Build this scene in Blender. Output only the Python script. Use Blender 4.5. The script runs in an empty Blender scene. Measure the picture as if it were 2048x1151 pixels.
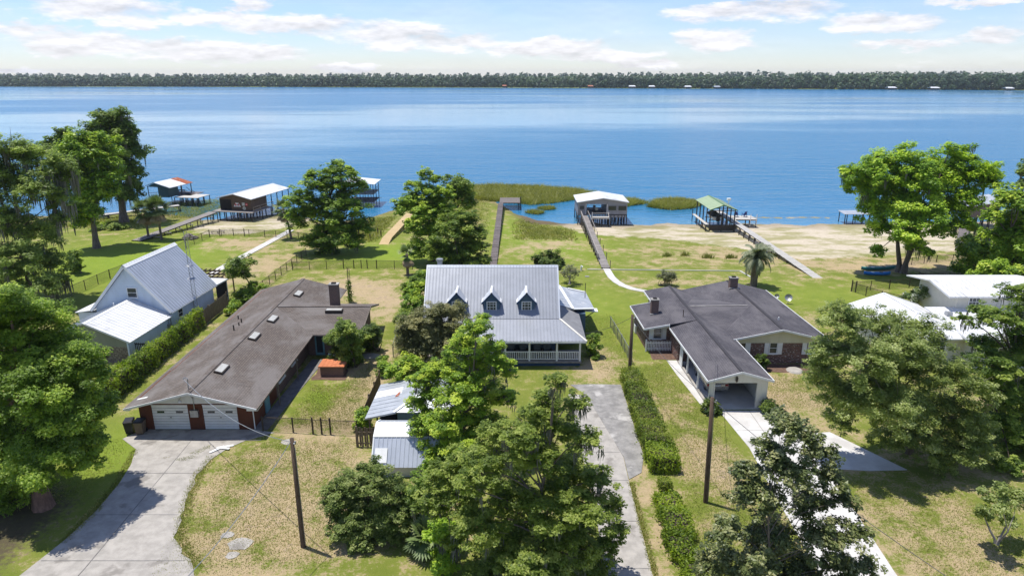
import bpy, math, random
import numpy as np
from mathutils import Vector, Matrix

# ------------------------------------------------------------------ camera, sky, sun, exposure
S = bpy.context.scene
COL = S.collection
R = math.radians
cam = bpy.data.cameras.new('camera')
cam.lens, cam.sensor_width, cam.clip_start, cam.clip_end = 24.0, 36.0, 0.5, 9000.0
cam_o = bpy.data.objects.new('camera', cam)
cam_o.location = (0, 0, 25)
cam_o.rotation_euler = (R(90 - 17.47), 0, 0)
COL.objects.link(cam_o)
S.camera = cam_o
S.view_settings.view_transform = 'Standard'
S.view_settings.look = 'None'
S.view_settings.gamma = 1.0
S.view_settings.exposure = 0.52
S.view_settings.use_curve_mapping = False
S.cycles.max_bounces = 10
S.cycles.diffuse_bounces = 7
S.cycles.transparent_max_bounces = 8
S.cycles.use_denoising = True

SUN_TO = Vector((-0.235, 0.115, 0.96)).normalized()
sl = bpy.data.lights.new('sun', 'SUN')
sl.energy, sl.angle, sl.color = 3.85, R(0.53), (1.0, 0.965, 0.90)
so = bpy.data.objects.new('sun', sl)
so.rotation_euler = (-SUN_TO).to_track_quat('-Z', 'Y').to_euler()
so.location = (0, 0, 60)
COL.objects.link(so)

CLOUDS = [(-0.516,0.0737,0.058,0.0120),(-0.585,0.0469,0.029,0.0086),(-0.527,0.0346,0.064,0.0101),(-0.607,0.0016,0.014,0.0033),(-0.464,0.0300,0.034,0.0082),(-0.374,0.0672,0.048,0.0071),(-0.283,0.0601,0.071,0.0110),(-0.342,0.0840,0.024,0.0082),(-0.166,0.0491,0.061,0.0152),(-0.085,0.0399,0.076,0.0103),(-0.384,0.0251,0.092,0.0097),(0.053,0.0335,0.075,0.0104),(0.122,0.0223,0.061,0.0078),(0.197,0.0104,0.033,0.0058),(-0.235,0.0064,0.040,0.0052),(0.326,0.0761,0.089,0.0107),(0.467,0.0588,0.058,0.0091),(0.276,0.0429,0.041,0.0112),(0.492,0.0336,0.047,0.0057),(0.587,0.0404,0.033,0.0075),(0.566,0.0768,0.042,0.0043),(-0.487,0.0610,0.033,0.0090),(-0.564,0.0256,0.030,0.0066),(0.288,0.0812,0.037,0.0072)]

class NT:
    """small helper to wire shader nodes"""
    def __init__(s, tree): s.t = tree; s.n = tree.nodes; s.l = tree.links
    def put(s, sock, v):
        if isinstance(v, bpy.types.NodeSocket): s.l.new(v, sock)
        elif v is not None:
            if hasattr(sock.default_value, '__len__'):
                v = tuple(v) if hasattr(v, '__len__') else (v,) * len(sock.default_value)
                if len(v) == 3 and len(sock.default_value) == 4: v = v + (1.0,)
            sock.default_value = v
    def math(s, op, a, b=None, c=None, clamp=False):
        n = s.n.new('ShaderNodeMath'); n.operation = op; n.use_clamp = clamp
        for i, v in enumerate((a, b, c)):
            if v is not None: s.put(n.inputs[i], v)
        return n.outputs[0]
    def mix(s, f, a, b, mode='MIX'):
        n = s.n.new('ShaderNodeMix'); n.data_type = 'RGBA'; n.blend_type = mode; n.clamp_factor = True
        s.put(n.inputs[0], f); s.put(n.inputs[6], a); s.put(n.inputs[7], b)
        return n.outputs[2]
    def noise(s, vec=None, scale=1.0, detail=3.0, rough=0.55, out=0):
        n = s.n.new('ShaderNodeTexNoise'); n.inputs['Scale'].default_value = scale
        n.inputs['Detail'].default_value = detail; n.inputs['Roughness'].default_value = rough
        if vec is not None: s.l.new(vec, n.inputs['Vector'])
        return n.outputs[out]
    def ramp(s, f, lo, hi, a=0.0, b=1.0):
        n = s.n.new('ShaderNodeMapRange'); n.interpolation_type = 'SMOOTHSTEP'
        s.put(n.inputs[0], f); s.put(n.inputs[1], lo); s.put(n.inputs[2], hi); s.put(n.inputs[3], a); s.put(n.inputs[4], b)
        return n.outputs[0]
    def xyz(s, v):
        n = s.n.new('ShaderNodeSeparateXYZ'); s.l.new(v, n.inputs[0]); return n.outputs
    def comb(s, x, y, z=0.0):
        n = s.n.new('ShaderNodeCombineXYZ')
        for i, v in enumerate((x, y, z)): s.put(n.inputs[i], v)
        return n.outputs[0]
    def pos(s): return s.n.new('ShaderNodeNewGeometry').outputs['Position']
    def mul(s, v, k):
        n = s.n.new('ShaderNodeVectorMath'); n.operation = 'MULTIPLY'; s.l.new(v, n.inputs[0]); n.inputs[1].default_value = k
        return n.outputs[0]
    def bump(s, h, strength=0.5, dist=0.05):
        n = s.n.new('ShaderNodeBump'); n.inputs['Strength'].default_value = strength; n.inputs['Distance'].default_value = dist
        s.l.new(h, n.inputs['Height']); return n.outputs[0]

W = bpy.data.worlds.new('World'); S.world = W; W.use_nodes = True
t = NT(W.node_tree); t.n.clear()
sky = t.n.new('ShaderNodeTexSky'); sky.sky_type = 'NISHITA'; sky.sun_disc = False
sky.sun_elevation = math.asin(SUN_TO.z); sky.sun_rotation = math.atan2(SUN_TO.x, SUN_TO.y)
sky.air_density, sky.dust_density, sky.ozone_density, sky.altitude = 1.0, 0.1, 3.0, 20.0
d = t.n.new('ShaderNodeTexCoord').outputs['Generated']
x, y, z = t.xyz(d)
az = t.math('ARCTAN2', x, y); el = t.math('ARCSINE', z)
vec = t.comb(t.math('MULTIPLY', az, 13.0), t.math('MULTIPLY', el, 48.0), 3.7)
n1 = t.noise(vec, 1.0, 7.0, 0.6)
n2 = t.noise(t.comb(t.math('MULTIPLY', az, 3.2), t.math('MULTIPLY', el, 9.0), 8.1), 1.0, 4.0, 0.55)
wa1 = t.math('MULTIPLY', t.math('SUBTRACT', t.noise(t.comb(t.math('MULTIPLY', az, 22.0), t.math('MULTIPLY', el, 60.0), 1.2), 1.0, 5.0, 0.6), 0.5), 0.10)
we1 = t.math('MULTIPLY', t.math('SUBTRACT', t.noise(t.comb(t.math('MULTIPLY', az, 26.0), t.math('MULTIPLY', el, 70.0), 9.2), 1.0, 6.0, 0.65), 0.5), 0.030)
azw = t.math('ADD', az, wa1); elw = t.math('ADD', el, we1)
tot = None
for (ca, ce, wa, we) in CLOUDS:
    dx = t.math('DIVIDE', t.math('SUBTRACT', azw, ca), wa * 1.15)
    dz = t.math('DIVIDE', t.math('SUBTRACT', elw, ce), we * 1.15)
    q = t.math('ADD', t.math('MULTIPLY', dx, dx), t.math('MULTIPLY', dz, dz))
    g = t.math('SUBTRACT', 1.0, t.math('MULTIPLY', q, 0.5), clamp=True)
    tot = g if tot is None else t.math('MAXIMUM', tot, g)
# clouds in the low band follow the listed banks; higher up the same broken cumulus goes on at random
wild = t.math('MULTIPLY', t.ramp(n2, 0.52, 0.72), t.ramp(el, 0.075, 0.16))
wild = t.math('MULTIPLY', wild, 0.95)
bank = t.math('MAXIMUM', tot, wild)
dens = t.ramp(t.math('ADD', t.math('MULTIPLY', bank, 0.6), t.math('MULTIPLY', n1, 1.25)), 0.68, 1.15)
veil = t.math('MULTIPLY', t.ramp(n2, 0.40, 0.65), 0.22)
dens = t.math('MAXIMUM', t.math('MULTIPLY', dens, 0.88), veil)
n1b = t.noise(t.comb(t.math('MULTIPLY', az, 13.0), t.math('MULTIPLY', t.math('ADD', el, 0.006), 48.0), 3.7), 1.0, 7.0, 0.6)
lum = t.math('ADD', t.math('MULTIPLY', t.math('SUBTRACT', n1, n1b), 7.5), t.math('ADD', 5.35, t.math('MULTIPLY', n1, 1.7)))
cc = t.n.new('ShaderNodeCombineColor')
t.put(cc.inputs[0], lum); t.put(cc.inputs[1], t.math('MULTIPLY', lum, 0.985)); t.put(cc.inputs[2], t.math('MULTIPLY', lum, 1.03))
skyc = t.mix(1.0, sky.outputs[0], (0.775, 0.835, 1.045), 'MULTIPLY')
bg = t.n.new('ShaderNodeBackground'); bg.inputs['Strength'].default_value = 0.108
t.l.new(t.mix(dens, skyc, cc.outputs[0]), bg.inputs['Color'])
out = t.n.new('ShaderNodeOutputWorld'); t.l.new(bg.outputs[0], out.inputs['Surface'])

# ------------------------------------------------------------------ helpers
random.seed(7)
RNG = np.random.default_rng(11)

def tag(o, label=None, cat=None, group=None, kind=None):
    if label: o['label'] = label
    if cat: o['category'] = cat
    if group: o['group'] = group
    if kind: o['kind'] = kind
    return o

def thing(name, label, cat, loc=(0, 0, 0), rz=0.0, group=None):
    o = bpy.data.objects.new(name, None); COL.objects.link(o)
    o.location = loc; o.rotation_euler = (0, 0, rz); o.empty_display_size = 0.3
    return tag(o, label, cat, group)

def link(name, me, parent=None, loc=(0, 0, 0), rz=0.0):
    o = bpy.data.objects.new(name, me); COL.objects.link(o)
    o.location = loc; o.rotation_euler = (0, 0, rz)
    if parent is not None: o.parent = parent
    return o

def copy_tree(o, parent=None):
    c = o.copy(); COL.objects.link(c); c.parent = parent
    for ch in list(o.children): copy_tree(ch, c)
    return c

class MB:
    def __init__(s): s.v = []; s.f = []
    def add(s, vs, fs):
        k = len(s.v); s.v += [tuple(p) for p in vs]; s.f += [tuple(i + k for i in q) for q in fs]; return s
    def box(s, x0, x1, y0, y1, z0, z1):
        return s.add([(x0,y0,z0),(x1,y0,z0),(x1,y1,z0),(x0,y1,z0),(x0,y0,z1),(x1,y0,z1),(x1,y1,z1),(x0,y1,z1)],
                     [(0,3,2,1),(4,5,6,7),(0,1,5,4),(1,2,6,5),(2,3,7,6),(3,0,4,7)])
    def slab(s, a, b, c, d, th):
        a, b, c, d = map(Vector, (a, b, c, d))
        n = (b - a).cross(d - a); n.normalize()
        if n.z < 0: n = -n
        q = [p - n * th for p in (a, b, c, d)]
        return s.add([a, b, c, d] + q, [(0,1,2,3),(7,6,5,4),(0,4,5,1),(1,5,6,2),(2,6,7,3),(3,7,4,0)])
    def beam(s, p, q, w, h=None):
        """a bar of rectangular section between two points"""
        h = h or w; p, q = Vector(p), Vector(q); d = (q - p).normalized()
        up = Vector((0, 0, 1)) if abs(d.z) < 0.95 else Vector((0, 1, 0))
        a = d.cross(up).normalized() * (w / 2); b = a.cross(d).normalized() * (h / 2)
        vs = [p - a - b, p + a - b, p + a + b, p - a + b, q - a - b, q + a - b, q + a + b, q - a + b]
        return s.add(vs, [(0,1,2,3),(7,6,5,4),(0,4,5,1),(1,5,6,2),(2,6,7,3),(3,7,4,0)])
    def tube(s, pts, rad, n=6, cap=True):
        pts = [Vector(p) for p in pts]; k0 = len(s.v); m = len(pts)
        for i, p in enumerate(pts):
            d = (pts[min(i + 1, m - 1)] - pts[max(i - 1, 0)]).normalized()
            u = d.cross(Vector((0.3, 0.9, 0.1)) if abs(d.y) < 0.9 else Vector((1, 0, 0))).normalized(); w = d.cross(u)
            r = rad[i] if hasattr(rad, '__len__') else rad
            for j in range(n):
                a = 2 * math.pi * j / n
                s.v.append(tuple(p + (u * math.cos(a) + w * math.sin(a)) * r))
        for i in range(m - 1):
            for j in range(n):
                a, b = k0 + i * n + j, k0 + i * n + (j + 1) % n
                s.f.append((a, b, b + n, a + n))
        if cap:
            s.f.append(tuple(k0 + j for j in range(n))[::-1]); s.f.append(tuple(k0 + (m - 1) * n + j for j in range(n)))
        return s
    def prism(s, prof, y0, y1, axis='y'):
        n = len(prof)
        if axis == 'y': vs = [(x, y0, z) for x, z in prof] + [(x, y1, z) for x, z in prof]
        elif axis == 'x': vs = [(y0, a, z) for a, z in prof] + [(y1, a, z) for a, z in prof]
        else: vs = [(a, b, y0) for a, b in prof] + [(a, b, y1) for a, b in prof]
        return s.add(vs, [tuple(range(n))[::-1], tuple(range(n, 2 * n))] + [(i, (i + 1) % n, (i + 1) % n + n, i + n) for i in range(n)])
    def mesh(s, name, mat, smooth=False):
        me = bpy.data.meshes.new(name); me.from_pydata(s.v, [], s.f); me.materials.append(mat)
        if smooth: me.polygons.foreach_set('use_smooth', [True] * len(me.polygons))
        me.update(); return me
    def build(s, name, mat, parent=None, loc=(0, 0, 0), rz=0.0, smooth=False):
        return link(name, s.mesh(name, mat, smooth), parent, loc, rz)

# ------------------------------------------------------------------ materials
def principled(name):
    m = bpy.data.materials.new(name); m.use_nodes = True
    t = NT(m.node_tree); b = t.n['Principled BSDF']
    return m, t, b

def pm(name, c1, c2=None, scale=2.0, rough=0.75, spec=0.25, bump=0.0, bscale=None, metal=0.0, stretch=(1, 1, 1), c3=None):
    m, t, b = principled(name)
    c2 = c2 or tuple(v * 0.8 for v in c1)
    p = t.mul(t.pos(), stretch)
    n = t.ramp(t.noise(p, scale, 5.0, 0.62), 0.32, 0.68)
    col = t.mix(n, c1, c2)
    if c3:
        col = t.mix(t.ramp(t.noise(p, scale * 0.37, 4.0, 0.6), 0.56, 0.66), col, c3)
    t.put(b.inputs['Base Color'], col)
    b.inputs['Roughness'].default_value = rough; b.inputs['Specular IOR Level'].default_value = spec
    b.inputs['Metallic'].default_value = metal
    if bump: t.put(b.inputs['Normal'], t.bump(t.noise(p, bscale or scale * 6, 3.0), bump, 0.02))
    return m

def brick_mat(name, c1, c2, mortar, bw=0.22, bh=0.075, ms=0.012, rough=0.85, c3=None, bump=0.5, flat=None):
    m, t, b = principled(name)
    x, y, z = t.xyz(t.pos())
    v = t.comb(t.math('ADD', x, y), z) if flat is None else (t.comb(x, y) if flat == 'x' else t.comb(y, x))
    n = t.n.new('ShaderNodeTexBrick')
    t.l.new(v, n.inputs['Vector']); n.inputs['Scale'].default_value = 1.0
    n.inputs['Brick Width'].default_value = bw; n.inputs['Row Height'].default_value = bh; n.inputs['Mortar Size'].default_value = ms
    n.inputs['Bias'].default_value = -0.1
    t.put(n.inputs['Color1'], c1); t.put(n.inputs['Color2'], c2); t.put(n.inputs['Mortar'], mortar)
    col = n.outputs[0]
    if c3:
        col = t.mix(t.ramp(t.noise(t.mul(v, (4.5, 13.0, 1)), 1.0, 1.0), 0.60, 0.68), col, c3)
    big = t.noise(t.pos(), 0.5, 4.0)
    col = t.mix(0.5, col, t.mix(big, (0.55, 0.55, 0.55), (1.35, 1.35, 1.35)), 'MULTIPLY')
    t.put(b.inputs['Base Color'], col); b.inputs['Roughness'].default_value = rough; b.inputs['Specular IOR Level'].default_value = 0.2
    t.put(b.inputs['Normal'], t.bump(n.outputs[1], -bump, 0.02))
    return m

def shingle_mat(name, c1, c2, axis, stain):
    """axis 'y': ridge runs along y, courses step along x"""
    m, t, b = principled(name)
    x, y, z = t.xyz(t.pos())
    v = t.comb(y, t.math('MULTIPLY', x, 1.04)) if axis == 'y' else t.comb(x, t.math('MULTIPLY', y, 1.04))
    n = t.n.new('ShaderNodeTexBrick'); t.l.new(v, n.inputs['Vector']); n.inputs['Scale'].default_value = 1.0
    n.inputs['Brick Width'].default_value = 0.33; n.inputs['Row Height'].default_value = 0.17; n.inputs['Mortar Size'].default_value = 0.02
    t.put(n.inputs['Color1'], c1); t.put(n.inputs['Color2'], c2); t.put(n.inputs['Mortar'], tuple(k * 0.45 for k in c1))
    big = t.noise(t.mul(t.pos(), (0.5, 0.25, 0.5) if axis == 'y' else (0.25, 0.5, 0.5)), 1.0, 5.0, 0.65)
    col = t.mix(t.ramp(big, 0.40, 0.66, 0.0, 0.75), n.outputs[0], stain)
    col = t.mix(0.45, col, t.mix(t.noise(t.pos(), 9.0, 3.0), (0.6, 0.6, 0.6), (1.4, 1.4, 1.4)), 'MULTIPLY')
    t.put(b.inputs['Base Color'], col); b.inputs['Roughness'].default_value = 0.9; b.inputs['Specular IOR Level'].default_value = 0.2
    t.put(b.inputs['Normal'], t.bump(n.outputs[1], -0.5, 0.02))
    return m

def siding_mat(name, c1, pitch=0.16, vertical=False, rough=0.6, dirt=(0.7, 0.7, 0.66)):
    m, t, b = principled(name)
    x, y, z = t.xyz(t.pos())
    k = t.math('ADD', x, y) if vertical else z
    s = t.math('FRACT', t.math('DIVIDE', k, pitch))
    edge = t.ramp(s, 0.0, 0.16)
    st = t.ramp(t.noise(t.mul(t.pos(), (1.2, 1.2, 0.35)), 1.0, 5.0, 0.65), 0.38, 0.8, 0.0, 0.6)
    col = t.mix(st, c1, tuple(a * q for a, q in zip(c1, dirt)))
    col = t.mix(edge, tuple(a * 0.82 for a in c1), col)  # painted shadow line along the lap of each board
    t.put(b.inputs['Base Color'], col); b.inputs['Roughness'].default_value = rough; b.inputs['Specular IOR Level'].default_value = 0.25
    t.put(b.inputs['Normal'], t.bump(s, 0.5, 0.02))
    return m

def leaf_mat(name, dark, mid, light, rough=0.5, trans=0.5, spec=0.3):
    m, t, b = principled(name)
    a = t.n.new('ShaderNodeAttribute'); a.attribute_name = 'tint'
    f = a.outputs['Fac']
    col = t.mix(t.ramp(f, 0.15, 0.55), dark, mid); col = t.mix(t.ramp(f, 0.55, 0.95), col, light)
    t.put(b.inputs['Base Color'], col); b.inputs['Roughness'].default_value = rough; b.inputs['Specular IOR Level'].default_value = spec
    tr = t.n.new('ShaderNodeBsdfTranslucent'); t.put(tr.inputs[0], t.mix(1.0, col, (1.15, 1.25, 0.55), 'MULTIPLY'))
    mx = t.n.new('ShaderNodeMixShader'); mx.inputs[0].default_value = trans
    t.l.new(b.outputs[0], mx.inputs[1]); t.l.new(tr.outputs[0], mx.inputs[2])
    t.l.new(mx.outputs[0], t.n['Material Output'].inputs['Surface'])
    return m

M = {}
M['concrete'] = pm('concrete', (0.40, 0.37, 0.33), (0.30, 0.278, 0.248), 1.4, 0.9, bump=0.35, c3=(0.235, 0.215, 0.19))
M['concrete_white'] = pm('concrete_pale', (0.58, 0.56, 0.53), (0.48, 0.46, 0.43), 0.8, 0.85, bump=0.2, c3=(0.46, 0.44, 0.41))
M['concrete_old'] = pm('concrete_stained', (0.30, 0.285, 0.265), (0.19, 0.182, 0.17), 1.3, 0.9, bump=0.3, c3=(0.42, 0.40, 0.37))
M['concrete_dark'] = pm('concrete_dark', (0.20, 0.19, 0.18), (0.13, 0.125, 0.12), 1.6, 0.9, bump=0.3)
M['plank_gray'] = pm('weathered_plank', (0.33, 0.30, 0.275), (0.21, 0.19, 0.175), 5.0, 0.9, bump=0.4, stretch=(0.6, 4, 1))
M['plank_dark'] = pm('dark_plank', (0.22, 0.19, 0.18), (0.13, 0.11, 0.105), 5.0, 0.9, bump=0.4, stretch=(0.6, 4, 1))
M['plank_pale'] = pm('pale_plank', (0.52, 0.50, 0.46), (0.40, 0.38, 0.35), 5.0, 0.9, bump=0.3, stretch=(0.6, 4, 1))
M['plank_new'] = pm('new_pine_plank', (0.60, 0.45, 0.24), (0.48, 0.35, 0.18), 5.0, 0.8, bump=0.3, stretch=(0.6, 4, 1))
M['piling'] = pm('wet_piling', (0.075, 0.065, 0.055), (0.04, 0.035, 0.03), 4.0, 0.8, bump=0.4)
M['post_wood'] = pm('grey_post_wood', (0.24, 0.20, 0.165), (0.15, 0.125, 0.10), 5.0, 0.9, bump=0.4)
M['pole_wood'] = pm('pole_wood', (0.13, 0.09, 0.062), (0.075, 0.05, 0.036), 4.0, 0.85, bump=0.5, stretch=(3, 3, 0.5))
M['fence_wood'] = pm('fence_board', (0.20, 0.155, 0.105), (0.12, 0.09, 0.06), 3.0, 0.9, bump=0.4, stretch=(3, 3, 0.7))
M['iron'] = pm('dark_iron', (0.05, 0.045, 0.04), (0.08, 0.06, 0.045), 6.0, 0.6, metal=0.3)
M['galv'] = pm('galvanised_steel', (0.40, 0.41, 0.42), (0.30, 0.31, 0.32), 4.0, 0.45, spec=0.4, metal=0.6)
M['wire'] = pm('chain_wire', (0.10, 0.095, 0.085), (0.07, 0.06, 0.05), 8.0, 0.6, metal=0.4)
M['cable'] = pm('cable', (0.06, 0.06, 0.06), (0.10, 0.10, 0.10), 3.0, 0.6)
M['white'] = pm('white_paint', (0.78, 0.78, 0.77), (0.70, 0.70, 0.68), 2.0, 0.55)
M['white_roof'] = pm('white_metal_roof', (0.70, 0.70, 0.70), (0.62, 0.62, 0.61), 1.2, 0.45, spec=0.35, c3=(0.55, 0.545, 0.53))
M['barn_roof'] = pm('pale_metal_roof', (0.46, 0.49, 0.54), (0.40, 0.43, 0.475), 0.8, 0.38, spec=0.45, metal=0.25)
M['cape_roof'] = pm('grey_metal_roof', (0.285, 0.30, 0.335), (0.25, 0.265, 0.295), 0.8, 0.38, spec=0.45, metal=0.2)
M['cape_roof_dk'] = pm('grey_felt_roof', (0.24, 0.24, 0.245), (0.19, 0.19, 0.195), 1.6, 0.75)
M['rib'] = pm('roof_rib_shaded', (0.30, 0.32, 0.35), (0.26, 0.28, 0.30), 2.0, 0.5, metal=0.2)  # rib tone darkened as if in shade; not applied to any mesh
M['tin'] = pm('silver_tin', (0.46, 0.48, 0.50), (0.38, 0.40, 0.42), 1.6, 0.45, spec=0.4, metal=0.3, c3=(0.58, 0.58, 0.57))
M['tin_rust'] = pm('rusty_tin', (0.40, 0.12, 0.05), (0.26, 0.075, 0.035), 3.0, 0.8, c3=(0.45, 0.42, 0.40))
M['green_roof'] = pm('pale_green_metal', (0.34, 0.42, 0.26), (0.29, 0.37, 0.22), 1.2, 0.5)
M['green_trim'] = pm('green_paint', (0.12, 0.24, 0.12), (0.09, 0.19, 0.09), 2.0, 0.6)
M['sh_brown'] = shingle_mat('brown_shingle', (0.155, 0.128, 0.109), (0.112, 0.093, 0.08), 'y', (0.185, 0.168, 0.156))
M['sh_brown_x'] = shingle_mat('brown_shingle_wing', (0.155, 0.128, 0.109), (0.112, 0.093, 0.08), 'x', (0.185, 0.168, 0.156))
M['sh_grey'] = shingle_mat('charcoal_shingle', (0.098, 0.092, 0.102), (0.07, 0.066, 0.074), 'y', (0.135, 0.125, 0.13))
M['sh_grey_x'] = shingle_mat('charcoal_shingle_cross', (0.098, 0.092, 0.102), (0.07, 0.066, 0.074), 'x', (0.135, 0.125, 0.13))
M['shingle_cap'] = pm('ridge_cap_shingle', (0.055, 0.052, 0.058), (0.04, 0.038, 0.042), 4.0, 0.9)
M['brick_brown'] = brick_mat('brown_brick', (0.17, 0.085, 0.06), (0.11, 0.055, 0.042), (0.22, 0.19, 0.17))
M['brick_old'] = brick_mat('antique_brick', (0.21, 0.085, 0.058), (0.075, 0.042, 0.036), (0.20, 0.175, 0.16), 0.24, 0.085, 0.012, c3=(0.52, 0.47, 0.43))
M['brick_orange'] = brick_mat('orange_brick', (0.24, 0.11, 0.07), (0.16, 0.075, 0.05), (0.22, 0.18, 0.15))
M['tile_orange'] = brick_mat('orange_tile', (0.60, 0.20, 0.085), (0.48, 0.15, 0.065), (0.42, 0.19, 0.10), 0.3, 0.15, 0.015, flat='x')
M['stone'] = brick_mat('field_stone', (0.27, 0.225, 0.17), (0.15, 0.12, 0.09), (0.10, 0.085, 0.07), 0.34, 0.2, 0.03, c3=(0.36, 0.32, 0.25))
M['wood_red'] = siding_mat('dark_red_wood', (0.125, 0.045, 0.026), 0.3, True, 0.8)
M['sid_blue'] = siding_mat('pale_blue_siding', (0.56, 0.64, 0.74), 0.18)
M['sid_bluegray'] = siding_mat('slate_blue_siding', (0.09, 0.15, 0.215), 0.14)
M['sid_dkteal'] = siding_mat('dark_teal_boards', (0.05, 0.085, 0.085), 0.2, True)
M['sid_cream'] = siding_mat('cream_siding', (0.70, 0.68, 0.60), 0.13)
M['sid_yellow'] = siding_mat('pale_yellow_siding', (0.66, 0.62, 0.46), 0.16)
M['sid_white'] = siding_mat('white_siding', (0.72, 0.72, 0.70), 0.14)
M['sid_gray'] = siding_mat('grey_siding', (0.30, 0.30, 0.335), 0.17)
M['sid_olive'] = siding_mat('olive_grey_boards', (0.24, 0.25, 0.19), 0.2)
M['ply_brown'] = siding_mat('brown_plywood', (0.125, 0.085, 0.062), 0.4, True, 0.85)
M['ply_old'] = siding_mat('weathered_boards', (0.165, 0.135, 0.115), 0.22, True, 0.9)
M['wall_cream'] = pm('cream_stucco', (0.66, 0.63, 0.55), (0.60, 0.57, 0.50), 2.0, 0.85)
M['blue_trim'] = pm('navy_trim', (0.045, 0.085, 0.15), (0.035, 0.07, 0.12), 2.0, 0.55)
M['teal'] = pm('teal_paint', (0.16, 0.32, 0.36), (0.12, 0.26, 0.30), 2.0, 0.6)
M['dark'] = pm('dark_interior', (0.022, 0.02, 0.02), (0.03, 0.028, 0.027), 2.0, 0.9)
M['black'] = pm('black_plastic', (0.02, 0.02, 0.023), (0.03, 0.03, 0.033), 4.0, 0.45)
M['bin_brown'] = pm('brown_bin', (0.16, 0.12, 0.085), (0.13, 0.095, 0.07), 4.0, 0.6)
M['mulch'] = pm('mulch', (0.17, 0.105, 0.075), (0.10, 0.062, 0.045), 4.0, 0.95, bump=0.8, bscale=25)
M['kayak_blue'] = pm('blue_plastic', (0.02, 0.17, 0.55), (0.03, 0.24, 0.62), 3.0, 0.4, spec=0.4)
M['kayak_green'] = pm('sea_green_plastic', (0.03, 0.20, 0.19), (0.05, 0.26, 0.24), 3.0, 0.45, spec=0.4)
M['chair_blue'] = pm('navy_plastic', (0.02, 0.035, 0.16), (0.03, 0.05, 0.20), 3.0, 0.5)
M['boat_dark'] = pm('dark_canvas', (0.03, 0.032, 0.035), (0.045, 0.046, 0.05), 3.0, 0.8)
M['cloth_gray'] = pm('grey_cushion', (0.16, 0.18, 0.19), (0.11, 0.125, 0.13), 4.0, 0.9)
M['red_sign'] = pm('red_sign_paint', (0.50, 0.03, 0.04), (0.44, 0.025, 0.035), 3.0, 0.5)
M['navy_sign'] = pm('navy_sign_paint', (0.05, 0.05, 0.12), (0.06, 0.06, 0.13), 3.0, 0.5)
M['car'] = pm('champagne_car_paint', (0.42, 0.40, 0.36), (0.40, 0.38, 0.34), 3.0, 0.25, spec=0.5, metal=0.5)
M['tail'] = pm('tail_light_red', (0.35, 0.02, 0.02), (0.30, 0.02, 0.02), 3.0, 0.25, spec=0.5)
M['bark'] = pm('bark_grey', (0.20, 0.165, 0.13), (0.115, 0.09, 0.072), 3.0, 0.95, bump=0.8, bscale=14, stretch=(2, 2, 0.6))
M['bark_red'] = pm('bark_reddish', (0.24, 0.145, 0.105), (0.14, 0.085, 0.065), 3.0, 0.95, bump=0.8, bscale=14, stretch=(2, 2, 0.6))
M['bark_dk'] = pm('bark_dark', (0.11, 0.085, 0.066), (0.06, 0.046, 0.037), 3.0, 0.95, bump=0.8, bscale=14, stretch=(2, 2, 0.6))
M['bark_pale'] = pm('bark_pale', (0.34, 0.31, 0.28), (0.22, 0.195, 0.17), 3.0, 0.95, bump=0.6, bscale=14, stretch=(2, 2, 0.6))
M['moss'] = pm('spanish_moss', (0.19, 0.19, 0.145), (0.11, 0.11, 0.085), 3.0, 0.95)
M['rock'] = pm('ash_stones', (0.30, 0.27, 0.24), (0.12, 0.10, 0.09), 3.0, 0.9, bump=0.5)
M['stick'] = pm('dry_stick', (0.22, 0.17, 0.13), (0.12, 0.09, 0.07), 4.0, 0.95)

def glass(name, c=(0.02, 0.025, 0.03)):
    m, t, b = principled(name)
    t.put(b.inputs['Base Color'], t.mix(t.noise(t.pos(), 1.3, 2.0), c, tuple(k * 2.4 for k in c)))
    b.inputs['Roughness'].default_value = 0.08; b.inputs['Specular IOR Level'].default_value = 0.6
    return m
M['glass'] = glass('window_glass')
M['glass_pale'] = glass('window_glass_blinds', (0.16, 0.17, 0.17))
M['skylight'] = pm('skylight_acrylic', (0.47, 0.46, 0.42), (0.38, 0.37, 0.33), 3.0, 0.35, spec=0.4)

L = {}
L['green'] = leaf_mat('leaf_green', (0.109, 0.177, 0.027), (0.229, 0.345, 0.046), (0.459, 0.564, 0.083))
L['bright'] = leaf_mat('leaf_bright', (0.112, 0.203, 0.018), (0.267, 0.398, 0.033), (0.512, 0.592, 0.070), trans=0.36)
L['lime'] = leaf_mat('leaf_lime', (0.149, 0.268, 0.021), (0.317, 0.469, 0.035), (0.539, 0.653, 0.070), trans=0.38)
L['mid'] = leaf_mat('leaf_mid', (0.092, 0.151, 0.027), (0.194, 0.281, 0.048), (0.399, 0.470, 0.099))
L['dark'] = leaf_mat('leaf_dark', (0.048, 0.087, 0.020), (0.109, 0.171, 0.033), (0.242, 0.312, 0.066))
L['cypress'] = leaf_mat('leaf_cypress', (0.084, 0.137, 0.029), (0.170, 0.250, 0.048), (0.315, 0.396, 0.091))
L['feather'] = leaf_mat('leaf_feathery', (0.132, 0.186, 0.048), (0.254, 0.334, 0.083), (0.459, 0.542, 0.140))
L['elm'] = leaf_mat('leaf_elm', (0.14, 0.19, 0.05), (0.28, 0.34, 0.095), (0.48, 0.52, 0.22), rough=0.45, spec=0.3, trans=0.5)
L['oakb'] = leaf_mat('leaf_oak', (0.12, 0.175, 0.03), (0.25, 0.32, 0.055), (0.44, 0.49, 0.13), trans=0.5)
L['magnolia'] = leaf_mat('leaf_magnolia', (0.07, 0.095, 0.028), (0.155, 0.185, 0.055), (0.34, 0.34, 0.15), rough=0.42, trans=0.25, spec=0.35)
L['glossy'] = leaf_mat('leaf_glossy', (0.085, 0.13, 0.028), (0.17, 0.225, 0.05), (0.33, 0.37, 0.13), rough=0.5, trans=0.38, spec=0.22)
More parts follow.
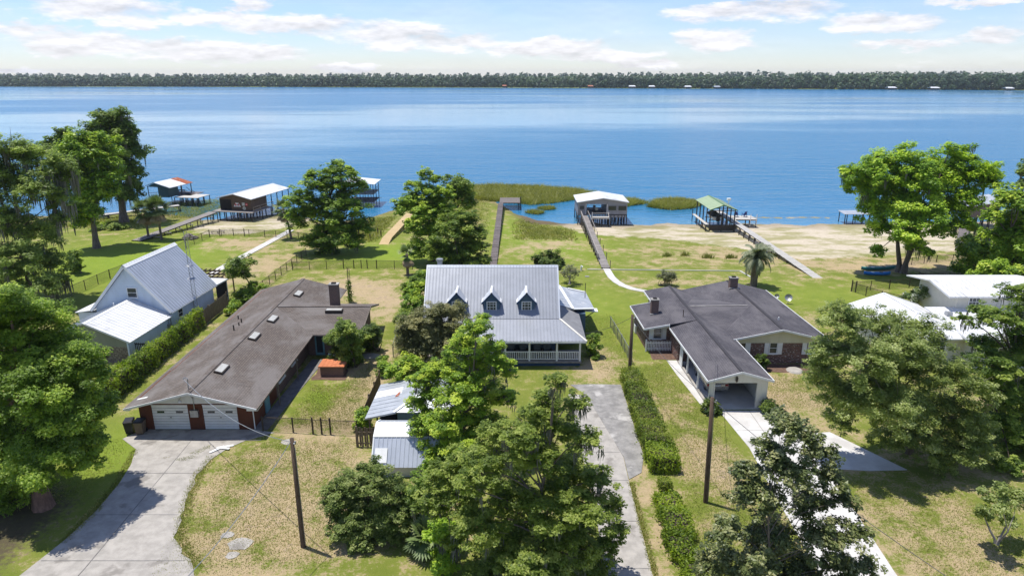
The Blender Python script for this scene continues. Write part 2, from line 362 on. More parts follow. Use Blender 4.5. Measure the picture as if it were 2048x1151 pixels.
L['olive'] = leaf_mat('leaf_olive', (0.115, 0.125, 0.045), (0.225, 0.225, 0.085), (0.38, 0.35, 0.15), trans=0.35)
L['hedge'] = leaf_mat('leaf_hedge', (0.072, 0.114, 0.020), (0.181, 0.240, 0.033), (0.315, 0.355, 0.058))
L['hedge_bright'] = leaf_mat('leaf_hedge_bright', (0.092, 0.150, 0.017), (0.226, 0.309, 0.028), (0.368, 0.442, 0.049))
L['grey'] = leaf_mat('leaf_grey', (0.124, 0.132, 0.085), (0.202, 0.217, 0.132), (0.310, 0.310, 0.202))
L['flower'] = leaf_mat('leaf_white_flower', (0.093, 0.155, 0.046), (0.202, 0.264, 0.093), (0.620, 0.620, 0.620))
L['frond'] = leaf_mat('palm_frond', (0.078, 0.116, 0.039), (0.163, 0.225, 0.078), (0.295, 0.341, 0.147), trans=0.2)
L['frond_grey'] = leaf_mat('pindo_frond', (0.115, 0.14, 0.08), (0.215, 0.245, 0.145), (0.40, 0.41, 0.28), trans=0.3, spec=0.15)
L['frond_dead'] = leaf_mat('dead_frond', (0.186, 0.132, 0.085), (0.326, 0.248, 0.155), (0.527, 0.419, 0.279), trans=0.15)
L['reed'] = leaf_mat('reed_blade', (0.15, 0.165, 0.035), (0.27, 0.28, 0.055), (0.42, 0.39, 0.13), trans=0.35)
L['grass'] = leaf_mat('grass_blade', (0.132, 0.163, 0.031), (0.264, 0.279, 0.062), (0.465, 0.388, 0.171), trans=0.3)
L['far'] = leaf_mat('far_forest_leaf', (0.018, 0.045, 0.017), (0.042, 0.085, 0.026), (0.10, 0.15, 0.04), trans=0.15)

# ------------------------------------------------------------------ terrain
LAKE_Z = -1.35
SHORE = [(-2600,140),(-200,128),(-90,130),(-75,134),(-66,131),(-58,127),(-52,128),(-46,131),(-38,128),(-33,124),(-27,129),(-22,141),(-15,150),(-6,152),(-2,141),(1,131),(5,127),(9,123.5),(14,123),(25,122.5),(60,122.5),(75,124),(95,126),(200,128),(2600,140)]
SHX = np.array([a for a, b in SHORE], float); SHY = np.array([b for a, b in SHORE], float)
FARX = np.array([-3000.0, -1044, -515, 0, 410, 806, 3000]); FARY = np.array([1560.0, 1450, 1398, 1327, 1223, 1118, 900])

def wob(x, y):
    return np.sin(x * 0.9 + 1.3 * np.sin(y * 0.37)) * 0.5 + np.sin(x * 0.41 + 2.0) * 0.6 + np.sin(x * 2.3 + y * 0.9) * 0.2

def height(x, y):
    x = np.asarray(x, float); y = np.asarray(y, float)
    ys = np.interp(x, SHX, SHY) + wob(x, y)
    u = np.clip((y - 72) / (ys - 72), 0, 1)
    z = LAKE_Z * (0.55 * u * u * (3 - 2 * u) + 0.45 * u)
    deep = np.clip((y - ys) * 0.035, 0, 4.0)
    z = np.where(y > ys, LAKE_Z - deep, z)
    # a thin sand bar just off the beach
    z = np.maximum(z, LAKE_Z + 0.07 - np.abs(y - 128.4 - 0.25 * np.sin(x * 0.7)) * 0.10 - np.clip(np.abs(x - 53) - 7.5, 0, 99) * 0.12 - 0.05 * np.sin(x * 1.3) ** 2)
    # small relief
    z = z + 0.012 * np.sin(x * 0.55 + y * 0.23) * np.sin(y * 0.31 - 0.4) * np.clip((ys - y) / 8, 0, 1) * np.clip((y - 20) / 10, 0, 1)
    fy = np.interp(x, FARX, FARY)
    far = LAKE_Z - 3.0 + np.clip((y - fy + 60) / 60, 0, 1) * 3.6 + np.clip((y - fy - 120) / 900, 0, 1) * 1.5
    return np.where(y > fy - 60, far, z)

def G(x, y): return float(height(x, y))

def in_poly(px, py, poly):
    inside = np.zeros(px.shape, bool); n = len(poly)
    for i in range(n):
        x0, y0 = poly[i]; x1, y1 = poly[(i + 1) % n]
        c = ((y0 > py) != (y1 > py)) & (px < (x1 - x0) * (py - y0) / ((y1 - y0) if y1 != y0 else 1e-9) + x0)
        inside ^= c
    return inside

def seg_dist(px, py, poly):
    d = np.full(px.shape, 1e9); n = len(poly)
    for i in range(n):
        x0, y0 = poly[i]; x1, y1 = poly[(i + 1) % n]
        vx, vy = x1 - x0, y1 - y0
        u = np.clip(((px - x0) * vx + (py - y0) * vy) / (vx * vx + vy * vy + 1e-9), 0, 1)
        d = np.minimum(d, np.hypot(px - x0 - u * vx, py - y0 - u * vy))
    return d

def soft(px, py, poly, w):
    d = seg_dist(px, py, poly); s = np.where(in_poly(px, py, poly), d, -d)
    return np.clip(0.5 + s / (2 * w), 0, 1)

def build_ground():
    xs = np.concatenate([[-3000, -2000, -1300, -800, -500, -320, -220, -160, -130], np.arange(-112, 112.1, 0.7), [130, 160, 220, 320, 500, 800, 1300, 2000, 3000]])
    ys = np.concatenate([[-400, -200, -100, -50, -20, 0, 12], np.arange(20, 166.1, 0.7), [175, 200, 260, 400, 700, 900], np.arange(1000, 1650, 25), [1750, 1900, 2100, 2400, 2800, 3400, 4200]])
    X, Y = np.meshgrid(xs, ys); Z = height(X, Y)
    nx, ny = len(xs), len(ys)
    co = np.stack([X, Y, Z], -1).reshape(-1, 3)
    i = np.arange(nx * ny).reshape(ny, nx)
    q = np.stack([i[:-1, :-1], i[:-1, 1:], i[1:, 1:], i[1:, :-1]], -1).reshape(-1, 4)
    me = bpy.data.meshes.new('ground')
    me.vertices.add(len(co)); me.vertices.foreach_set('co', co.ravel())
    me.loops.add(len(q) * 4); me.loops.foreach_set('vertex_index', q.ravel().astype(np.int32))
    me.polygons.add(len(q)); me.polygons.foreach_set('loop_start', np.arange(0, len(q) * 4, 4, dtype=np.int32))
    me.polygons.foreach_set('use_smooth', np.ones(len(q), bool))
    me.update()
    x, y = co[:, 0], co[:, 1]
    sand = np.zeros(len(co)); dry = np.full(len(co), 0.45); lush = np.zeros(len(co)); mud = np.zeros(len(co))
    beach = [(8.5,124),(10,119),(13.2,112.8),(24.2,110.5),(34.8,103),(42,95),(52.8,97.5),(66.8,101),(78,102),(110,104),(120,128),(60,131),(8,127)]
    sand = np.maximum(sand, soft(x, y, beach, 3.0))
    sand = np.maximum(sand, soft(x, y, [(-57,117),(-57.6,128.5),(-45,133),(-36,130),(-40,119),(-44.3,113.5),(-51,113)], 2.0))
    sand = np.maximum(sand, soft(x, y, [(-36,124),(-30,126),(-30,132),(-37,132)], 2.0) * 0.6)
    # near-lake strip everywhere is sparse
    ys_ = np.interp(x, SHX, SHY)
    sand = np.maximum(sand, np.clip(1 - np.abs(y - ys_) / 3.0, 0, 1) * 0.5 * (np.abs(x) < 130))
    def dblob(cx, cy, rx, ry, v, arr): arr[:] = arr + v * np.exp(-(((x - cx) / rx) ** 2 + ((y - cy) / ry) ** 2))
    dblob(-13.5, 35, 6.5, 7, 0.34, dry); dblob(-13, 46, 3.5, 5, 0.38, dry); dblob(-12.5, 56, 2.4, 5, 0.42, dry)
    dblob(-16, 74, 4.5, 7, 0.30, dry); dblob(-21, 80, 7, 5, 0.34, dry); dblob(-36, 90, 6, 13, 0.36, dry); dblob(-44, 105, 6, 6, 0.40, dry)
    dblob(11.5, 48, 2.5, 6, 0.18, dry); dblob(13.5, 41, 2.0, 4, 0.42, dry); dblob(9, 58, 2.5, 3, 0.30, dry); dblob(7.5, 55, 2, 2, 0.3, dry)
    dblob(22, 50, 4, 4, 0.38, dry); dblob(23, 32, 5, 5, 0.36, dry); dblob(8.2, 35, 1.0, 6, 0.35, dry); dblob(-41.5, 67, 3, 7, 0.55, dry)
    dblob(-47, 78, 5, 8, 0.05, dry); dblob(22, 82, 9, 2.0, 0.22, dry); dblob(33, 98, 14, 6, 0.25, dry); dblob(52, 91, 12, 4, 0.38, dry); dblob(72, 95, 14, 8, 0.3, dry)
    dblob(4, 104, 4, 5, 0.30, dry); dblob(30, 69, 3, 4, 0.12, dry); dblob(-60, 118, 6, 6, -0.1, dry)
    dblob(-55, 92, 14, 16, -0.45, dry); dblob(-18, 97, 9, 7, -0.42, dry); dblob(-15, 50, 2.0, 3.0, -0.25, dry); dblob(9.5, 72, 5, 12, -0.30, dry); dblob(35, 76, 10, 6, -0.20, dry)
    dblob(16, 45, 2.2, 4, -0.22, dry); dblob(10.5, 48, 1.5, 8, -0.15, dry); dblob(-29, 42, 4, 5, -0.3, dry); dblob(60, 84, 12, 5, -0.22, dry)
    dblob(-55, 95, 14, 16, 1.0, lush); dblob(-18, 98, 9, 8, 1.0, lush); dblob(8, 105, 9, 14, 0.75, lush); dblob(9.5, 72, 5, 10, 0.5, lush); dblob(-15, 50.3, 1.8, 2.2, 0.9, lush); dblob(-28, 41, 3, 5, 0.8, lush); dblob(35, 77, 12, 6, 0.45, lush); dblob(-1, 118, 5, 14, 0.6, lush)
    mud = np.maximum(mud, soft(x, y, [(0.5,132),(3,121.5),(10,121.5),(11,125),(5,129)], 2.5))
    mud = np.maximum(mud, soft(x, y, [(2,106),(8,105),(7,98),(3,99)], 2.5) * 0.35)
    dark_ground = soft(x, y, [(-40,26),(-26.5,28),(-25.8,36),(-29,39),(-40,40)], 2.0)
    mud = np.maximum(mud, dark_ground * 0.75)  # darker ground around the street tree
    farm = y > 900; dry[farm] = 0.25; sand[farm] = 0.0; lush[farm] = 0.0
    a = me.attributes.new('mask', 'FLOAT_COLOR', 'POINT')
    a.data.foreach_set('color', np.stack([np.clip(dry, 0, 1), sand, mud, np.clip(lush, 0, 1)], -1).ravel())
    m, t, b = principled('lawn')
    at = t.n.new('ShaderNodeAttribute'); at.attribute_name = 'mask'
    sc = t.n.new('ShaderNodeSeparateColor'); t.l.new(at.outputs['Color'], sc.inputs[0])
    fd, fs, fm = sc.outputs[0], sc.outputs[1], sc.outputs[2]; fl = at.outputs['Alpha']
    p = t.pos()
    n0 = t.noise(p, 0.11, 4.0, 0.6); n1 = t.noise(p, 0.55, 5.0, 0.65); n2 = t.noise(p, 3.2, 4.0, 0.65); n3 = t.noise(p, 14.0, 5.0, 0.75)
    # mower passes run along the plots
    g = t.mix(t.ramp(n1, 0.3, 0.7), (0.15, 0.185, 0.03), (0.225, 0.24, 0.05))
    g = t.mix(t.math('MULTIPLY', fl, 0.85), g, t.mix(n1, (0.17, 0.265, 0.026), (0.25, 0.33, 0.036)))
    g = t.mix(t.ramp(n3, 0.40, 0.70, 0.0, 0.5), g, (0.11, 0.135, 0.026))
    dr = t.mix(t.ramp(n2, 0.3, 0.7), (0.50, 0.375, 0.235), (0.37, 0.285, 0.165))
    dr = t.mix(t.ramp(n3, 0.42, 0.70, 0.0, 0.5), dr, (0.24, 0.175, 0.10))
    mixv = t.math('ADD', t.math('ADD', fd, t.math('MULTIPLY', t.math('SUBTRACT', n1, 0.5), 1.5)),
                  t.math('ADD', t.math('MULTIPLY', t.math('SUBTRACT', n2, 0.5), 0.9), t.math('MULTIPLY', t.math('SUBTRACT', n0, 0.5), 0.7)))
    n4 = t.noise(p, 6.5, 4.0, 0.7)
    mixv = t.math('ADD', mixv, t.math('MULTIPLY', t.math('SUBTRACT', n4, 0.5), 0.9))
    col = t.mix(t.ramp(mixv, 0.42, 0.80, 0.0, 0.92), g, dr)
    soil = t.ramp(t.math('ADD', mixv, t.math('MULTIPLY', t.math('SUBTRACT', t.noise(p, 0.9, 4.0, 0.7), 0.5), 1.2)), 0.95, 1.2, 0.0, 0.75)
    col = t.mix(soil, col, (0.33, 0.25, 0.18))
    sd = t.mix(t.ramp(n2, 0.3, 0.7), (0.56, 0.485, 0.375), (0.45, 0.385, 0.285))
    sd = t.mix(t.ramp(t.noise(t.mul(p, (0.16, 0.34, 1)), 1.0, 6.0, 0.68), 0.44, 0.60, 0.0, 0.85), sd, (0.27, 0.255, 0.105))
    sv = t.math('ADD', fs, t.math('ADD', t.math('MULTIPLY', t.math('SUBTRACT', n1, 0.5), 1.0), t.math('MULTIPLY', t.math('SUBTRACT', n2, 0.5), 0.5)))
    col = t.mix(t.ramp(sv, 0.38, 0.62), col, sd)
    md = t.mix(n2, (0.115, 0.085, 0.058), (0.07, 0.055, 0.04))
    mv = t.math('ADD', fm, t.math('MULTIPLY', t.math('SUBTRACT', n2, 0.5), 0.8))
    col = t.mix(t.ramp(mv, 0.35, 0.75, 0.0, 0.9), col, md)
    z = t.xyz(p)[2]
    wet = t.ramp(z, LAKE_Z - 0.02, LAKE_Z + 0.10, 1.0, 0.0)
    col = t.mix(t.math('MULTIPLY', wet, 0.6), col, (0.17, 0.125, 0.075))
    t.put(b.inputs['Base Color'], col); b.inputs['Roughness'].default_value = 0.95; b.inputs['Specular IOR Level'].default_value = 0.1
    t.put(b.inputs['Normal'], t.bump(t.math('ADD', n3, n2), 0.9, 0.06))
    me.materials.append(m)
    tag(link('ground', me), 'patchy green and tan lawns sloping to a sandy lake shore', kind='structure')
build_ground()

def build_lake():
    m, t, b = principled('lake_water')
    p = t.pos()
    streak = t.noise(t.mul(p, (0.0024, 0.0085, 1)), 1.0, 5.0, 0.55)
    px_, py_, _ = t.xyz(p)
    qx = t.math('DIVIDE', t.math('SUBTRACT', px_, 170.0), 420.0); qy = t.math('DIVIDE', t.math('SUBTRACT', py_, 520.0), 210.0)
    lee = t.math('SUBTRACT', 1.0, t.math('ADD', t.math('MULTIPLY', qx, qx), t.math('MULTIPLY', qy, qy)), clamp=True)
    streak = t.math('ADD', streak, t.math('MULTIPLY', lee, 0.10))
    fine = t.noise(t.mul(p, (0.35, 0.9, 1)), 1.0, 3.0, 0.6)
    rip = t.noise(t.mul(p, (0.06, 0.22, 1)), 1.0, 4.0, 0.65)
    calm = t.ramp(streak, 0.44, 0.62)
    col = t.mix(calm, (0.014, 0.14, 0.275), (0.10, 0.255, 0.38))  # paler base colour in calm lanes paints in the sky's reflection
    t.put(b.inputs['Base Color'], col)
    t.put(b.inputs['Roughness'], t.math('ADD', 0.20, t.math('MULTIPLY', calm, -0.10)))
    b.inputs['IOR'].default_value = 1.33; b.inputs['Specular IOR Level'].default_value = 0.5
    h = t.math('ADD', t.math('MULTIPLY', fine, 0.55), t.math('MULTIPLY', rip, 1.6))
    bn = t.n.new('ShaderNodeBump'); bn.inputs['Distance'].default_value = 0.55
    t.put(bn.inputs['Strength'], t.math('SUBTRACT', 0.95, t.math('MULTIPLY', t.math('MAXIMUM', calm, t.ramp(t.xyz(p)[1], 135.0, 175.0, 0.6, 0.0)), 0.84)))
    t.l.new(h, bn.inputs['Height']); t.put(b.inputs['Normal'], bn.outputs[0])
    xs = np.linspace(-2600, 2600, 41); ys = np.concatenate([np.arange(100, 300, 20), np.linspace(300, 1620, 30)])
    X, Y = np.meshgrid(xs, ys); co = np.stack([X, Y, np.full(X.shape, LAKE_Z)], -1).reshape(-1, 3)
    i = np.arange(co.shape[0]).reshape(len(ys), len(xs))
    q = np.stack([i[:-1, :-1], i[:-1, 1:], i[1:, 1:], i[1:, :-1]], -1).reshape(-1, 4)
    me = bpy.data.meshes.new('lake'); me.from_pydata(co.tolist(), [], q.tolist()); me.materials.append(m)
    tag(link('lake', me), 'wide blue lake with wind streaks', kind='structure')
build_lake()

def sheet(name, poly, mat, lift=0.03, label=None, step=1.0, thick=0.12):
    """a paved sheet with a thickness, laid over the ground"""
    me = bpy.data.meshes.new(name)
    n = len(poly); zt = [G(x, y) + lift for x, y in poly]
    vs = [(x, y, z) for (x, y), z in zip(poly, zt)] + [(x, y, z - thick) for (x, y), z in zip(poly, zt)]
    fs = [tuple(range(n)), tuple(range(n, 2 * n))[::-1]] + [(i, i + n, (i + 1) % n + n, (i + 1) % n) for i in range(n)]
    me.from_pydata(vs, [], fs); me.materials.append(mat); me.update()
    if me.polygons[0].normal.z < 0: me.flip_normals()
    return tag(link(name, me), label, kind='structure')

def rough_edge(poly, amp, step=0.7, seed=1, closed=True):
    """subdivide an outline and make it ragged"""
    r = random.Random(seed); out = []
    n = len(poly)
    for i in range(n if closed else n - 1):
        (x0, y0), (x1, y1) = poly[i], poly[(i + 1) % n]
        k = max(1, int(math.hypot(x1 - x0, y1 - y0) / step))
        for j in range(k):
            u = j / k; out.append((x0 + (x1 - x0) * u + r.uniform(-amp, amp), y0 + (y1 - y0) * u + r.uniform(-amp, amp) * 0.5))
    return out

sheet('driveway', [(-27.9,43.4),(-27.2,44.74),(-18.9,44.74),(-17.3,44.3),(-19.0,43.2),(-19.8,42.2),(-20.15,41.4)] +
      rough_edge([(-20.35,40.6),(-20.5,39.3),(-20.25,36.8),(-19.6,34.6),(-19.1,32.5),(-17.9,31.2),(-17.0,30.2),(-16.5,29.4),(-15.5,26),(-15,18)], 0.16, 0.45, 3, False) +
      [(-15,18),(-28,18),(-26.5,26),(-25.7,29.4),(-25.1,32.3),(-24.9,35),(-25.1,37.9),(-25.5,40),(-26.2,42.0)], M['concrete'], 0.03, 'cracked pale concrete driveway leading to the two garage doors')
sheet('driveway', [(4.9,52.3),(6.8,52.4),(9.15,52.3),(9.0,41.1),(8.5,39.1),(7.55,38.3),(7.62,41.0),(6.55,47.2),(6.0,50.4)], M['concrete_old'], 0.042, 'stained grey concrete parking pad beside the long hedge')
sheet('driveway', [(4.6,50.5),(6.05,50.4),(6.6,47.2),(7.6,41.0),(7.5,38.2),(7.35,29.5),(7.2,18),(4.4,18),(4.9,29.5),(5.0,36),(4.7,45)], M['concrete'], 0.03, 'narrow pale concrete drive between the oak and the hedge')
sheet('driveway', [(16.05,47.7),(19.75,47.7),(19.8,46.2),(20.4,44.0),(23.2,44.4),(26.1,39.4),(23.6,39.3),(21.0,39.6),(20.6,36),(20.1,29.7),(19.8,18),(15.6,18),(16.1,29.7),(16.3,36),(16.6,42.2)], M['concrete_white'], 0.03, 'bright concrete drive running from the carport')
sheet('path', [(14.1,57.4),(15.3,57.4),(15.3,48.1),(15.0,47.7),(14.3,54.4)], M['concrete_white'], 0.035, 'pale concrete path along the open side of the carport')
sheet('path', [(-19.0,44.7),(-17.95,44.7),(-17.2,55.6),(-17.2,57.6),(-18.3,57.6)], M['concrete_dark'], 0.035, 'shaded concrete path along the brown house')
sheet('patch', rough_edge([(-17.2,53.2),(-14.4,53.2),(-14.4,57.5),(-17.2,57.5)], 0.2, 0.6, 5), M['mulch'], 0.02, 'bare soil around the brick planter')
sheet('patch', rough_edge([(12.9,57.6),(15.2,57.6),(15.2,60.0),(12.9,60.0)], 0.12, 0.5, 9), M['mulch'], 0.02, 'brown mulch bed before the picket gate')
sheet('patch', rough_edge([(19.9,56.6),(28,56.6),(28,54.6),(20.2,54.9)], 0.25, 0.7, 6), M['mulch'], 0.02, 'brown mulch bed below the brick gable wall')
for i, (px, py, r, lab) in enumerate([(-16.15, 32.75, 0.42, 'small grey concrete patch in the dry lawn, farthest of three'), (-15.1, 32.0, 0.75, 'largest grey concrete patch in the dry lawn'), (-15.2, 31.05, 0.4, 'small grey concrete patch in the dry lawn, nearest of three'), (-13.2, 58.4, 0.9, 'grey concrete slab by the round patio shrub'), (-16.0, 43.0, 0.5, 'pale worn concrete patch beside the chain link gate')]):
    sheet('patch', [(px + r * (1.25 if i == 3 else 1) * math.cos(a) * random.uniform(0.75, 1.1), py + r * 0.8 * math.sin(a) * random.uniform(0.75, 1.1)) for a in np.linspace(0, 2 * math.pi, 15)[:-1]], M['concrete'], 0.025, lab)
for (a_, b_) in (((-24.9, 43.2), (-17.9, 43.2)), ((-26.0, 42.6), (-23.2, 44.7)), ((-22.9, 44.7), (-22.6, 30.0)), ((-25.2, 39.0), (-20.5, 39.0)), ((-24.9, 34.6), (-19.8, 34.6)), ((-25.3, 30.6), (-17.6, 30.6)), ((-22.6, 30.0), (-22.9, 18.5))):
    tag(MB().beam((a_[0], a_[1], G(*a_) + 0.0325), (b_[0], b_[1], G(*b_) + 0.0325), 0.045, 0.008).build('joint', M['concrete_dark'], bpy.data.objects['driveway']))
for k_, (a_, b_) in enumerate((((6.0, 48.2), (4.8, 48.2)), ((6.9, 45.0), (4.75, 45.0)), ((7.45, 41.6), (4.85, 41.6)), ((7.5, 38.2), (4.95, 38.2)), ((7.42, 34.0), (4.97, 34.0)), ((7.35, 30.0), (4.9, 30.0)))):
    MB().beam((a_[0], a_[1], G(*a_) + 0.0325), (b_[0], b_[1], G(*b_) + 0.0325), 0.04, 0.008).build('joint', M['concrete_dark'], bpy.data.objects['driveway.002'])
for k_, (a_, b_) in enumerate((((16.45, 44.6), (20.2, 44.6)), ((16.6, 41.4), (21.5, 41.4)), ((16.35, 37.5), (20.7, 37.5)), ((16.2, 33.5), (20.4, 33.5)), ((18.4, 47.6), (18.3, 20.0)), ((20.4, 43.9), (21.0, 39.7)))):
    MB().beam((a_[0], a_[1], G(*a_) + 0.0325), (b_[0], b_[1], G(*b_) + 0.0325), 0.035, 0.008).build('joint', M['concrete_old'], bpy.data.objects['driveway.003'])
# weeds growing over the driveway joints are modelled with the grass further down

def ribbon(name, pts, w, mat, lift, label, thick=0.1):
    pts = [Vector((a, b, 0)) for a, b in pts]; Lp, Rp = [], []
    for i, p in enumerate(pts):
        d = (pts[min(i + 1, len(pts) - 1)] - pts[max(i - 1, 0)]).normalized(); n = Vector((-d.y, d.x, 0)) * w / 2
        Lp.append(p + n); Rp.append(p - n)
    mb = MB()
    for i in range(len(pts) - 1):
        q = [Rp[i], Rp[i + 1], Lp[i + 1], Lp[i]]
        mb.slab(*[(v.x, v.y, G(v.x, v.y) + lift) for v in q], thick)
    return tag(mb.build(name, mat), label, kind='structure')
ribbon('path', [(12.85,89.6),(12.85,87),(12.9,84.9),(13.2,82.8),(13.75,81.0),(14.6,79.6),(15.4,78.9),(16.9,77.9)], 0.95, M['concrete_white'], 0.05, 'curved concrete path joining the railed boardwalk')
ribbon('path', [(-39.7,85.5)] + [(-39.7 + 1.2 * u, 85.5 + 31 * u) for u in np.linspace(0.05, 1, 14)], 1.15, M['concrete_white'], 0.08, 'long straight concrete path running to the lake')

# ------------------------------------------------------------------ building helpers
def lerp(a, b, u): return tuple(p + (q - p) * u for p, q in zip(a, b))

def panels(parent, A, B, C, D, n, mat, rib=None, name='roof_panel', h=0.035, w=0.05, lift=0.012, label_fn=None, mats=None):
    """n metal sheets laid side by side from edge A-D to edge B-C (A,B low edge); each has a raised seam"""
    nrm = (Vector(B) - Vector(A)).cross(Vector(D) - Vector(A)).normalized()
    if nrm.z < 0: nrm = -nrm
    for i in range(n):
        u0, u1 = i / n, (i + 1) / n - 0.0015
        a, b, c, d = [Vector(lerp(p, q, u)) + nrm * (lift + 0.02) for p, q, u in ((A, B, u0), (A, B, u1), (D, C, u1), (D, C, u0))]
        mb = MB(); mb.slab(a, b, c, d, 0.02)
        e = (b - a); L0 = max(e.length, 0.02); e.normalize(); f = (c - d); L1 = max(f.length, 0.02); f = f.normalized() if f.length > 1e-6 else e
        a2, d2 = a + e * min(w, L0), d + f * min(w, L1)
        mb.slab(a + nrm * h, a2 + nrm * h, d2 + nrm * h, d + nrm * h, h - 0.001)
        mb.build(name, (mats or {}).get(i, mat), parent)

def window(parent, c, w, h, rz=0.0, cols=2, rows=2, frame='white', pane='glass', name='window', fw=0.07, sill=True):
    """canonical window faces -y; c is its centre on the wall face"""
    mb = MB()
    mb.box(-w/2, -w/2+fw, -0.07, 0.02, -h/2, h/2).box(w/2-fw, w/2, -0.07, 0.02, -h/2, h/2)
    mb.box(-w/2+fw, w/2-fw, -0.07, 0.02, h/2-fw, h/2).box(-w/2+fw, w/2-fw, -0.07, 0.02, -h/2, -h/2+fw)
    for i in range(1, cols):
        x = -w/2 + w * i / cols; mb.box(x-0.018, x+0.018, -0.05, 0.0, -h/2+fw, h/2-fw)
    for j in range(1, rows):
        z = -h/2 + h * j / rows; mb.box(-w/2+fw, w/2-fw, -0.055, -0.002, z-0.02, z+0.02)
    o = mb.build(name, M[frame], parent, c, rz)
    MB().box(-w/2+fw, w/2-fw, -0.028, 0.01, -h/2+fw, h/2-fw).build('pane', M[pane], o)
    if sill: MB().box(-w/2-0.05, w/2+0.05, -0.12, 0.01, -h/2-0.06, -h/2-0.002).build('sill', M[frame], o)
    return o

def shutter(parent, c, w, h, rz=0.0, mat='white'):
    mb = MB().box(-w/2, w/2, -0.035, 0.0, -h/2, h/2)
    for s in (-1, 1): mb.box(s*w/2-0.03*(s > 0), s*w/2+0.03*(s < 0), -0.055, -0.034, -h/2, h/2)
    k = int(h / 0.14)
    for i in range(k): mb.box(-w/2+0.03, w/2-0.03, -0.048, -0.034, -h/2+h*(i+0.2)/k, -h/2+h*(i+0.65)/k)
    return mb.build('shutter', M[mat], parent, c, rz)

def gable_slabs(mb, x0, xr, x1, ze0, zr, ze1, y0, y1, th=0.16):
    mb.slab((x0, y0, ze0), (xr, y0, zr), (xr, y1, zr), (x0, y1, ze0), th)
    mb.slab((xr, y0, zr), (x1, y0, ze1), (x1, y1, ze1), (xr, y1, zr), th)

def chimney(parent, x, y, z0, z1, w, dpt, mat='brick_brown'):
    ch = MB().box(x-w/2, x+w/2, y-dpt/2, y+dpt/2, z0, z1).build('chimney', M[mat], parent)
    MB().box(x-w/2-0.06, x+w/2+0.06, y-dpt/2-0.06, y+dpt/2+0.06, z1, z1+0.09).build('chimney_cap', M['concrete_old'], ch)
    MB().box(x-w/4, x+w/4, y-dpt/4, y+dpt/4, z1+0.091, z1+0.2).build('flue', M['dark'], ch)
    MB().slab((x-w/2-0.12, y-dpt/2-0.12, z0+0.3), (x+w/2+0.12, y-dpt/2-0.12, z0+0.3), (x+w/2+0.12, y-dpt/2, z0+0.33), (x-w/2-0.12, y-dpt/2, z0+0.33), 0.03).build('flashing', M['galv'], ch)
    return ch

# ================================================================== brown ranch house
H1 = thing('ranch_house', 'long brown shingled ranch house with two white garage doors', 'house', (0, 0, 0))
XR, ZR, XL, XE, ZE = -22.84, 3.55, -27.55, -18.13, 2.30
MB().box(-27.1, -18.95, 49.9, 70.6, 0, 2.45).build('wall', M['brick_brown'], H1)
MB().box(-18.9, -14.5, 58.7, 65.8, 0, 2.42).build('wall', M['brick_brown'], H1)['label'] = 'brick walls of the side wing'
# garage front, built round its two door openings
g = MB(); dz = 2.0
for (a, b_) in ((-27.2, -26.28), (-23.63, -22.56), (-20.05, -18.95)): g.box(a, b_, 44.8, 45.0, 0, dz)
g.box(-27.2, -18.95, 44.8, 45.0, dz, 2.12).box(-27.2, -27.0, 45.0, 49.9, 0, 2.42).box(-19.15, -18.95, 45.0, 49.9, 0, 2.42)
g.build('garage_wall', M['wood_red'], H1)
MB().prism([(-27.2, 2.121), (-18.95, 2.121), (-18.95, 2.42), (XR, 3.42), (-27.2, 2.42)], 44.75, 44.98).build('gable', M['sid_white'], H1)
MB().prism([(-27.1, 2.45), (-18.95, 2.45), (XR, 3.40)], 70.4, 70.6).build('gable', M['brick_brown'], H1)
MB().prism([(58.7, 2.42), (65.8, 2.42), (62.3, 3.40)], -14.7, -14.5, 'x').build('gable', M['brick_brown'], H1)
rf = MB(); gable_slabs(rf, XL, XR, XE, ZE, ZR, ZE, 43.6, 71.6, 0.1); roof1 = rf.build('roof', M['sh_brown'], H1)
rf = MB(); rf.slab((XR, 62.3, ZR-0.004), (-13.65, 62.3, ZR-0.004), (-13.75, 57.95, 2.31), (XR, 57.95, 2.31), 0.1)
rf.slab((XR, 62.3, ZR-0.004), (-13.65, 62.3, ZR-0.004), (-13.75, 66.65, 2.31), (XR, 66.65, 2.31), 0.1)
roof1b = rf.build('roof', M['sh_brown_x'], H1); roof1b['label'] = 'shingled roof of the side wing'
# ridge caps
MB().beam((XR, 43.6, ZR+0.005), (XR, 71.6, ZR+0.005), 0.34, 0.03).build('ridge_cap', M['sh_brown_x'], roof1)
MB().beam((XR+0.3, 62.3, ZR+0.0), (-13.65, 62.3, ZR+0.0), 0.34, 0.03).build('ridge_cap', M['sh_brown'], roof1b)
for pts in (((XL, 43.56, ZE-0.07), (XR, 43.56, ZR-0.07)), ((XR, 43.56, ZR-0.07), (XE, 43.56, ZE-0.07)), ((XE+0.02, 43.6, ZE-0.07), (XE+0.02, 57.9, ZE-0.07)), ((XL-0.02, 43.6, ZE-0.07), (XL-0.02, 71.6, ZE-0.07)), ((XE, 57.9, ZE-0.06), (-13.75, 57.9, ZE-0.06)), ((-13.72, 57.95, ZE-0.07), (-13.62, 62.3, ZR-0.07)), ((-13.62, 62.3, ZR-0.07), (-13.72, 66.65, ZE-0.07))):
    MB().beam(pts[0], pts[1], 0.05, 0.15).build('fascia', M['white'] if pts[0][1] < 44 and pts[1][1] < 44 else M['post_wood'], H1)
MB().box(XL, -27.25, 43.75, 44.8, 2.05, 2.2).build('eave_box', M['white'], H1); MB().box(-18.9, XE, 43.75, 44.8, 2.05, 2.2).build('eave_box', M['white'], H1)
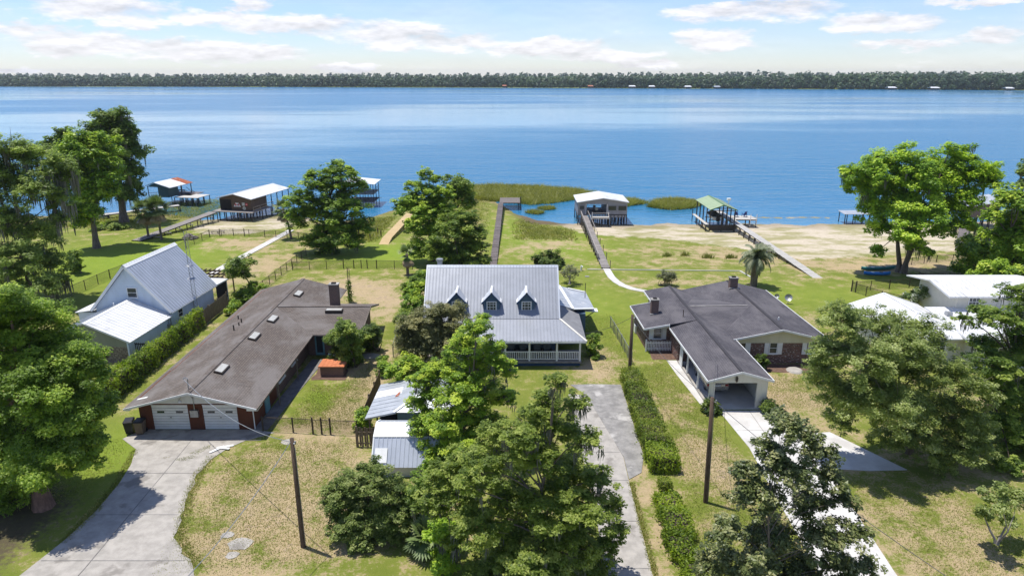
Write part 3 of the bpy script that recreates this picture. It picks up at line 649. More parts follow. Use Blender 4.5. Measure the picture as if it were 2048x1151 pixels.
for k, (a, b_) in enumerate(((-26.28, -23.63), (-22.56, -20.05))):
    dr = MB().box(a, b_, 44.86, 44.9, 0, dz).build('garage_door', M['post_wood'], H1)
    MB().box(a, b_, 44.79, 44.86, dz-0.06, dz-0.001).build('door_frame', M['white'], dr)
    for i in range(9):
        MB().box(a+0.02, b_-0.02, 44.825, 44.86, 0.02+i*0.216, 0.02+i*0.216+0.186).build('panel', M['white'], dr)
    for fx in (0.24, 0.76):
        xx = a + (b_-a)*fx; MB().box(xx-0.26, xx+0.26, 44.812, 44.824, 1.34, 1.49).build('pane', M['glass'], dr)
    MB().box((a+b_)/2-0.06, (a+b_)/2+0.06, 44.8, 44.824, 0.95, 1.0).build('handle', M['iron'], dr)
MB().box(-23.43, -22.85, 44.62, 44.8, 1.08, 1.62).build('meter_box', M['galv'], H1)
MB().tube([(-23.1, 44.72, 1.62), (-23.1, 44.72, 2.5), (-23.1, 44.3, 3.2), (-23.05, 44.3, 4.3), (-23.2, 44.25, 4.42), (-23.35, 44.25, 4.32)], 0.035, 6).build('service_mast', M['galv'], H1)
MB().tube([(-23.95, 44.75, 2.62), (-23.95, 44.5, 2.66), (-23.95, 44.45, 2.55), (-23.95, 44.45, 2.4)], [0.03, 0.03, 0.09, 0.14], 8).build('flood_light', M['white'], H1)
zs = lambda x: ZR - (ZR-ZE) * abs(x-XR) / (XE-XR)
for (x_, y_) in ((-22.45, 47.9), (-22.4, 54.7), (-22.3, 59.1), (-22.2, 66.7)):
    sk = MB().slab((x_-0.02, y_-0.75, zs(x_-0.02)+0.15), (x_+0.62, y_-0.75, zs(x_+0.62)+0.15), (x_+0.62, y_+0.75, zs(x_+0.62)+0.15), (x_-0.02, y_+0.75, zs(x_-0.02)+0.15), 0.16).build('skylight', M['iron'], H1)
    MB().slab((x_+0.05, y_-0.68, zs(x_+0.05)+0.19), (x_+0.55, y_-0.68, zs(x_+0.55)+0.19), (x_+0.55, y_+0.68, zs(x_+0.55)+0.19), (x_+0.05, y_+0.68, zs(x_+0.05)+0.19), 0.035).build('dome', M['skylight'], sk)
sk = MB().box(-17.75, -16.15, 61.1, 61.75, 3.25, 3.5).build('skylight', M['iron'], H1); MB().box(-17.68, -16.22, 61.16, 61.69, 3.501, 3.54).build('dome', M['skylight'], sk)
for (x_, y_, hh) in ((-25.99, 60.98, 0.35), (-25.04, 59.33, 0.4), (-24.97, 58.54, 0.3), (-24.93, 57.26, 0.5)):
    MB().tube([(x_, y_, zs(x_)-0.1), (x_, y_, zs(x_)+hh)], 0.06, 7).build('vent_pipe', M['iron'], H1)
chimney(H1, -17.25, 63.1, 3.0, 5.5, 0.85, 0.7, 'brick_brown')
for y_ in (51.3, 54.6): window(H1, (-18.95, y_, 1.45), 1.5, 0.9, R(90), 2, 1, 'white', 'glass')
MB().box(-18.95, -18.87, 47.2, 48.1, 0.03, 2.05).build('door', M['teal'], H1)
MB().box(-18.2, -17.35, 58.62, 58.7, 0.03, 2.08).build('door', M['teal'], H1)
MB().box(-18.05, -17.5, 58.6, 58.622, 0.3, 1.95).build('door_glass', M['glass'], H1)
for y_ in (48.6, 53.4):
    MB().beam((-18.3, y_, 0.05), (-18.3, y_, 2.25), 0.09).build('post', M['post_wood'], H1)
MB().tube([(-18.16, 44.2, 2.2), (-18.5, 44.4, 2.0), (-18.86, 44.72, 1.9), (-18.86, 44.72, 0.1)], 0.04, 6).build('downspout', M['white'], H1)
pt = MB().slab((-20.6, 46.3, zs(-20.6)+0.01), (-19.5, 46.3, zs(-19.5)+0.01), (-19.5, 47.6, zs(-19.5)+0.01), (-20.6, 47.6, zs(-20.6)+0.01), 0.012).build('roof_patch', M['sh_brown_x'], H1)

# ================================================================== pale blue barn-roofed house
H2 = thing('barn_house', 'pale blue house with steep silver metal gable roof and low white front roof', 'house', (-34.4, 56.65, 0), R(-4))
rx, rz_, ez = -3.8, 7.2, 2.5
MB().box(-7.6, 0.0, 7.2, 15.8, 0, 2.55).build('wall', M['sid_blue'], H2)
MB().prism([(-7.6, 2.55), (0.0, 2.55), (0.0, 2.75), (rx, 6.95), (-7.6, 2.75)], 7.2, 7.4).build('gable', M['sid_blue'], H2)
MB().prism([(-7.6, 2.55), (0.0, 2.55), (0.0, 2.75), (rx, 6.95), (-7.6, 2.75)], 15.6, 15.8).build('gable', M['sid_blue'], H2)
rf = MB(); gable_slabs(rf, -8.0, rx, 0.4, ez, rz_, ez, 6.85, 16.1, 0.1); r2 = rf.build('roof', M['barn_roof'], H2)
panels(r2, (0.4, 6.85, ez), (0.4, 16.1, ez), (rx, 16.1, rz_), (rx, 6.85, rz_), 22, M['barn_roof'])
panels(r2, (-8.0, 6.85, ez), (-8.0, 16.1, ez), (rx, 16.1, rz_), (rx, 6.85, rz_), 22, M['barn_roof'])
MB().slab((rx-0.3, 6.8, rz_-0.22), (rx, 6.8, rz_+0.085), (rx, 16.15, rz_+0.085), (rx-0.3, 16.15, rz_-0.22), 0.03).slab((rx+0.3, 6.8, rz_-0.22), (rx, 6.8, rz_+0.085), (rx, 16.15, rz_+0.085), (rx+0.3, 16.15, rz_-0.22), 0.03).build('ridge_cap', M['white'], r2)
for s in (-1, 1):
    MB().slab((rx, 6.80, rz_+0.04), (rx+s*4.2, 6.80, ez+0.04), (rx+s*4.2, 7.0, ez+0.04), (rx, 7.0, rz_+0.04), 0.2).build('rake_trim', M['white'], H2)
MB().box(0.36, 0.46, 6.9, 16.1, ez-0.12, ez-0.02).build('gutter', M['white'], H2)
window(H2, (-3.55, 7.2, 4.35), 1.05, 1.05, 0, 1, 2)
window(H2, (0.0, 8.9, 1.75), 0.9, 0.9, R(90), 1, 2, 'white', 'glass')
MB().tube([(0.06, 6.6, 2.3), (0.06, 6.6, 0.2)], 0.04).build('conduit', M['galv'], H2); MB().tube([(0.06, 7.0, 2.3), (0.06, 7.0, 0.2)], 0.04).build('conduit', M['galv'], H2)
MB().box(0.0, 0.2, 6.4, 6.75, 0.9, 1.4).build('meter_box', M['galv'], H2)
# low front block with stone face
MB().box(-7.6, -0.02, 0.35, 7.19, 0, 2.0).build('wall', M['sid_blue'], H2)['label'] = 'pale blue side wall of the low front block'
MB().box(-7.62, 0.0, 0.2, 0.348, 0, 1.55).build('stone_wall', M['stone'], H2)
MB().prism([(-7.62, 1.552), (0.0, 1.552), (0.0, 2.02), (rx, 3.6), (-7.62, 2.02)], 0.21, 0.34).build('gable', M['sid_olive'], H2)
MB().box(-0.09, 0.05, 0.1, 0.25, 0, 2.05).build('corner_post', M['sid_blue'], H2)
rf = MB(); gable_slabs(rf, -7.95, rx, 0.3, 2.05, 3.75, 2.05, 0.0, 7.2, 0.1); r2b = rf.build('roof', M['white_roof'], H2); r2b['label'] = 'low white metal roof over the front block'
panels(r2b, (0.3, 0.0, 2.05), (0.3, 7.18, 2.05), (rx, 7.18, 3.75), (rx, 0.0, 3.75), 16, M['white_roof'], h=0.02)
panels(r2b, (-7.95, 0.0, 2.05), (-7.95, 7.18, 2.05), (rx, 7.18, 3.75), (rx, 0.0, 3.75), 16, M['barn_roof'], h=0.02)
MB().slab((rx-0.2, -0.03, 3.73), (rx, -0.03, 3.82), (rx, 7.15, 3.82), (rx-0.2, 7.15, 3.73), 0.03).slab((rx+0.2, -0.03, 3.73), (rx, -0.03, 3.82), (rx, 7.15, 3.82), (rx+0.2, 7.15, 3.73), 0.03).build('ridge_cap', M['white'], r2b)
MB().tube([(-5.0, 6.2, 3.1), (-5.0, 6.2, 3.6)], 0.06).build('vent_pipe', M['white'], H2)
window(H2, (-2.45, 0.2, 1.0), 0.62, 0.8, 0, 1, 2, 'iron', 'glass')
# lean-to at the left, flat porch and pergola at the back
MB().box(-9.9, -7.62, 7.6, 10.4, 0, 2.0).build('lean_to', M['sid_blue'], H2); MB().slab((-10.1, 7.4, 2.05), (-7.7, 7.4, 2.4), (-7.7, 10.6, 2.4), (-10.1, 10.6, 2.05), 0.08).build('lean_to_roof', M['white_roof'], H2)
MB().slab((-4.5, 15.9, 2.62), (0.55, 15.9, 2.62), (0.55, 18.6, 2.5), (-4.5, 18.6, 2.5), 0.14).build('porch_roof', M['white_roof'], H2)
for x_ in (-4.2, -2.0, 0.3): MB().beam((x_, 18.4, 0), (x_, 18.4, 2.37), 0.11).build('post', M['white'], H2)
MB().box(0.27, 0.31, 16.0, 18.35, 0.1, 2.3).build('screen', M['dark'], H2)
for z_ in (0.3, 0.8): MB().beam((0.34, 15.9, z_), (0.34, 18.4, z_), 0.06).build('rail', M['white'], H2)
for y_ in (18.9, 20.2, 21.5):
    MB().beam((-4.5, y_, 2.5), (-0.2, y_, 2.5), 0.09, 0.16).build('pergola_beam', M['pole_wood'], H2)
for i in range(8): MB().beam((-4.3+i*0.56, 18.7, 2.62), (-4.3+i*0.56, 21.9, 2.62), 0.06, 0.1).build('pergola_rafter', M['pole_wood'], H2)
for x_ in (-4.3, -0.4): MB().beam((x_, 21.4, 0), (x_, 21.4, 2.45), 0.12).build('pergola_post', M['pole_wood'], H2)
for i in range(7): MB().box(0.1+i*0.17, 0.16+i*0.17, 0.9, 0.95, 0.05, 1.7).build('gate_slat', M['black'], H2)
MB().box(0.08, 1.2, 0.96, 1.0, 1.5, 1.6).build('gate_rail', M['black'], H2)

# ================================================================== slate blue cape house
H3 = thing('cape_house', 'slate blue cape house with grey metal roof, three dormers and a front porch', 'house', (0, 0, 0))
xl, xr, yf, yr, zb, zt = -8.05, 4.34, 58.45, 62.7, 3.65, 7.5
MB().box(xl+0.3, xr-0.3, 58.9, 66.6, 0.45, 3.7).build('wall', M['sid_bluegray'], H3)
MB().box(xl+0.3, xr-0.3, 58.95, 66.55, 0, 0.45).build('foundation', M['concrete_dark'], H3)
for x_ in (xl+0.3, xr-0.5): MB().prism([(58.9, 3.7), (66.6, 3.7), (62.7, 7.3)], x_, x_+0.2, 'x').build('gable', M['sid_bluegray'], H3)
rf = MB(); rf.slab((xl, yf, zb), (xr, yf, zb), (xr, yr, zt), (xl, yr, zt), 0.12); rf.slab((xl, 66.95, zb), (xr, 66.95, zb), (xr, yr, zt), (xl, yr, zt), 0.12)
r3 = rf.build('roof', M['cape_roof'], H3)
panels(r3, (xl, yf, zb), (xr, yf, zb), (xr, yr, zt), (xl, yr, zt), 41, M['cape_roof'])
MB().slab((xl-0.02, yr-0.22, zt-0.13), (xr+0.02, yr-0.22, zt-0.13), (xr+0.02, yr, zt+0.09), (xl-0.02, yr, zt+0.09), 0.03).slab((xl-0.02, yr+0.22, zt-0.13), (xr+0.02, yr+0.22, zt-0.13), (xr+0.02, yr, zt+0.09), (xl-0.02, yr, zt+0.09), 0.03).build('ridge_cap', M['barn_roof'], r3)
for x_ in (xl, xr): MB().slab((x_-0.06, yf, zb+0.06), (x_+0.06, yf, zb+0.06), (x_+0.06, yr, zt+0.06), (x_-0.06, yr, zt+0.06), 0.16).build('rake_trim', M['barn_roof'], H3)
# porch roof, hipped round the right corner
ye, ze, xe = 55.7, 2.55, 6.55
rf = MB(); rf.slab((xl, ye, ze), (xe, ye, ze), (xr, yf+0.05, zb-0.02), (xl, yf+0.05, zb-0.02), 0.1)
pr = rf.build('porch_roof', M['cape_roof'], H3)
nl = 40
panels(pr, (xl, ye, ze), (xr, ye, ze), (xr, yf+0.05, zb-0.02), (xl, yf+0.05, zb-0.02), 41, M['cape_roof'])
for i in range(7):
    u0, u1 = i / 7, (i + 1) / 7 - 0.003
    f = lambda u: (xr + (xe - xr) * u, ye, ze); k = lambda u: (xr + (xe - xr) * u, ye + (yf + 0.05 - ye) * (1 - u), ze + (zb - 0.02 - ze) * (1 - u))
    MB().slab((f(u0)[0], ye, ze+0.032), (f(u1)[0], ye, ze+0.032), (k(u1)[0], k(u1)[1], k(u1)[2]+0.032), (k(u0)[0], k(u0)[1], k(u0)[2]+0.032), 0.02).build('roof_panel', M['cape_roof'], pr)
    MB().beam((f(u0)[0], ye, ze+0.05), (k(u0)[0], k(u0)[1], k(u0)[2]+0.05), 0.04, 0.04).build('seam', M['cape_roof'], pr)
MB().slab((xe, ye, ze), (xe, 62.9, ze), (xr, 62.9, zb-0.02), (xr, yf+0.05, zb-0.02), 0.1).build('side_porch_roof', M['cape_roof_dk'], H3)
MB().beam((xr, yf+0.05, zb+0.03), (xe, ye, ze+0.04), 0.2, 0.04).build('hip_cap', M['wall_cream'], H3)
MB().box(xl, xe, ye-0.04, ye, ze-0.16, ze-0.01).build('fascia', M['white'], H3)
# porch
MB().box(xl+0.3, 6.2, 56.15, 58.9, 0.3, 0.45).build('porch_floor', M['plank_gray'], H3); MB().box(xl+0.4, 6.1, 56.25, 58.9, 0, 0.3).build('porch_skirt', M['blue_trim'], H3)
posts = [-7.6, -5.2, -2.9, -0.6, 1.55, 4.0, 6.05]
for x_ in posts: MB().box(x_-0.08, x_+0.08, 56.25, 56.41, 0.45, 2.5).build('porch_post', M['white'], H3)
MB().box(xl+0.2, 6.3, 56.28, 56.4, 2.5, 2.62).build('porch_beam', M['white'], H3)
for a, b_ in zip(posts[:-1], posts[1:]):
    rl = MB().box(a+0.08, b_-0.08, 56.29, 56.37, 1.28, 1.36).box(a+0.08, b_-0.08, 56.30, 56.36, 0.58, 0.64).build('railing', M['white'], H3)
    n = int((b_-a-0.16) / 0.155)
    bm_ = None
    for i in range(n):
        x_ = a + 0.08 + (b_-a-0.16) * (i+0.5) / n
        if bm_ is None: bm_ = MB().box(-0.028, 0.028, -0.025, 0.025, 0.64, 1.28).mesh('baluster', M['white'])
        link('baluster', bm_, rl, (x_, 56.33, 0))
for x_ in (-0.2, 1.1, 2.4): window(H3, (x_+0.4, 58.9, 1.75), 1.25, 1.35, 0, 1, 1)
MB().box(-4.0, -3.0, 58.82, 58.9, 0.46, 2.5).build('door', M['white'], H3)
window(H3, (-6.0, 58.9, 1.7), 1.2, 1.4, 0, 2, 2)
MB().box(4.05, 6.0, 60.2, 60.35, 0.45, 2.6).build('porch_end_wall', M['sid_dkteal'], H3)
for (x_, c_) in ((-0.2, 'cloth_gray'), (1.0, 'cloth_gray'), (2.4, 'teal')):
    pass
# dormers
for x_ in (-5.05, -1.87, 1.33):
    d_ = MB().box(x_-0.72, x_+0.72, 59.15, 61.4, 3.9, 5.12).build('dormer', M['sid_bluegray'], H3)
    MB().prism([(x_-0.72, 5.121), (x_+0.72, 5.121), (x_, 5.85)], 59.15, 61.6).build('dormer_gable', M['sid_bluegray'], d_)
    for s in (-1, 1):
        MB().slab((x_, 58.9, 6.0), (x_+s*0.92, 58.9, 5.0), (x_+s*0.92, 60.3, 5.0), (x_, 61.45, 6.0), 0.07).build('dormer_roof', M['barn_roof'], d_)
        MB().slab((x_, 58.86, 6.0), (x_+s*0.95, 58.86, 4.97), (x_+s*0.95, 58.95, 4.97), (x_, 58.95, 6.0), 0.13).build('rake_trim', M['blue_trim'], d_)
        MB().slab((x_+s*0.8, 58.95, 5.17), (x_+s*0.93, 58.95, 5.03), (x_+s*0.93, 60.32, 5.03), (x_+s*0.8, 60.5, 5.17), 0.02).build('eave_flashing', M['white'], d_)
    MB().slab((x_-0.1, 58.88, 5.98), (x_, 58.88, 6.06), (x_, 61.45, 6.06), (x_-0.1, 61.45, 5.98), 0.02).slab((x_+0.1, 58.88, 5.98), (x_, 58.88, 6.06), (x_, 61.45, 6.06), (x_+0.1, 61.45, 5.98), 0.02).build('ridge_cap', M['white'], d_)
    w_ = window(H3, (x_, 59.15, 4.55), 0.92, 1.12, 0, 3, 4, fw=0.09)
# side annex at the right
MB().box(4.36, 7.2, 62.95, 69.0, 0, 2.55).build('annex_wall', M['sid_bluegray'], H3)
rf = MB(); rf.slab((4.3, 62.85, 3.5), (6.0, 62.85, 3.05), (6.0, 69.6, 3.05), (4.3, 69.6, 3.5), 0.08).slab((6.0, 62.85, 3.05), (8.2, 64.2, 2.6), (7.9, 69.6, 2.6), (6.0, 69.6, 3.05), 0.08)
ra = rf.build('annex_roof', M['tin'], H3)
panels(ra, (6.0, 62.9, 3.05), (6.0, 69.6, 3.05), (4.34, 69.6, 3.49), (4.34, 62.9, 3.49), 9, M['tin'], h=0.02)
for seg in (((6.0, 62.85, 3.1), (8.2, 64.2, 2.66)), ((5.95, 62.9, 3.11), (5.0, 69.6, 3.4)), ((6.0, 69.5, 3.1), (7.9, 69.6, 2.65))): MB().beam(seg[0], seg[1], 0.28, 0.03).build('roof_trim', M['white'], ra)
MB().slab((7.2, 64.0, 2.45), (8.55, 64.0, 2.4), (8.55, 65.0, 2.4), (7.2, 65.0, 2.45), 0.06).build('awning', M['white'], H3)
MB().beam((7.25, 64.3, 1.6), (8.3, 64.3, 2.36), 0.07).build('bracket', M['pole_wood'], H3)
MB().tube([(7.6, 67.5, 2.7), (7.6, 67.5, 4.3)], 0.035).build('vent_pipe', M['iron'], H3)
MB().tube([(-6.95, 63.4, 7.0), (-6.95, 63.4, 7.75)], 0.26, 10).tube([(-6.95, 63.4, 7.78), (-6.95, 63.4, 7.98)], 0.33, 10).build('flue', M['galv'], H3)
MB().box(4.5, 5.6, 62.9, 63.0, 0.4, 2.4).build('door', M['dark'], H3)

# ================================================================== charcoal-roofed brick house with carport
H4 = thing('brick_house', 'brick house with charcoal shingle roof and an open white carport', 'house', (0, 0, 0))
sk_ = lambda x, y: x - 0.036 * (y - 47.8)        # the plot is very slightly askew
def P(x, y, z): return (sk_(x, y), y, z)
rf = MB()
rf.slab(P(15.04,47.8,2.47), P(17.6,47.8,3.22), P(17.6,69.6,3.30), P(15.04,69.6,2.47), 0.1)
rf.slab(P(17.6,47.8,3.22), P(20.1,47.8,2.50), P(20.1,69.6,2.50), P(17.6,69.6,3.30), 0.1)
r4 = rf.build('roof', M['sh_grey'], H4)
rf = MB()
rf.slab(P(19.3,56.2,2.42), P(24.2,56.2,3.46), P(24.2,71.0,3.52), P(19.3,71.0,2.42), 0.1)
rf.slab(P(24.2,56.2,3.46), P(28.5,56.2,2.42), P(28.5,71.0,2.42), P(24.2,71.0,3.52), 0.1)
r4b = rf.build('roof', M['sh_grey'], H4); r4b['label'] = 'charcoal roof of the main wing'
rf = MB()
rf.slab(P(17.7,63.0,3.33), P(24.2,63.0,3.40), P(24.2,56.9,2.35), P(17.7,56.9,2.30), 0.08)
rf.slab(P(17.7,63.0,3.33), P(24.2,63.0,3.40), P(24.2,70.3,2.30), P(17.7,70.3,2.25), 0.08)
r4c = rf.build('roof', M['sh_grey_x'], H4); r4c['label'] = 'cross roof between the two ridges'
MB().beam(P(17.9,63.0,3.35), P(23.5,63.0,3.41), 0.16, 0.025).build('ridge_cap', M['concrete_old'], r4c)
rf = MB()
rf.slab(P(17.58,59.3,3.275), P(12.7,59.3,2.36), P(12.7,65.8,2.36), P(17.58,65.8,3.295), 0.1)
rf.slab(P(17.58,65.8,3.296), P(14.9,65.8,2.78), P(14.9,69.6,2.78), P(17.58,69.6,3.31), 0.1)
r4d = rf.build('roof', M['sh_grey'], H4); r4d['label'] = 'charcoal roof of the left wing'
MB().beam(P(17.6,47.8,3.24), P(17.6,69.6,3.32), 0.26, 0.03).build('ridge_cap', M['shingle_cap'], r4)
MB().beam(P(24.2,56.2,3.48), P(24.2,71.0,3.54), 0.26, 0.03).build('ridge_cap', M['shingle_cap'], r4b)
for a, b_ in (((15.04,47.77,2.42), (17.6,47.77,3.17)), ((17.6,47.77,3.17), (20.1,47.77,2.45)), ((15.02,47.8,2.41), (15.02,59.3,2.41)), ((20.12,47.8,2.44), (20.12,56.2,2.44)), ((19.3,56.17,2.36), (24.2,56.17,3.40)), ((24.2,56.17,3.40), (28.5,56.17,2.36)), ((12.7,59.27,2.30), (15.05,59.27,2.74)), ((12.68,59.3,2.30), (12.68,65.8,2.30)), ((15.0,59.28,2.45), (15.0,59.28,2.8)), ((14.88,65.8,2.7), (14.88,69.6,2.7)), ((12.7,65.82,2.3), (14.9,65.82,2.72)), ((28.52,56.2,2.36), (28.52,71.0,2.36))):
    MB().beam(P(*a), P(*b_), 0.05, 0.17).build('fascia', M['white'], H4)
def blk(name, x0, x1, y0, y1, z0, z1, mat, lab=None):
    o = MB().prism([P(x0,y0,0)[:2], P(x1,y0,0)[:2], P(x1,y1,0)[:2], P(x0,y1,0)[:2]], z0, z1, 'z').build(name, M[mat], H4)
    if lab: o['label'] = lab
    return o
blk('wall', 15.35, 19.75, 57.2, 69.2, 0, 2.4, 'brick_old'); blk('wall', 19.9, 28.1, 56.8, 70.6, 0, 2.35, 'brick_old', 'brick walls of the main wing')
blk('wall', 13.1, 15.35, 60.3, 65.5, 0, 2.3, 'brick_old', 'brick walls of the left wing')
MB().prism([P(19.9,56.8,0)[:1] + (2.0,), P(28.1,56.8,0)[:1] + (2.0,), P(28.1,56.8,0)[:1] + (2.45,), P(24.2,56.8,0)[:1] + (3.38,), P(19.9,56.8,0)[:1] + (2.45,)], 56.72, 56.82).build('gable', M['sid_yellow'], H4)
MB().prism([(sk_(13.1,60.3), 2.05), (sk_(15.35,60.3), 2.05), (sk_(15.35,60.3), 2.78), (sk_(13.1,60.3), 2.32)], 60.22, 60.32).build('gable', M['white'], H4)
# carport
front = [(15.3, 0), (15.72, 0), (15.72, 2.18), (18.98, 2.18), (18.98, 0), (19.8, 0), (19.8, 2.48), (17.6, 3.12), (15.3, 2.48)]
mbf = MB(); mbf.prism([(15.3,0),(15.72,0),(15.72,2.18),(15.3,2.18)], 48.1, 48.28); mbf.prism([(18.98,0),(19.8,0),(19.8,2.18),(18.98,2.18)], 48.1, 48.28); mbf.prism([(15.3,2.181),(19.8,2.181),(19.8,2.42),(17.6,3.10),(15.3,2.42)], 48.1, 48.28)
mbf.build('carport_front', M['sid_cream'], H4)
blk('carport_wall', 19.6, 19.78, 48.3, 57.1, 0, 2.4, 'sid_cream')
blk('carport_floor', 15.3, 19.75, 47.9, 57.1, 0.0, 0.07, 'concrete_white')
blk('carport_kerb', 15.32, 15.5, 48.3, 57.0, 0.07, 0.2, 'concrete')
for y_ in (51.2, 54.2): blk('carport_post', 15.34, 15.47, y_, y_+0.13, 0.2, 2.4, 'white')
blk('carport_beam', 15.33, 15.5, 48.3, 57.1, 2.2, 2.36, 'white')
MB().box(sk_(15.33,56.0)-0.02, sk_(15.33,56.0)+0.04, 55.6, 56.5, 0.1, 2.1).build('door', M['white'], H4)
lt = MB().tube([(17.32,48.02,2.75),(17.32,48.02,2.62),(17.32,48.02,2.35),(17.32,48.02,2.28)], [0.05,0.1,0.085,0.03], 6).build('wall_lantern', M['iron'], H4)
# windows and shutters on the main wing gable wall
for (xc, w_, sh) in ((20.75, 1.1, (21.5,)), (23.75, 0.75, (23.15, 24.35)), (27.4, 1.1, (26.55,))):
    window(H4, (sk_(xc,56.8), 56.8, 1.5), w_, 1.1, 0, 1, 2)
    for s_ in sh: shutter(H4, (sk_(s_,56.8), 56.8, 1.5), 0.4, 1.25)
window(H4, (sk_(14.2,60.3), 60.3, 1.55), 0.85, 1.15, 0, 1, 2)
for s_ in (13.6, 14.85): shutter(H4, (sk_(s_,60.3), 60.3, 1.55), 0.38, 1.25)
# picket gate across the little court
gt = MB().box(12.6, 15.1, 59.55, 59.6, 0.82, 0.9).box(12.6, 15.1, 59.55, 59.6, 0.25, 0.33).build('picket_rail', M['white'], H4)
pk = MB().box(-0.035, 0.035, -0.02, 0.02, 0.08, 1.05).mesh('picket', M['white'])
for i in range(17): link('picket', pk, gt, (12.68+i*0.147, 59.52, 0))
for x_ in (12.6, 15.12): MB().box(x_-0.06, x_+0.06, 59.5, 59.62, 0, 1.2).build('gate_post', M['white'], H4)
chimney(H4, sk_(14.4,62.8), 62.8, 2.4, 4.05, 0.7, 0.6, 'brick_brown'); chimney(H4, sk_(24.0,68.6), 68.6, 3.2, 4.5, 0.8, 0.6, 'brick_brown')
MB().tube([P(16.6,60.6,2.9), P(16.6,60.6,3.75)], 0.035).tube([P(16.6,60.6,3.7), P(16.55,60.6,3.75)], 0.07).build('vent_pipe', M['iron'], H4)
MB().tube([P(25.0,59.2,3.1), P(25.0,59.2,3.55)], 0.06).build('vent_pipe', M['white'], H4)
ac = MB().box(12.35,13.0,64.1,64.8,0.05,0.85).build('air_conditioner', M['white'], H4); MB().tube([(12.67,64.45,0.851),(12.67,64.45,0.9)], 0.26, 12).build('fan_guard', M['iron'], ac)
MB().box(19.95,20.5,56.55,56.78,0.1,0.7).build('air_conditioner', M['white'], H4)

# car under the carport: tail towards the drive
CAR = thing('car', 'pale champagne sedan parked nose in under the carport', 'car', (16.72, 50.5, 0.075))
prof = [(0.0,0.32),(0.02,0.62),(0.05,0.92),(0.55,1.0),(1.05,1.4),(1.6,1.46),(2.5,1.42),(3.15,1.02),(4.3,0.86),(4.5,0.6),(4.5,0.3)]
mb = MB(); K = len(prof)
for wdt in (0.0,):
    for s, inset in ((-0.88, 0.0), (0.88, 0.0)):
        for (yy, zz) in prof:
            k = 0.0 if zz < 0.95 else (zz-0.95)*0.42
            mb.v.append((s*(1-k/0.9) if zz > 0.95 else s*(0.96 if zz < 0.4 else 1.0), yy, zz))
mb.f += [tuple(range(K)), tuple(range(K, 2*K))[::-1]] + [(i, i+K, (i+1) % K + K, (i+1) % K) for i in range(K)]
body = mb.build('body', M['car'], CAR)
MB().slab((-0.62,0.62,1.05),(0.62,0.62,1.05),(0.58,1.02,1.385),(-0.58,1.02,1.385),-0.02).build('rear_window', M['glass'], CAR)
for s in (-1, 1):
    MB().box(s*0.74-0.13, s*0.74+0.13, -0.02, 0.05, 0.68, 0.86).build('tail_light', M['tail'], CAR)
    for yy in (0.85, 3.6):
        wh = MB().tube([(s*0.86,yy,0.31),(s*0.66,yy,0.31)], 0.31, 16).build('wheel', M['black'], CAR); MB().tube([(s*0.875,yy,0.31),(s*0.865,yy,0.31)], 0.19, 12).build('rim', M['galv'], wh)
MB().box(-0.85,0.85,-0.06,0.03,0.36,0.58).build('bumper', M['car'], CAR); MB().box(-0.26,0.26,-0.03,0.02,0.66,0.8).build('number_plate', M['white'], CAR); MB().box(-0.55,0.55,-0.035,-0.02+0.03,0.84,0.88).build('trim', M['galv'], CAR)

# ================================================================== white-roofed house at the far right
H5 = thing('white_house', 'cream house with bright white roofs behind the weeping tree', 'house', (0, 0, 0))
MB().box(34.6,41.0,57.0,65.3,0,2.5).build('wall', M['wall_cream'], H5); MB().box(40.5,53.0,55.6,62.0,0,2.55).build('wall', M['wall_cream'], H5)['label'] = 'walls of the low front range'
hp = MB(); A_, B_, C_, D_, E_, F_ = (34.1,56.4,2.5),(41.4,56.4,2.5),(41.4,65.8,2.5),(34.1,65.8,2.5),(37.7,60.0,3.75),(37.7,65.8,3.75)
hp.add([A_,B_,C_,D_,E_,F_,(34.1,56.4,2.35),(41.4,56.4,2.35),(41.4,65.8,2.35),(34.1,65.8,2.35)], [(0,1,4),(1,2,5,4),(2,3,5),(3,0,4,5),(6,7,1,0),(7,8,2,1),(8,9,3,2),(9,6,0,3),(9,8,7,6)])
hr = hp.build('hip_roof', M['white_roof'], H5)
for a, b_ in ((A_,E_),(B_,E_),(C_,F_),(D_,F_),(E_,F_)): MB().beam((a[0],a[1],a[2]+0.02),(b_[0],b_[1],b_[2]+0.02),0.25,0.03).build('hip_cap', M['white_roof'], hr)
lr = MB().slab((40.0,55.0,2.6),(53.4,55.0,2.6),(53.4,62.6,3.35),(40.0,62.6,3.35),0.12).build('low_roof', M['white_roof'], H5)
panels(lr, (40.0,55.0,2.6),(53.4,55.0,2.6),(53.4,62.6,3.35),(40.0,62.6,3.35), 26, M['white_roof'], h=0.03)
MB().box(42.8,52.6,62.2,68.5,0,4.75).build('upper_wall', M['wall_cream'], H5)
MB().prism([(62.2,4.75),(68.5,4.75),(65.2,5.25)],42.8,43.0,'x').build('gable', M['wall_cream'], H5)
ur = MB().slab((41.6,61.6,4.7),(53.2,61.6,4.7),(53.2,65.2,5.32),(41.6,65.2,5.32),0.12).slab((41.6,69.1,4.7),(53.2,69.1,4.7),(53.2,65.2,5.32),(41.6,65.2,5.32),0.12).build('upper_roof', M['white_roof'], H5)
panels(ur, (41.6,61.6,4.7),(53.2,61.6,4.7),(53.2,65.2,5.32),(41.6,65.2,5.32), 22, M['white_roof'], h=0.03)
window(H5, (44.4,62.2,4.05), 1.1, 0.85, 0, 3, 2); window(H5, (38.2,57.0,1.5), 1.6, 1.1, 0, 2, 2); window(H5, (43.5,55.6,1.5), 1.6, 1.1, 0, 2, 1)
MB().box(40.9,41.4,60.4,60.9,3.2,3.55).build('roof_vent', M['galv'], H5)

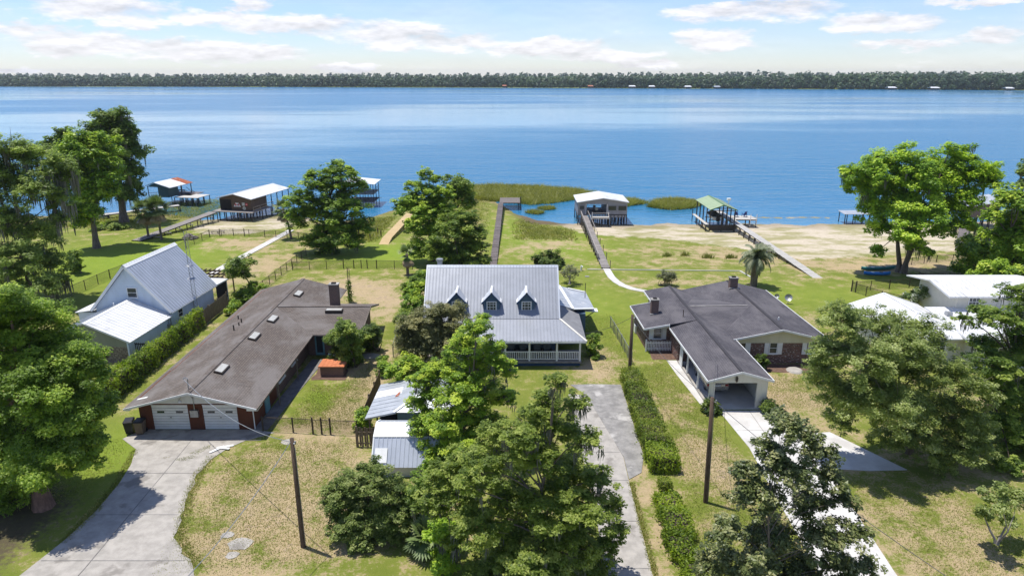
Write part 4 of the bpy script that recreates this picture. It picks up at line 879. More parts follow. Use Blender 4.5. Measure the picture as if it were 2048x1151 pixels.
# ================================================================== sheds
H6 = thing('lean_to_shed', 'open shed with patched silver tin roof beside the wooden fence', 'shed', (0, 0, 0))
st = MB().slab((-10.25,42.6,2.02),(-8.15,42.9,2.36),(-8.1,48.3,2.36),(-10.15,48.1,2.02),0.06).build('lean_to_roof', M['tin'], H6)
panels(st, (-10.25,42.6,2.02),(-10.15,48.1,2.02),(-8.1,48.3,2.36),(-8.15,42.9,2.36), 9, M['tin'], h=0.02, mats={5: M['white_roof'], 6: M['white_roof']})
MB().slab((-8.6,45.4,2.355),(-8.33,45.5,2.40),(-8.3,46.2,2.40),(-8.45,46.0,2.375),0.012).build('rust_patch', M['tin_rust'], H6)
MB().box(-8.1,-4.3,43.3,48.0,0,2.3).build('wall', M['sid_dkteal'], H6)
A_,B_,C_,D_,E_,F_ = (-8.3,43.0,2.34),(-4.1,43.0,2.34),(-4.1,48.4,2.34),(-8.3,48.4,2.34),(-6.2,45.1,3.15),(-6.2,46.4,3.15)
MB().add([A_,B_,C_,D_,E_,F_],[(0,1,4),(1,2,5,4),(2,3,5),(3,0,4,5),(3,2,1,0)]).build('hip_roof', M['tin'], H6)
for a, b_ in ((A_,E_),(B_,E_),(D_,F_)): MB().beam((a[0],a[1],a[2]+0.03),(b_[0],b_[1],b_[2]+0.03),0.22,0.03).build('hip_cap', M['white'], H6)
for (x_, y_) in ((-10.0,42.9),(-10.0,45.4),(-9.95,47.9)): MB().beam((x_,y_,0),(x_,y_,1.98),0.1).build('post', M['fence_wood'], H6)
MB().box(-9.7,-8.4,44.6,45.4,0,0.9).build('workbench', M['dark'], H6)

H7 = thing('gambrel_shed', 'small grey metal shed with a gambrel roof among the trees', 'shed', (0, 0, 0))
gp = [(38.5,0.75),(39.85,2.2),(41.0,2.66),(42.15,2.2),(43.2,0.75)]
for x_ in (-8.95, -4.9): MB().prism([(38.6,0),(43.1,0)] + [(a, b_-0.05) for a, b_ in gp[::-1]], x_, x_+0.08, 'x').build('end_wall', M['barn_roof'], H7)
MB().box(-8.9,-4.85,38.6,38.7,0,0.78).build('side_wall', M['barn_roof'], H7)
for (a, b_), nm in zip(zip(gp[:-1], gp[1:]), ('lower_roof','upper_roof','upper_roof','lower_roof')):
    base = MB().slab((-9.05,a[0],a[1]),(-4.75,a[0],a[1]),(-4.75,b_[0],b_[1]),(-9.05,b_[0],b_[1]),0.04).build(nm, M['barn_roof'], H7)
    if a[0] < 41.0: panels(base, (-9.05,a[0],a[1]),(-4.75,a[0],a[1]),(-4.75,b_[0],b_[1]),(-9.05,b_[0],b_[1]), 15, M['barn_roof'], h=0.03)
MB().beam((-9.08,39.84,2.24),(-4.72,39.84,2.24),0.12,0.05).build('roof_trim', M['white'], H7)
for (a, b_) in zip(gp[:-1], gp[1:]): MB().beam((-9.08,a[0],a[1]),(-9.08,b_[0],b_[1]),0.08,0.1).build('rake_trim', M['white'], H7)
MB().slab((-8.9,38.65,1.0),(-8.1,38.65,1.0),(-8.1,39.3,1.7),(-8.9,39.3,1.7),-0.04).build('roof_patch', M['white'], H7)

# ------------------------------------------------------------------ docks and boathouses
def frame_of(p, q):
    p, q = Vector(p), Vector(q); d = q - p; h = Vector((d.x, d.y, 0)).normalized(); n = Vector((-h.y, h.x, 0))
    return p, q, d, n

def deck(parent, p, q, w, mat, pitch=0.15, name='decking', pile_step=2.6, piles=True, post_up=0.0, beams=True, pmat='piling', jitter=0.012):
    """a run of cross planks from p to q (centre line, top of deck) on stringers and pilings"""
    p, q, d, n = frame_of(p, q); L_ = d.length; k = max(1, int(L_ / pitch)); mb = MB(); u = d.normalized()
    r = random.Random(int(abs(p.x * 31 + p.y * 17)))
    for i in range(k):
        c = p + d * ((i + 0.5) / k) + Vector((0, 0, r.uniform(-jitter, jitter))); e = r.uniform(-0.03, 0.03)
        a, b_ = c - u * pitch * 0.44, c + u * pitch * 0.44; h = n * (w / 2 + e)
        mb.slab(a - h, b_ - h, b_ + h, a + h, 0.04)
    o = mb.build(name, mat, parent); o['kind'] = 'stuff'
    if beams:
        for s in (-1, 1):
            off = n * (w / 2 - 0.14) * s - Vector((0, 0, 0.13)); MB().beam(p + off, q + off, 0.06, 0.17).build('stringer', M[pmat], parent)
    if piles:
        m = max(1, int(round(L_ / pile_step)))
        for i in range(m + 1):
            for s in (-1, 1):
                c = p + d * (i / m) + n * (w / 2 - 0.06) * s
                z0 = G(c.x, c.y) - 0.4
                if c.z - z0 < 0.55 and post_up == 0: continue
                MB().tube([(c.x, c.y, z0), (c.x, c.y, c.z - 0.045 + (post_up if s > 0 or post_up == 0 else 0))], 0.085, 6).build('piling', M[pmat], parent)
    return o

def pile(parent, x, y, z1, r=0.09, mat='piling', name='piling'):
    return MB().tube([(x, y, G(x, y) - 0.4), (x, y, z1)], r, 6).build(name, M[mat], parent)

def place(parent, cx, cy, rz):
    """returns a function turning local x,y into world x,y"""
    c, s = math.cos(rz), math.sin(rz)
    return lambda x, y: (cx + c * x - s * y, cy + s * x + c * y)

# ---- boathouse with the painted signs
BR = R(-13.3); W_ = place(None, -51.5, 126.0, BR)
B1 = thing('boathouse', 'brown boathouse with white roof and painted signs on its lakefront wall', 'boathouse', (-51.5, 126.0, 0), BR)
FZ = 0.5
MB().box(-3.3, 3.2, 0.0, 5.2, FZ+0.06, 2.75).box(-3.3, -1.2, -0.01, 0.05, FZ+0.06, 2.6).build('wall', M['ply_brown'], B1)
MB().prism([(-3.3,2.76),(3.2,2.76),(0,3.5)], 0.0, 0.1).build('gable', M['ply_brown'], B1)
rf = MB(); gable_slabs(rf, -3.75, 0, 3.65, 2.78, 3.62, 2.78, -0.5, 12.9, 0.08); rb = rf.build('roof', M['white_roof'], B1)
panels(rb, (3.65,-0.5,2.78),(3.65,12.9,2.78),(0,12.9,3.62),(0,-0.5,3.62), 14, M['white_roof'], h=0.02); panels(rb, (-3.75,-0.5,2.78),(-3.75,12.9,2.78),(0,12.9,3.62),(0,-0.5,3.62), 14, M['white_roof'], h=0.02)
MB().box(-3.2, -0.9, -0.06, 0.0, FZ+0.1, 2.5).build('bay_shade_panel', M['dark'], B1)  # dark sheet on the solid wall, painting the shade inside an open bay
MB().box(-4.2, 4.2, -1.4, 5.4, FZ-0.12, FZ).build('floor', M['plank_gray'], B1)
for x_ in (-4.05, 4.05):
    MB().box(x_-0.45, x_+0.45, 5.4, 13.0, FZ-0.1, FZ).build('catwalk', M['plank_gray'], B1)
for x_ in (-4.1, -2.7, -1.3, 0.1, 1.5, 2.9, 4.1):
    for y_ in (-1.3, 2.0, 5.0):
        wx, wy = W_(x_, y_); MB().tube([(x_, y_, G(wx, wy)-0.4), (x_, y_, FZ-0.12)], 0.1, 6).build('piling', M['piling'], B1)
for y_ in (6.5, 8.5, 10.5, 12.7):
    for x_ in (-4.35, -3.5, 3.4, 4.4):
        wx, wy = W_(x_, y_); MB().tube([(x_, y_, G(wx, wy)-0.6), (x_, y_, 2.75 if abs(x_) < 3.6 else FZ+0.0-0.1)], 0.085, 6).build('piling', M['piling'], B1)
for y_ in (5.6, 9.0, 12.7): MB().beam((-3.5, y_, 2.6), (3.4, y_, 2.6), 0.1, 0.16).build('tie_beam', M['piling'], B1)
for z_ in (1.0, 1.45): MB().beam((4.45, -1.2, z_), (4.45, 5.3, z_), 0.05, 0.09).build('rail', M['post_wood'], B1)
for y_ in (-1.2, 1.0, 3.2, 5.3): MB().beam((4.45, y_, FZ), (4.45, y_, 1.5), 0.08).build('rail_post', M['post_wood'], B1)
# signs on the front wall
sg = thing('sign', 'white six-sided sign with a red letter M on the boathouse wall', 'sign', (-51.5, 126.0, 0), BR)
hexa = [(-0.35,1.32),(0.05,1.95),(0.65,1.95),(1.05,1.32),(1.05,1.22),(-0.35,1.22)]
MB().prism(hexa, -0.09, -0.012).build('board', M['white'], sg)
Mx = [(-0.16,1.42),(-0.16,1.86),(0.06,1.86),(0.33,1.62),(0.60,1.86),(0.84,1.86),(0.84,1.42),(0.66,1.42),(0.66,1.66),(0.36,1.42),(0.30,1.42),(0.04,1.66),(0.04,1.42)]
left = [(-0.13,1.42),(0.07,1.42),(0.07,1.62),(0.35,1.42),(0.35,1.62),(0.08,1.86),(-0.02,1.86),(-0.13,1.70)]
def quadsign(parent, name, pts, mat, y0=-0.105, y1=-0.091): MB().prism(pts, y0, y1).build(name, M[mat], parent)
quadsign(sg, 'letter_stroke', [(-0.12,1.42),(0.08,1.42),(0.08,1.84),(-0.02,1.84),(-0.12,1.68)], 'red_sign')
quadsign(sg, 'letter_stroke', [(0.62,1.42),(0.82,1.42),(0.82,1.68),(0.72,1.84),(0.62,1.84)], 'red_sign')
quadsign(sg, 'letter_stroke', [(0.081,1.62),(0.35,1.42),(0.35,1.60),(0.081,1.84)], 'red_sign')
quadsign(sg, 'letter_stroke', [(0.351,1.42),(0.619,1.62),(0.619,1.84),(0.351,1.60)], 'navy_sign')
quadsign(sg, 'band', [(-0.2,1.27),(0.9,1.27),(0.9,1.33),(-0.2,1.33)], 'navy_sign')
s2 = thing('sign', 'pale grey rectangular notice on the boathouse wall', 'sign', (-51.5, 126.0, 0), BR)
MB().box(1.35, 1.95, -0.05, -0.012, 1.45, 2.05).build('board', M['galv'], s2)
for i in range(5): MB().box(1.42, 1.88, -0.056, -0.0505, 1.53+i*0.1, 1.565+i*0.1).build('text_line', M['white'], s2)
s3 = thing('sign', 'small red sign with white band on the boathouse wall', 'sign', (-51.5, 126.0, 0), BR)
MB().tube([(2.3, -0.05, 1.72), (2.3, -0.012, 1.72)], 0.27, 8).build('board', M['red_sign'], s3); MB().box(2.12, 2.48, -0.06, -0.052, 1.68, 1.76).build('text_band', M['white'], s3)
s4 = thing('sign', 'round pale sign with dark centre low on the boathouse wall', 'sign', (-51.5, 126.0, 0), BR)
MB().tube([(1.75, -0.05, 0.98), (1.75, -0.012, 0.98)], 0.32, 18).build('board', M['wall_cream'], s4); MB().tube([(1.75, -0.062, 0.98), (1.75, -0.051, 0.98)], 0.21, 16).build('disc', M['sid_olive'], s4); MB().tube([(1.75, -0.072, 0.98), (1.75, -0.063, 0.98)], 0.12, 14).build('hub', M['wall_cream'], s4)

D1 = thing('dock', 'long grey plank ramp climbing from the lawn to the brown boathouse', 'dock', (-59.8, 107.5, 0)); D1.location = (0, 0, 0)
deck(D1, (-60.6, 107.2, -0.72), (-55.3, 124.8, 0.49), 1.7, M['plank_gray'], 0.16)
for i in range(6):
    u = 0.15 + i * 0.14; c = Vector((-60.6, 107.2, -0.72)).lerp(Vector((-55.3, 124.8, 0.49)), u)
    MB().box(c.x+0.95, c.x+1.75, c.y-0.15, c.y+0.15, c.z-0.28, c.z-0.2).build('side_shelf', M['plank_gray'], D1)
    MB().beam((c.x+1.65, c.y, G(c.x+1.65, c.y)-0.2), (c.x+1.65, c.y, c.z-0.28), 0.08).build('shelf_post', M['piling'], D1)

# ---- open boathouse at the left with the rusty roof end
BR2 = R(-11); W2 = place(None, -72.9, 140.3, BR2)
B2 = thing('boathouse', 'open boathouse with white and rust roof over a dark teal wall', 'boathouse', (-72.9, 140.3, 0), BR2)
rf = MB(); gable_slabs(rf, -2.7, -0.6, 3.0, 2.8, 3.55, 2.55, -0.4, 7.2, 0.07); rb = rf.build('roof', M['white_roof'], B2)
panels(rb, (3.0,-0.4,2.55),(3.0,7.2,2.55),(-0.6,7.2,3.55),(-0.6,-0.4,3.55), 10, M['white_roof'], h=0.02, mats={7: M['tin_rust'], 8: M['tin_rust'], 9: M['tin_rust']})
panels(rb, (-2.7,-0.4,2.8),(-2.7,7.2,2.8),(-0.6,7.2,3.55),(-0.6,-0.4,3.55), 8, M['tin'], h=0.02)
MB().box(-0.1, 2.2, 0.0, 3.2, 0.5, 2.65).build('wall', M['sid_dkteal'], B2); MB().prism([(-2.5,2.6),(2.6,2.5),(-0.6,3.4)], -0.05, 0.0).build('gable', M['sid_dkteal'], B2)
MB().box(-0.5, 5.0, 3.0, 7.6, 0.38, 0.5).build('floor', M['plank_dark'], B2)
for (x_, y_) in ((-2.4,0),(-2.4,3.4),(-2.4,6.8),(2.6,3.6),(2.6,6.9),(0.3,6.9)):
    wx, wy = W2(x_, y_); MB().tube([(x_, y_, G(wx, wy)-0.5), (x_, y_, 2.72)], 0.085, 6).build('post', M['piling'], B2)
MB().beam((-2.4, 0, 1.3), (-0.1, 0, 1.5), 0.08).build('brace', M['piling'], B2); MB().beam((2.6, 6.9, 0.5), (1.4, 6.9, 1.6), 0.07).build('brace', M['piling'], B2); MB().beam((2.6, 6.9, 1.0), (3.7, 6.5, 0.5), 0.07).build('brace', M['piling'], B2)
dk = MB().box(2.8, 8.3, 0.6, 5.0, 0.4, 0.5).build('deck', M['plank_pale'], B2)
for x_ in (2.9, 4.2, 5.5, 6.8, 8.1):
    for y_ in (0.7, 2.8, 4.9):
        wx, wy = W2(x_, y_); MB().tube([(x_, y_, G(wx, wy)-0.5), (x_, y_, 0.4)], 0.08, 6).build('piling', M['piling'], B2)
tb = thing('picnic_table', 'dark picnic table on the open boathouse deck', 'table', W2(1.4, 5.2) + (0.5,), BR2)
MB().box(-0.9, 0.9, -0.35, 0.35, 0.7, 0.75).build('table_top', M['plank_dark'], tb)
for s in (-1, 1):
    MB().box(-0.9, 0.9, s*0.75-0.13, s*0.75+0.13, 0.42, 0.46).build('bench', M['plank_dark'], tb); MB().beam((s*0.65, -0.7, 0), (s*0.65, 0.25, 0.7), 0.08).build('leg', M['plank_dark'], tb); MB().beam((s*0.65, 0.7, 0), (s*0.65, -0.25, 0.7), 0.08).build('leg', M['plank_dark'], tb)
D0 = thing('dock', 'low plank dock seen behind the two lawn trees', 'dock')
deck(D0, (-80.5, 124.5, -0.55), (-66.5, 135.0, -0.15), 1.5, M['plank_pale'], 0.2)

# ---- two-storey boathouse behind the oak
B3 = thing('boathouse', 'two-deck boathouse with white roof half hidden behind the fence oak', 'boathouse', (-30.6, 139.5, 0))
MB().slab((-3.6,-0.5,3.95),(2.6,-0.5,3.35),(2.6,6.5,3.35),(-3.6,6.5,3.95),0.1).build('roof', M['white_roof'], B3)
MB().box(-3.2, 2.2, 0, 6, 1.15, 1.28).build('upper_deck', M['plank_gray'], B3); MB().box(-3.2, 2.2, 0, 6, -0.45, -0.35).build('lower_deck', M['plank_dark'], B3)
for x_ in (-3.0, -1.3, 0.4, 2.1):
    for y_ in (0.1, 3.0, 5.9): MB().tube([(x_, y_, -3.0), (x_, y_, 3.4 if x_ > 0 else 3.7)], 0.08, 6).build('post', M['piling'], B3)
for z_ in (1.75, 2.15): MB().beam((2.15, 0.0, z_), (2.15, 6.0, z_), 0.05, 0.08).build('rail', M['post_wood'], B3); MB().beam((-3, -0.05, z_), (2.15, -0.05, z_), 0.05, 0.08).build('rail', M['post_wood'], B3)
MB().beam((2.15, 1.0, 0.3), (3.6, 1.0, 0.4), 0.07).build('lift_arm', M['piling'], B3)

# ---- new pine dock
D2 = thing('dock', 'new yellow pine dock between the two big green trees', 'dock')
deck(D2, (-20.1, 103.0, -0.72), (-20.0, 106.6, -0.12), 1.5, M['plank_new'], 0.15, pmat='plank_new'); deck(D2, (-20.0, 106.6, -0.12), (-18.9, 125.0, 0.15), 1.5, M['plank_new'], 0.15, pmat='plank_new')
for i, (x_, y_) in enumerate(((-25.5,111),(-24.3,109),(-22.6,112.5),(-21.6,110),(-24.8,106.5),(-22.9,107.5))): tag(MB().tube([(x_,y_,G(x_,y_)-0.3),(x_,y_,G(x_,y_)+1.0)],0.11,6).build('old_post', M['pole_wood']), 'old wooden post in the reeds left of the pine dock', 'post', 'old posts by the pine dock')

# ---- weathered dock with an L end
D3 = thing('dock', 'weathered purple-grey dock with an L-shaped end in the marsh', 'dock')
deck(D3, (-2.6, 88.0, -0.05), (-2.25, 135.6, 0.15), 1.0, M['plank_dark'], 0.17, jitter=0.03)
deck(D3, (-2.5, 138.7, 0.17), (1.6, 138.7, 0.17), 6.0, M['plank_dark'], 0.17, piles=False)
for (x_, y_, z_) in ((-2.3,136,0.1),(1.4,136,0.1),(1.4,141.5,0.1),(-2.3,141.5,0.1),(1.75,136.3,1.2),(1.8,138.6,0.9)): pile(D3, x_, y_, z_)

# ---- railed boardwalk and white-roofed boathouse
D4 = thing('boardwalk', 'railed grey boardwalk leading to the white-roofed boathouse', 'boardwalk')
p0, p1 = Vector((12.75, 89.6, -0.12)), Vector((13.0, 121.6, 0.58))
deck(D4, (12.75, 89.4, -0.2), (13.0, 121.6, 0.58), 1.15, M['plank_gray'], 0.16, jitter=0.02)
n_ = 16
for i in range(n_ + 1):
    c = p0.lerp(p1, i / n_)
    if i > 1: MB().beam((c.x-0.6, c.y, G(c.x, c.y)-0.2), (c.x-0.6, c.y, c.z+0.72), 0.09).build('rail_post', M['post_wood'], D4)
    if i % 2 == 0 or i > 10: MB().beam((c.x+0.62, c.y, G(c.x, c.y)-0.2), (c.x+0.62, c.y, c.z+0.85), 0.09).build('rail_post', M['post_wood'], D4)
for off, z_, w_ in ((-0.6, 0.75, 0.16), (-0.58, 0.32, 0.1)):
    MB().beam((p0.x+off+0.03, p0.y+3.5, p0.z+0.08+z_), (p1.x+off, p1.y, p1.z+z_), w_, 0.06).build('rail', M['plank_gray'], D4)
MB().beam((p1.x+0.62-0.12, p1.y-15, p1.z-0.33+0.8), (p1.x+0.62, p1.y, p1.z+0.85), 0.09, 0.05).build('rail', M['plank_gray'], D4)
B4 = thing('boathouse', 'grey boathouse with bright white gable roof on stilts at the boardwalk end', 'boathouse')
bx0, bx1, by0, by1, fz, ez_ = 11.9, 20.8, 121.8, 128.6, 0.62, 2.85
rf = MB(); gable_slabs(rf, bx0-0.25, 16.35, bx1+0.25, ez_, 3.62, ez_, by0-0.5, by1+0.4, 0.1); rb = rf.build('roof', M['white_roof'], B4)
for s, xe_ in ((-1, bx0-0.25), (1, bx1+0.25)): panels(rb, (xe_,by0-0.5,ez_),(xe_,by1+0.4,ez_),(16.35,by1+0.4,3.62),(16.35,by0-0.5,3.62), 8, M['white_roof'], h=0.02)
MB().prism([(bx0,2.45),(bx1,2.45),(bx1,2.76),(16.35,3.48),(bx0,2.76)], by0, by0+0.1).build('gable', M['sid_gray'], B4)
MB().box(bx0, bx1, by0, by1, fz-0.14, fz).build('floor', M['plank_gray'], B4)
MB().box(bx0, 13.3, by0, by0+0.1, fz, 2.45).build('wall', M['sid_gray'], B4); MB().box(17.2, bx1, by0, by0+0.1, fz-0.6, 2.45).build('wall', M['sid_gray'], B4); MB().box(bx1-0.1, bx1, by0+0.1, by1, fz-0.3, 2.75).build('wall', M['sid_gray'], B4); MB().box(bx0, bx0+0.1, by0+0.1, by1, fz-0.3, 2.75).build('wall', M['sid_gray'], B4)
MB().box(17.2, bx1, by1-0.1, by1, fz, 2.75).build('wall', M['sid_gray'], B4); MB().box(bx0, 13.0, by1-0.1, by1, fz, 2.75).build('wall', M['sid_gray'], B4); MB().box(17.1, 17.2, by0, by1, fz, 2.75).build('wall', M['sid_gray'], B4)
for xc in (18.1, 19.9): window(B4, (xc, by0, 1.75), 1.55, 0.95, 0, 1, 1, 'sid_gray', 'glass', sill=False)
window(B4, (12.6, by0, 1.85), 0.9, 0.75, 0, 1, 1, 'sid_gray', 'glass', sill=False)
for x_ in (14.2, 15.6, 17.0): MB().beam((x_, by1-0.1, fz), (x_, by1-0.1, 2.8), 0.1).build('post', M['white'], B4)
for x_ in (13.35, 17.15): MB().beam((x_, by0-0.02, fz), (x_, by0-0.02, 2.5), 0.1).build('post', M['white'], B4)
for z_ in (1.0, 1.45): MB().beam((13.2, by1-0.15, z_), (17.1, by1-0.15, z_), 0.05, 0.08).build('rail', M['pole_wood'], B4)
MB().box(14.3, 17.4, by0-2.0, by0-0.02, fz-0.32, fz-0.22).build('lower_deck', M['plank_pale'], B4); MB().beam((14.3, by0-2.0, fz-0.3), (17.4, by0-2.0, fz-0.3), 0.06, 0.3).build('fascia', M['plank_pale'], B4)
MB().beam((14.3, by0-2.0, 1.2), (17.4, by0-2.0, 1.25), 0.08, 0.06).build('rail', M['plank_pale'], B4); MB().beam((17.3, by0-2.0, 0.3), (17.3, by0-0.1, 1.6), 0.08).build('rail', M['plank_pale'], B4); MB().beam((14.3, by0-2.0, 0.2), (14.3, by0-2.0, 1.35), 0.12).build('rail_post', M['white'], B4)
for x_ in (11.95, 12.5, 13.6, 14.8, 15.9, 17.3, 17.9, 18.5, 19.2, 19.9, 20.35, 20.75):
    for y_ in (by0+0.05, by0+3.4, by1-0.1): pile(B4, x_, y_, fz-0.14)
for x_ in (14.4, 16.0, 17.3): pile(B4, x_, by0-1.9, fz-0.32)
tb = thing('patio_table', 'dark patio table inside the white-roofed boathouse', 'table', (15.3, 124.4, fz)); MB().tube([(0,0,0.7),(0,0,0.75)],0.6,12).build('table_top', M['black'], tb); MB().tube([(0,0,0),(0,0,0.7)],0.05,6).build('leg', M['black'], tb)
for i, (dx, dy) in enumerate(((-0.95,0.1),(0.95,0.0),(0.1,-0.95),(0,0.95))):
    ch = thing('patio_chair', ['dark patio chair left of the boathouse table','dark patio chair right of the boathouse table','dark patio chair on the land side of the boathouse table','dark patio chair on the lake side of the boathouse table'][i], 'chair', (15.3+dx, 124.4+dy, fz), math.atan2(dy, dx)+math.pi/2, 'patio chairs in the boathouse')
    MB().box(-0.25,0.25,-0.25,0.25,0.4,0.45).build('seat', M['black'], ch); MB().box(-0.25,0.25,-0.28,-0.23,0.45,0.95).build('backrest', M['galv'], ch)
    for sx in (-1,1):
        for sy in (-1,1): MB().beam((sx*0.22,sy*0.22,0),(sx*0.22,sy*0.22,0.4),0.04).build('leg', M['black'], ch)

# ---- green-roofed boat lift
B5 = thing('boat_shelter', 'open boat shelter with pale green metal roof on dark posts', 'boathouse')
gx0, gx1, gy0, gy1 = 34.0, 38.5, 115.8, 124.6
rf = MB(); gable_slabs(rf, gx0-0.1, 36.2, gx1+0.15, 2.68, 3.5, 2.6, gy0-0.5, gy1+0.4, 0.07); rb = rf.build('roof', M['green_roof'], B5)
for s, xe_, ze_ in ((-1, gx0-0.1, 2.68), (1, gx1+0.15, 2.6)): panels(rb, (xe_,gy0-0.5,ze_),(xe_,gy1+0.4,ze_),(36.2,gy1+0.4,3.5),(36.2,gy0-0.5,3.5), 10, M['green_roof'], h=0.02)
MB().beam((36.2,gy0-0.52,3.54),(36.2,gy1+0.42,3.54),0.25,0.03).build('ridge_cap', M['green_trim'], rb)
for a, b_ in (((gx0-0.1,gy0-0.52,2.62),(36.2,gy0-0.52,3.44)),((36.2,gy0-0.52,3.44),(gx1+0.15,gy0-0.52,2.54))): MB().beam(a, b_, 0.05, 0.14).build('rake_trim', M['green_trim'], B5)
for y_ in (gy0, gy0+2.2, gy0+4.4, gy0+6.6, gy1):
    for x_ in (gx0+0.15, gx1-0.15): pile(B5, x_, y_, 2.66, 0.1)
pile(B5, 36.2, gy0, 2.6, 0.09)
for z_ in (2.45, 2.85): MB().beam((gx0+0.3+(z_-2.45), gy0, z_), (gx1-0.3-(z_-2.45), gy0, z_), 0.06, 0.12).build('tie_beam', M['piling'], B5)
for y_ in (gy0+4.4, gy1): MB().beam((gx0+0.15, y_, 2.55), (gx1-0.15, y_, 2.55), 0.08, 0.15).build('tie_beam', M['piling'], B5)
MB().box(gx0+0.1, gx1, gy0-0.1, gy0+0.1, -1.0, -0.02).build('bulkhead', M['piling'], B5)
MB().box(gx0-0.55, gx0+0.0, gy0, gy1+0.5, -0.02, 0.06).build('catwalk', M['plank_pale'], B5)
for y_ in (gy0+0.1, gy0+2.9, gy0+5.7, gy1+0.4): pile(B5, gx0-0.5, y_, 0.9 if y_ > gy1 else -0.02, 0.07)
MB().box(gx1-0.2, gx1+0.3, gy0+1, gy1, -0.02, 0.06).build('catwalk', M['plank_pale'], B5)
bt = thing('boat', 'dark covered motor boat hanging in the green-roofed shelter', 'boat', (36.0, 120.0, 0.15))
prof = [(-2.4,0.0,0.75),(-2.3,0.85,0.8),(0,1.0,0.8),(1.6,0.8,0.85),(2.6,0.0,1.0)]
mb = MB()
top = [(w, y, z) for y, w, z in prof] + [(-w, y, z) for y, w, z in prof[::-1][1:-1]]
bot = [(w*0.55, y*0.92, 0.15) for y, w, z in prof] + [(-w*0.55, y*0.92, 0.15) for y, w, z in prof[::-1][1:-1]]
k = len(top); mb.add(top+bot, [tuple(range(k)), tuple(range(k, 2*k))[::-1]] + [(i, (i+1) % k, (i+1) % k + k, i+k) for i in range(k)]); mb.build('hull', M['white'], bt)
MB().add([(0,-2.3,0.95),(0.9,-2.2,0.85),(1.04,0,0.85),(0.85,1.6,0.9),(0,2.5,1.05),(-0.85,1.6,0.9),(-1.04,0,0.85),(-0.9,-2.2,0.85),(0,-0.6,1.65),(0,1.0,1.45)],[(0,1,8),(1,2,8),(2,9,8),(2,3,9),(3,4,9),(4,5,9),(5,6,9),(6,8,9),(6,7,8),(7,0,8)]).build('cover', M['boat_dark'], bt)
MB().box(-0.28,0.28,-2.75,-2.3,0.1,1.25).build('outboard_motor', M['black'], bt); MB().box(-1.2,1.2,-1.5,-1.3,0.0,0.14).build('bunk', M['galv'], bt); MB().box(-1.2,1.2,1.1,1.3,0.0,0.14).build('bunk', M['galv'], bt)
D5 = thing('dock', 'pale plank dock from the lawn past the green-roofed shelter', 'dock')
deck(D5, (39.6, 84.6, -0.28), (38.95, 98.0, 0.2), 1.25, M['plank_pale'], 0.16); deck(D5, (38.95, 98.0, 0.2), (38.95, 128.0, 0.22), 1.2, M['plank_pale'], 0.16)
deck(D5, (39.6, 121.0, 0.21), (43.6, 121.0, 0.21), 3.6, M['plank_pale'], 0.16, piles=False)
for (x_, y_, z_) in ((43.4,119.3,0.2),(43.4,122.7,0.2),(41.5,119.3,0.2)): pile(D5, x_, y_, z_)
for x_ in (42.3, 43.4): MB().beam((x_, 119.15, -1.0), (x_, 119.15, 1.15), 0.09).build('ladder_rail', M['white'], D5)
for z_ in (-0.4, 0.0, 0.5): MB().beam((42.3, 119.15, z_), (43.4, 119.15, z_), 0.06).build('ladder_rung', M['white'], D5)
MB().box(38.3, 38.9, 120.3, 120.9, 3.4, 3.75).beam((38.6, 120.6, -1.6), (38.6, 120.6, 3.4), 0.1).build('white_box_post', M['white'], D5)  # plain white box standing on a post
for i, x_ in enumerate((40.5, 42.0)):
    ch = thing('dock_chair', ['navy plastic chair on the dock nearer the green-roofed shelter','navy plastic chair on the dock nearer the white ladder'][i], 'chair', (x_, 121.7, 0.23), R(160 if i == 0 else 200), 'chairs on the pale dock')
    MB().slab((-0.28,-0.3,0.42),(0.28,-0.3,0.42),(0.28,0.25,0.34),(-0.28,0.25,0.34),0.04).build('seat', M['chair_blue'], ch); MB().slab((-0.28,0.2,0.36),(0.28,0.2,0.36),(0.25,0.5,0.98),(-0.25,0.5,0.98),-0.04).build('backrest', M['chair_blue'], ch)
    for sx in (-1,1):
        MB().beam((sx*0.3,-0.28,0),(sx*0.3,-0.28,0.6),0.06).build('leg', M['chair_blue'], ch); MB().beam((sx*0.3,0.35,0),(sx*0.3,0.25,0.6),0.06).build('leg', M['chair_blue'], ch); MB().beam((sx*0.3,-0.3,0.6),(sx*0.3,0.35,0.6),0.1,0.03).build('arm', M['chair_blue'], ch)

# ---- weathered boathouse behind the lakeside tree, and its dock
BR6 = R(-14); W6 = place(None, 80.0, 117.5, BR6)
B6 = thing('boathouse', 'weathered board boathouse on stilts behind the lakeside tree', 'boathouse', (80.0, 117.5, 0), BR6)
MB().prism([(0,0.9),(4.3,0.9),(4.3,3.9),(0,2.9)], 0, 6.5).build('wall', M['ply_old'], B6)
MB().slab((-0.5,-0.5,2.85),(4.8,-0.5,4.08),(4.8,7.0,4.08),(-0.5,7.0,2.85),0.08).build('roof', M['tin'], B6)
MB().slab((-4.5,0.5,2.3),(-0.1,0.5,2.75),(-0.1,6.5,2.75),(-4.5,6.5,2.3),0.07).build('side_roof', M['tin'], B6)
for x_ in (-4.2, -2.2, 0.1, 1.2, 2.2, 3.2, 4.2):
    for y_ in (0.1, 3.2, 6.4):
        wx, wy = W6(x_, y_); MB().tube([(x_, y_, G(wx, wy)-0.4), (x_, y_, 0.9 if x_ > 0 else 2.3)], 0.09, 6).build('piling', M['piling'], B6)
D6 = thing('dock', 'brown plank dock running inland behind the lakeside tree', 'dock')
deck(D6, (68.0, 100.5, -0.35), (79.0, 117.0, 0.3), 1.4, M['plank_dark'], 0.18)
D7 = thing('boat_shelter', 'low roofed landing at the water left of the lakeside tree', 'dock', (0, 0, 0))
MB().slab((60.4,122.3,0.55),(66.5,122.3,0.55),(66.5,125.0,0.75),(60.4,125.0,0.75),0.08).build('roof', M['tin'], D7)
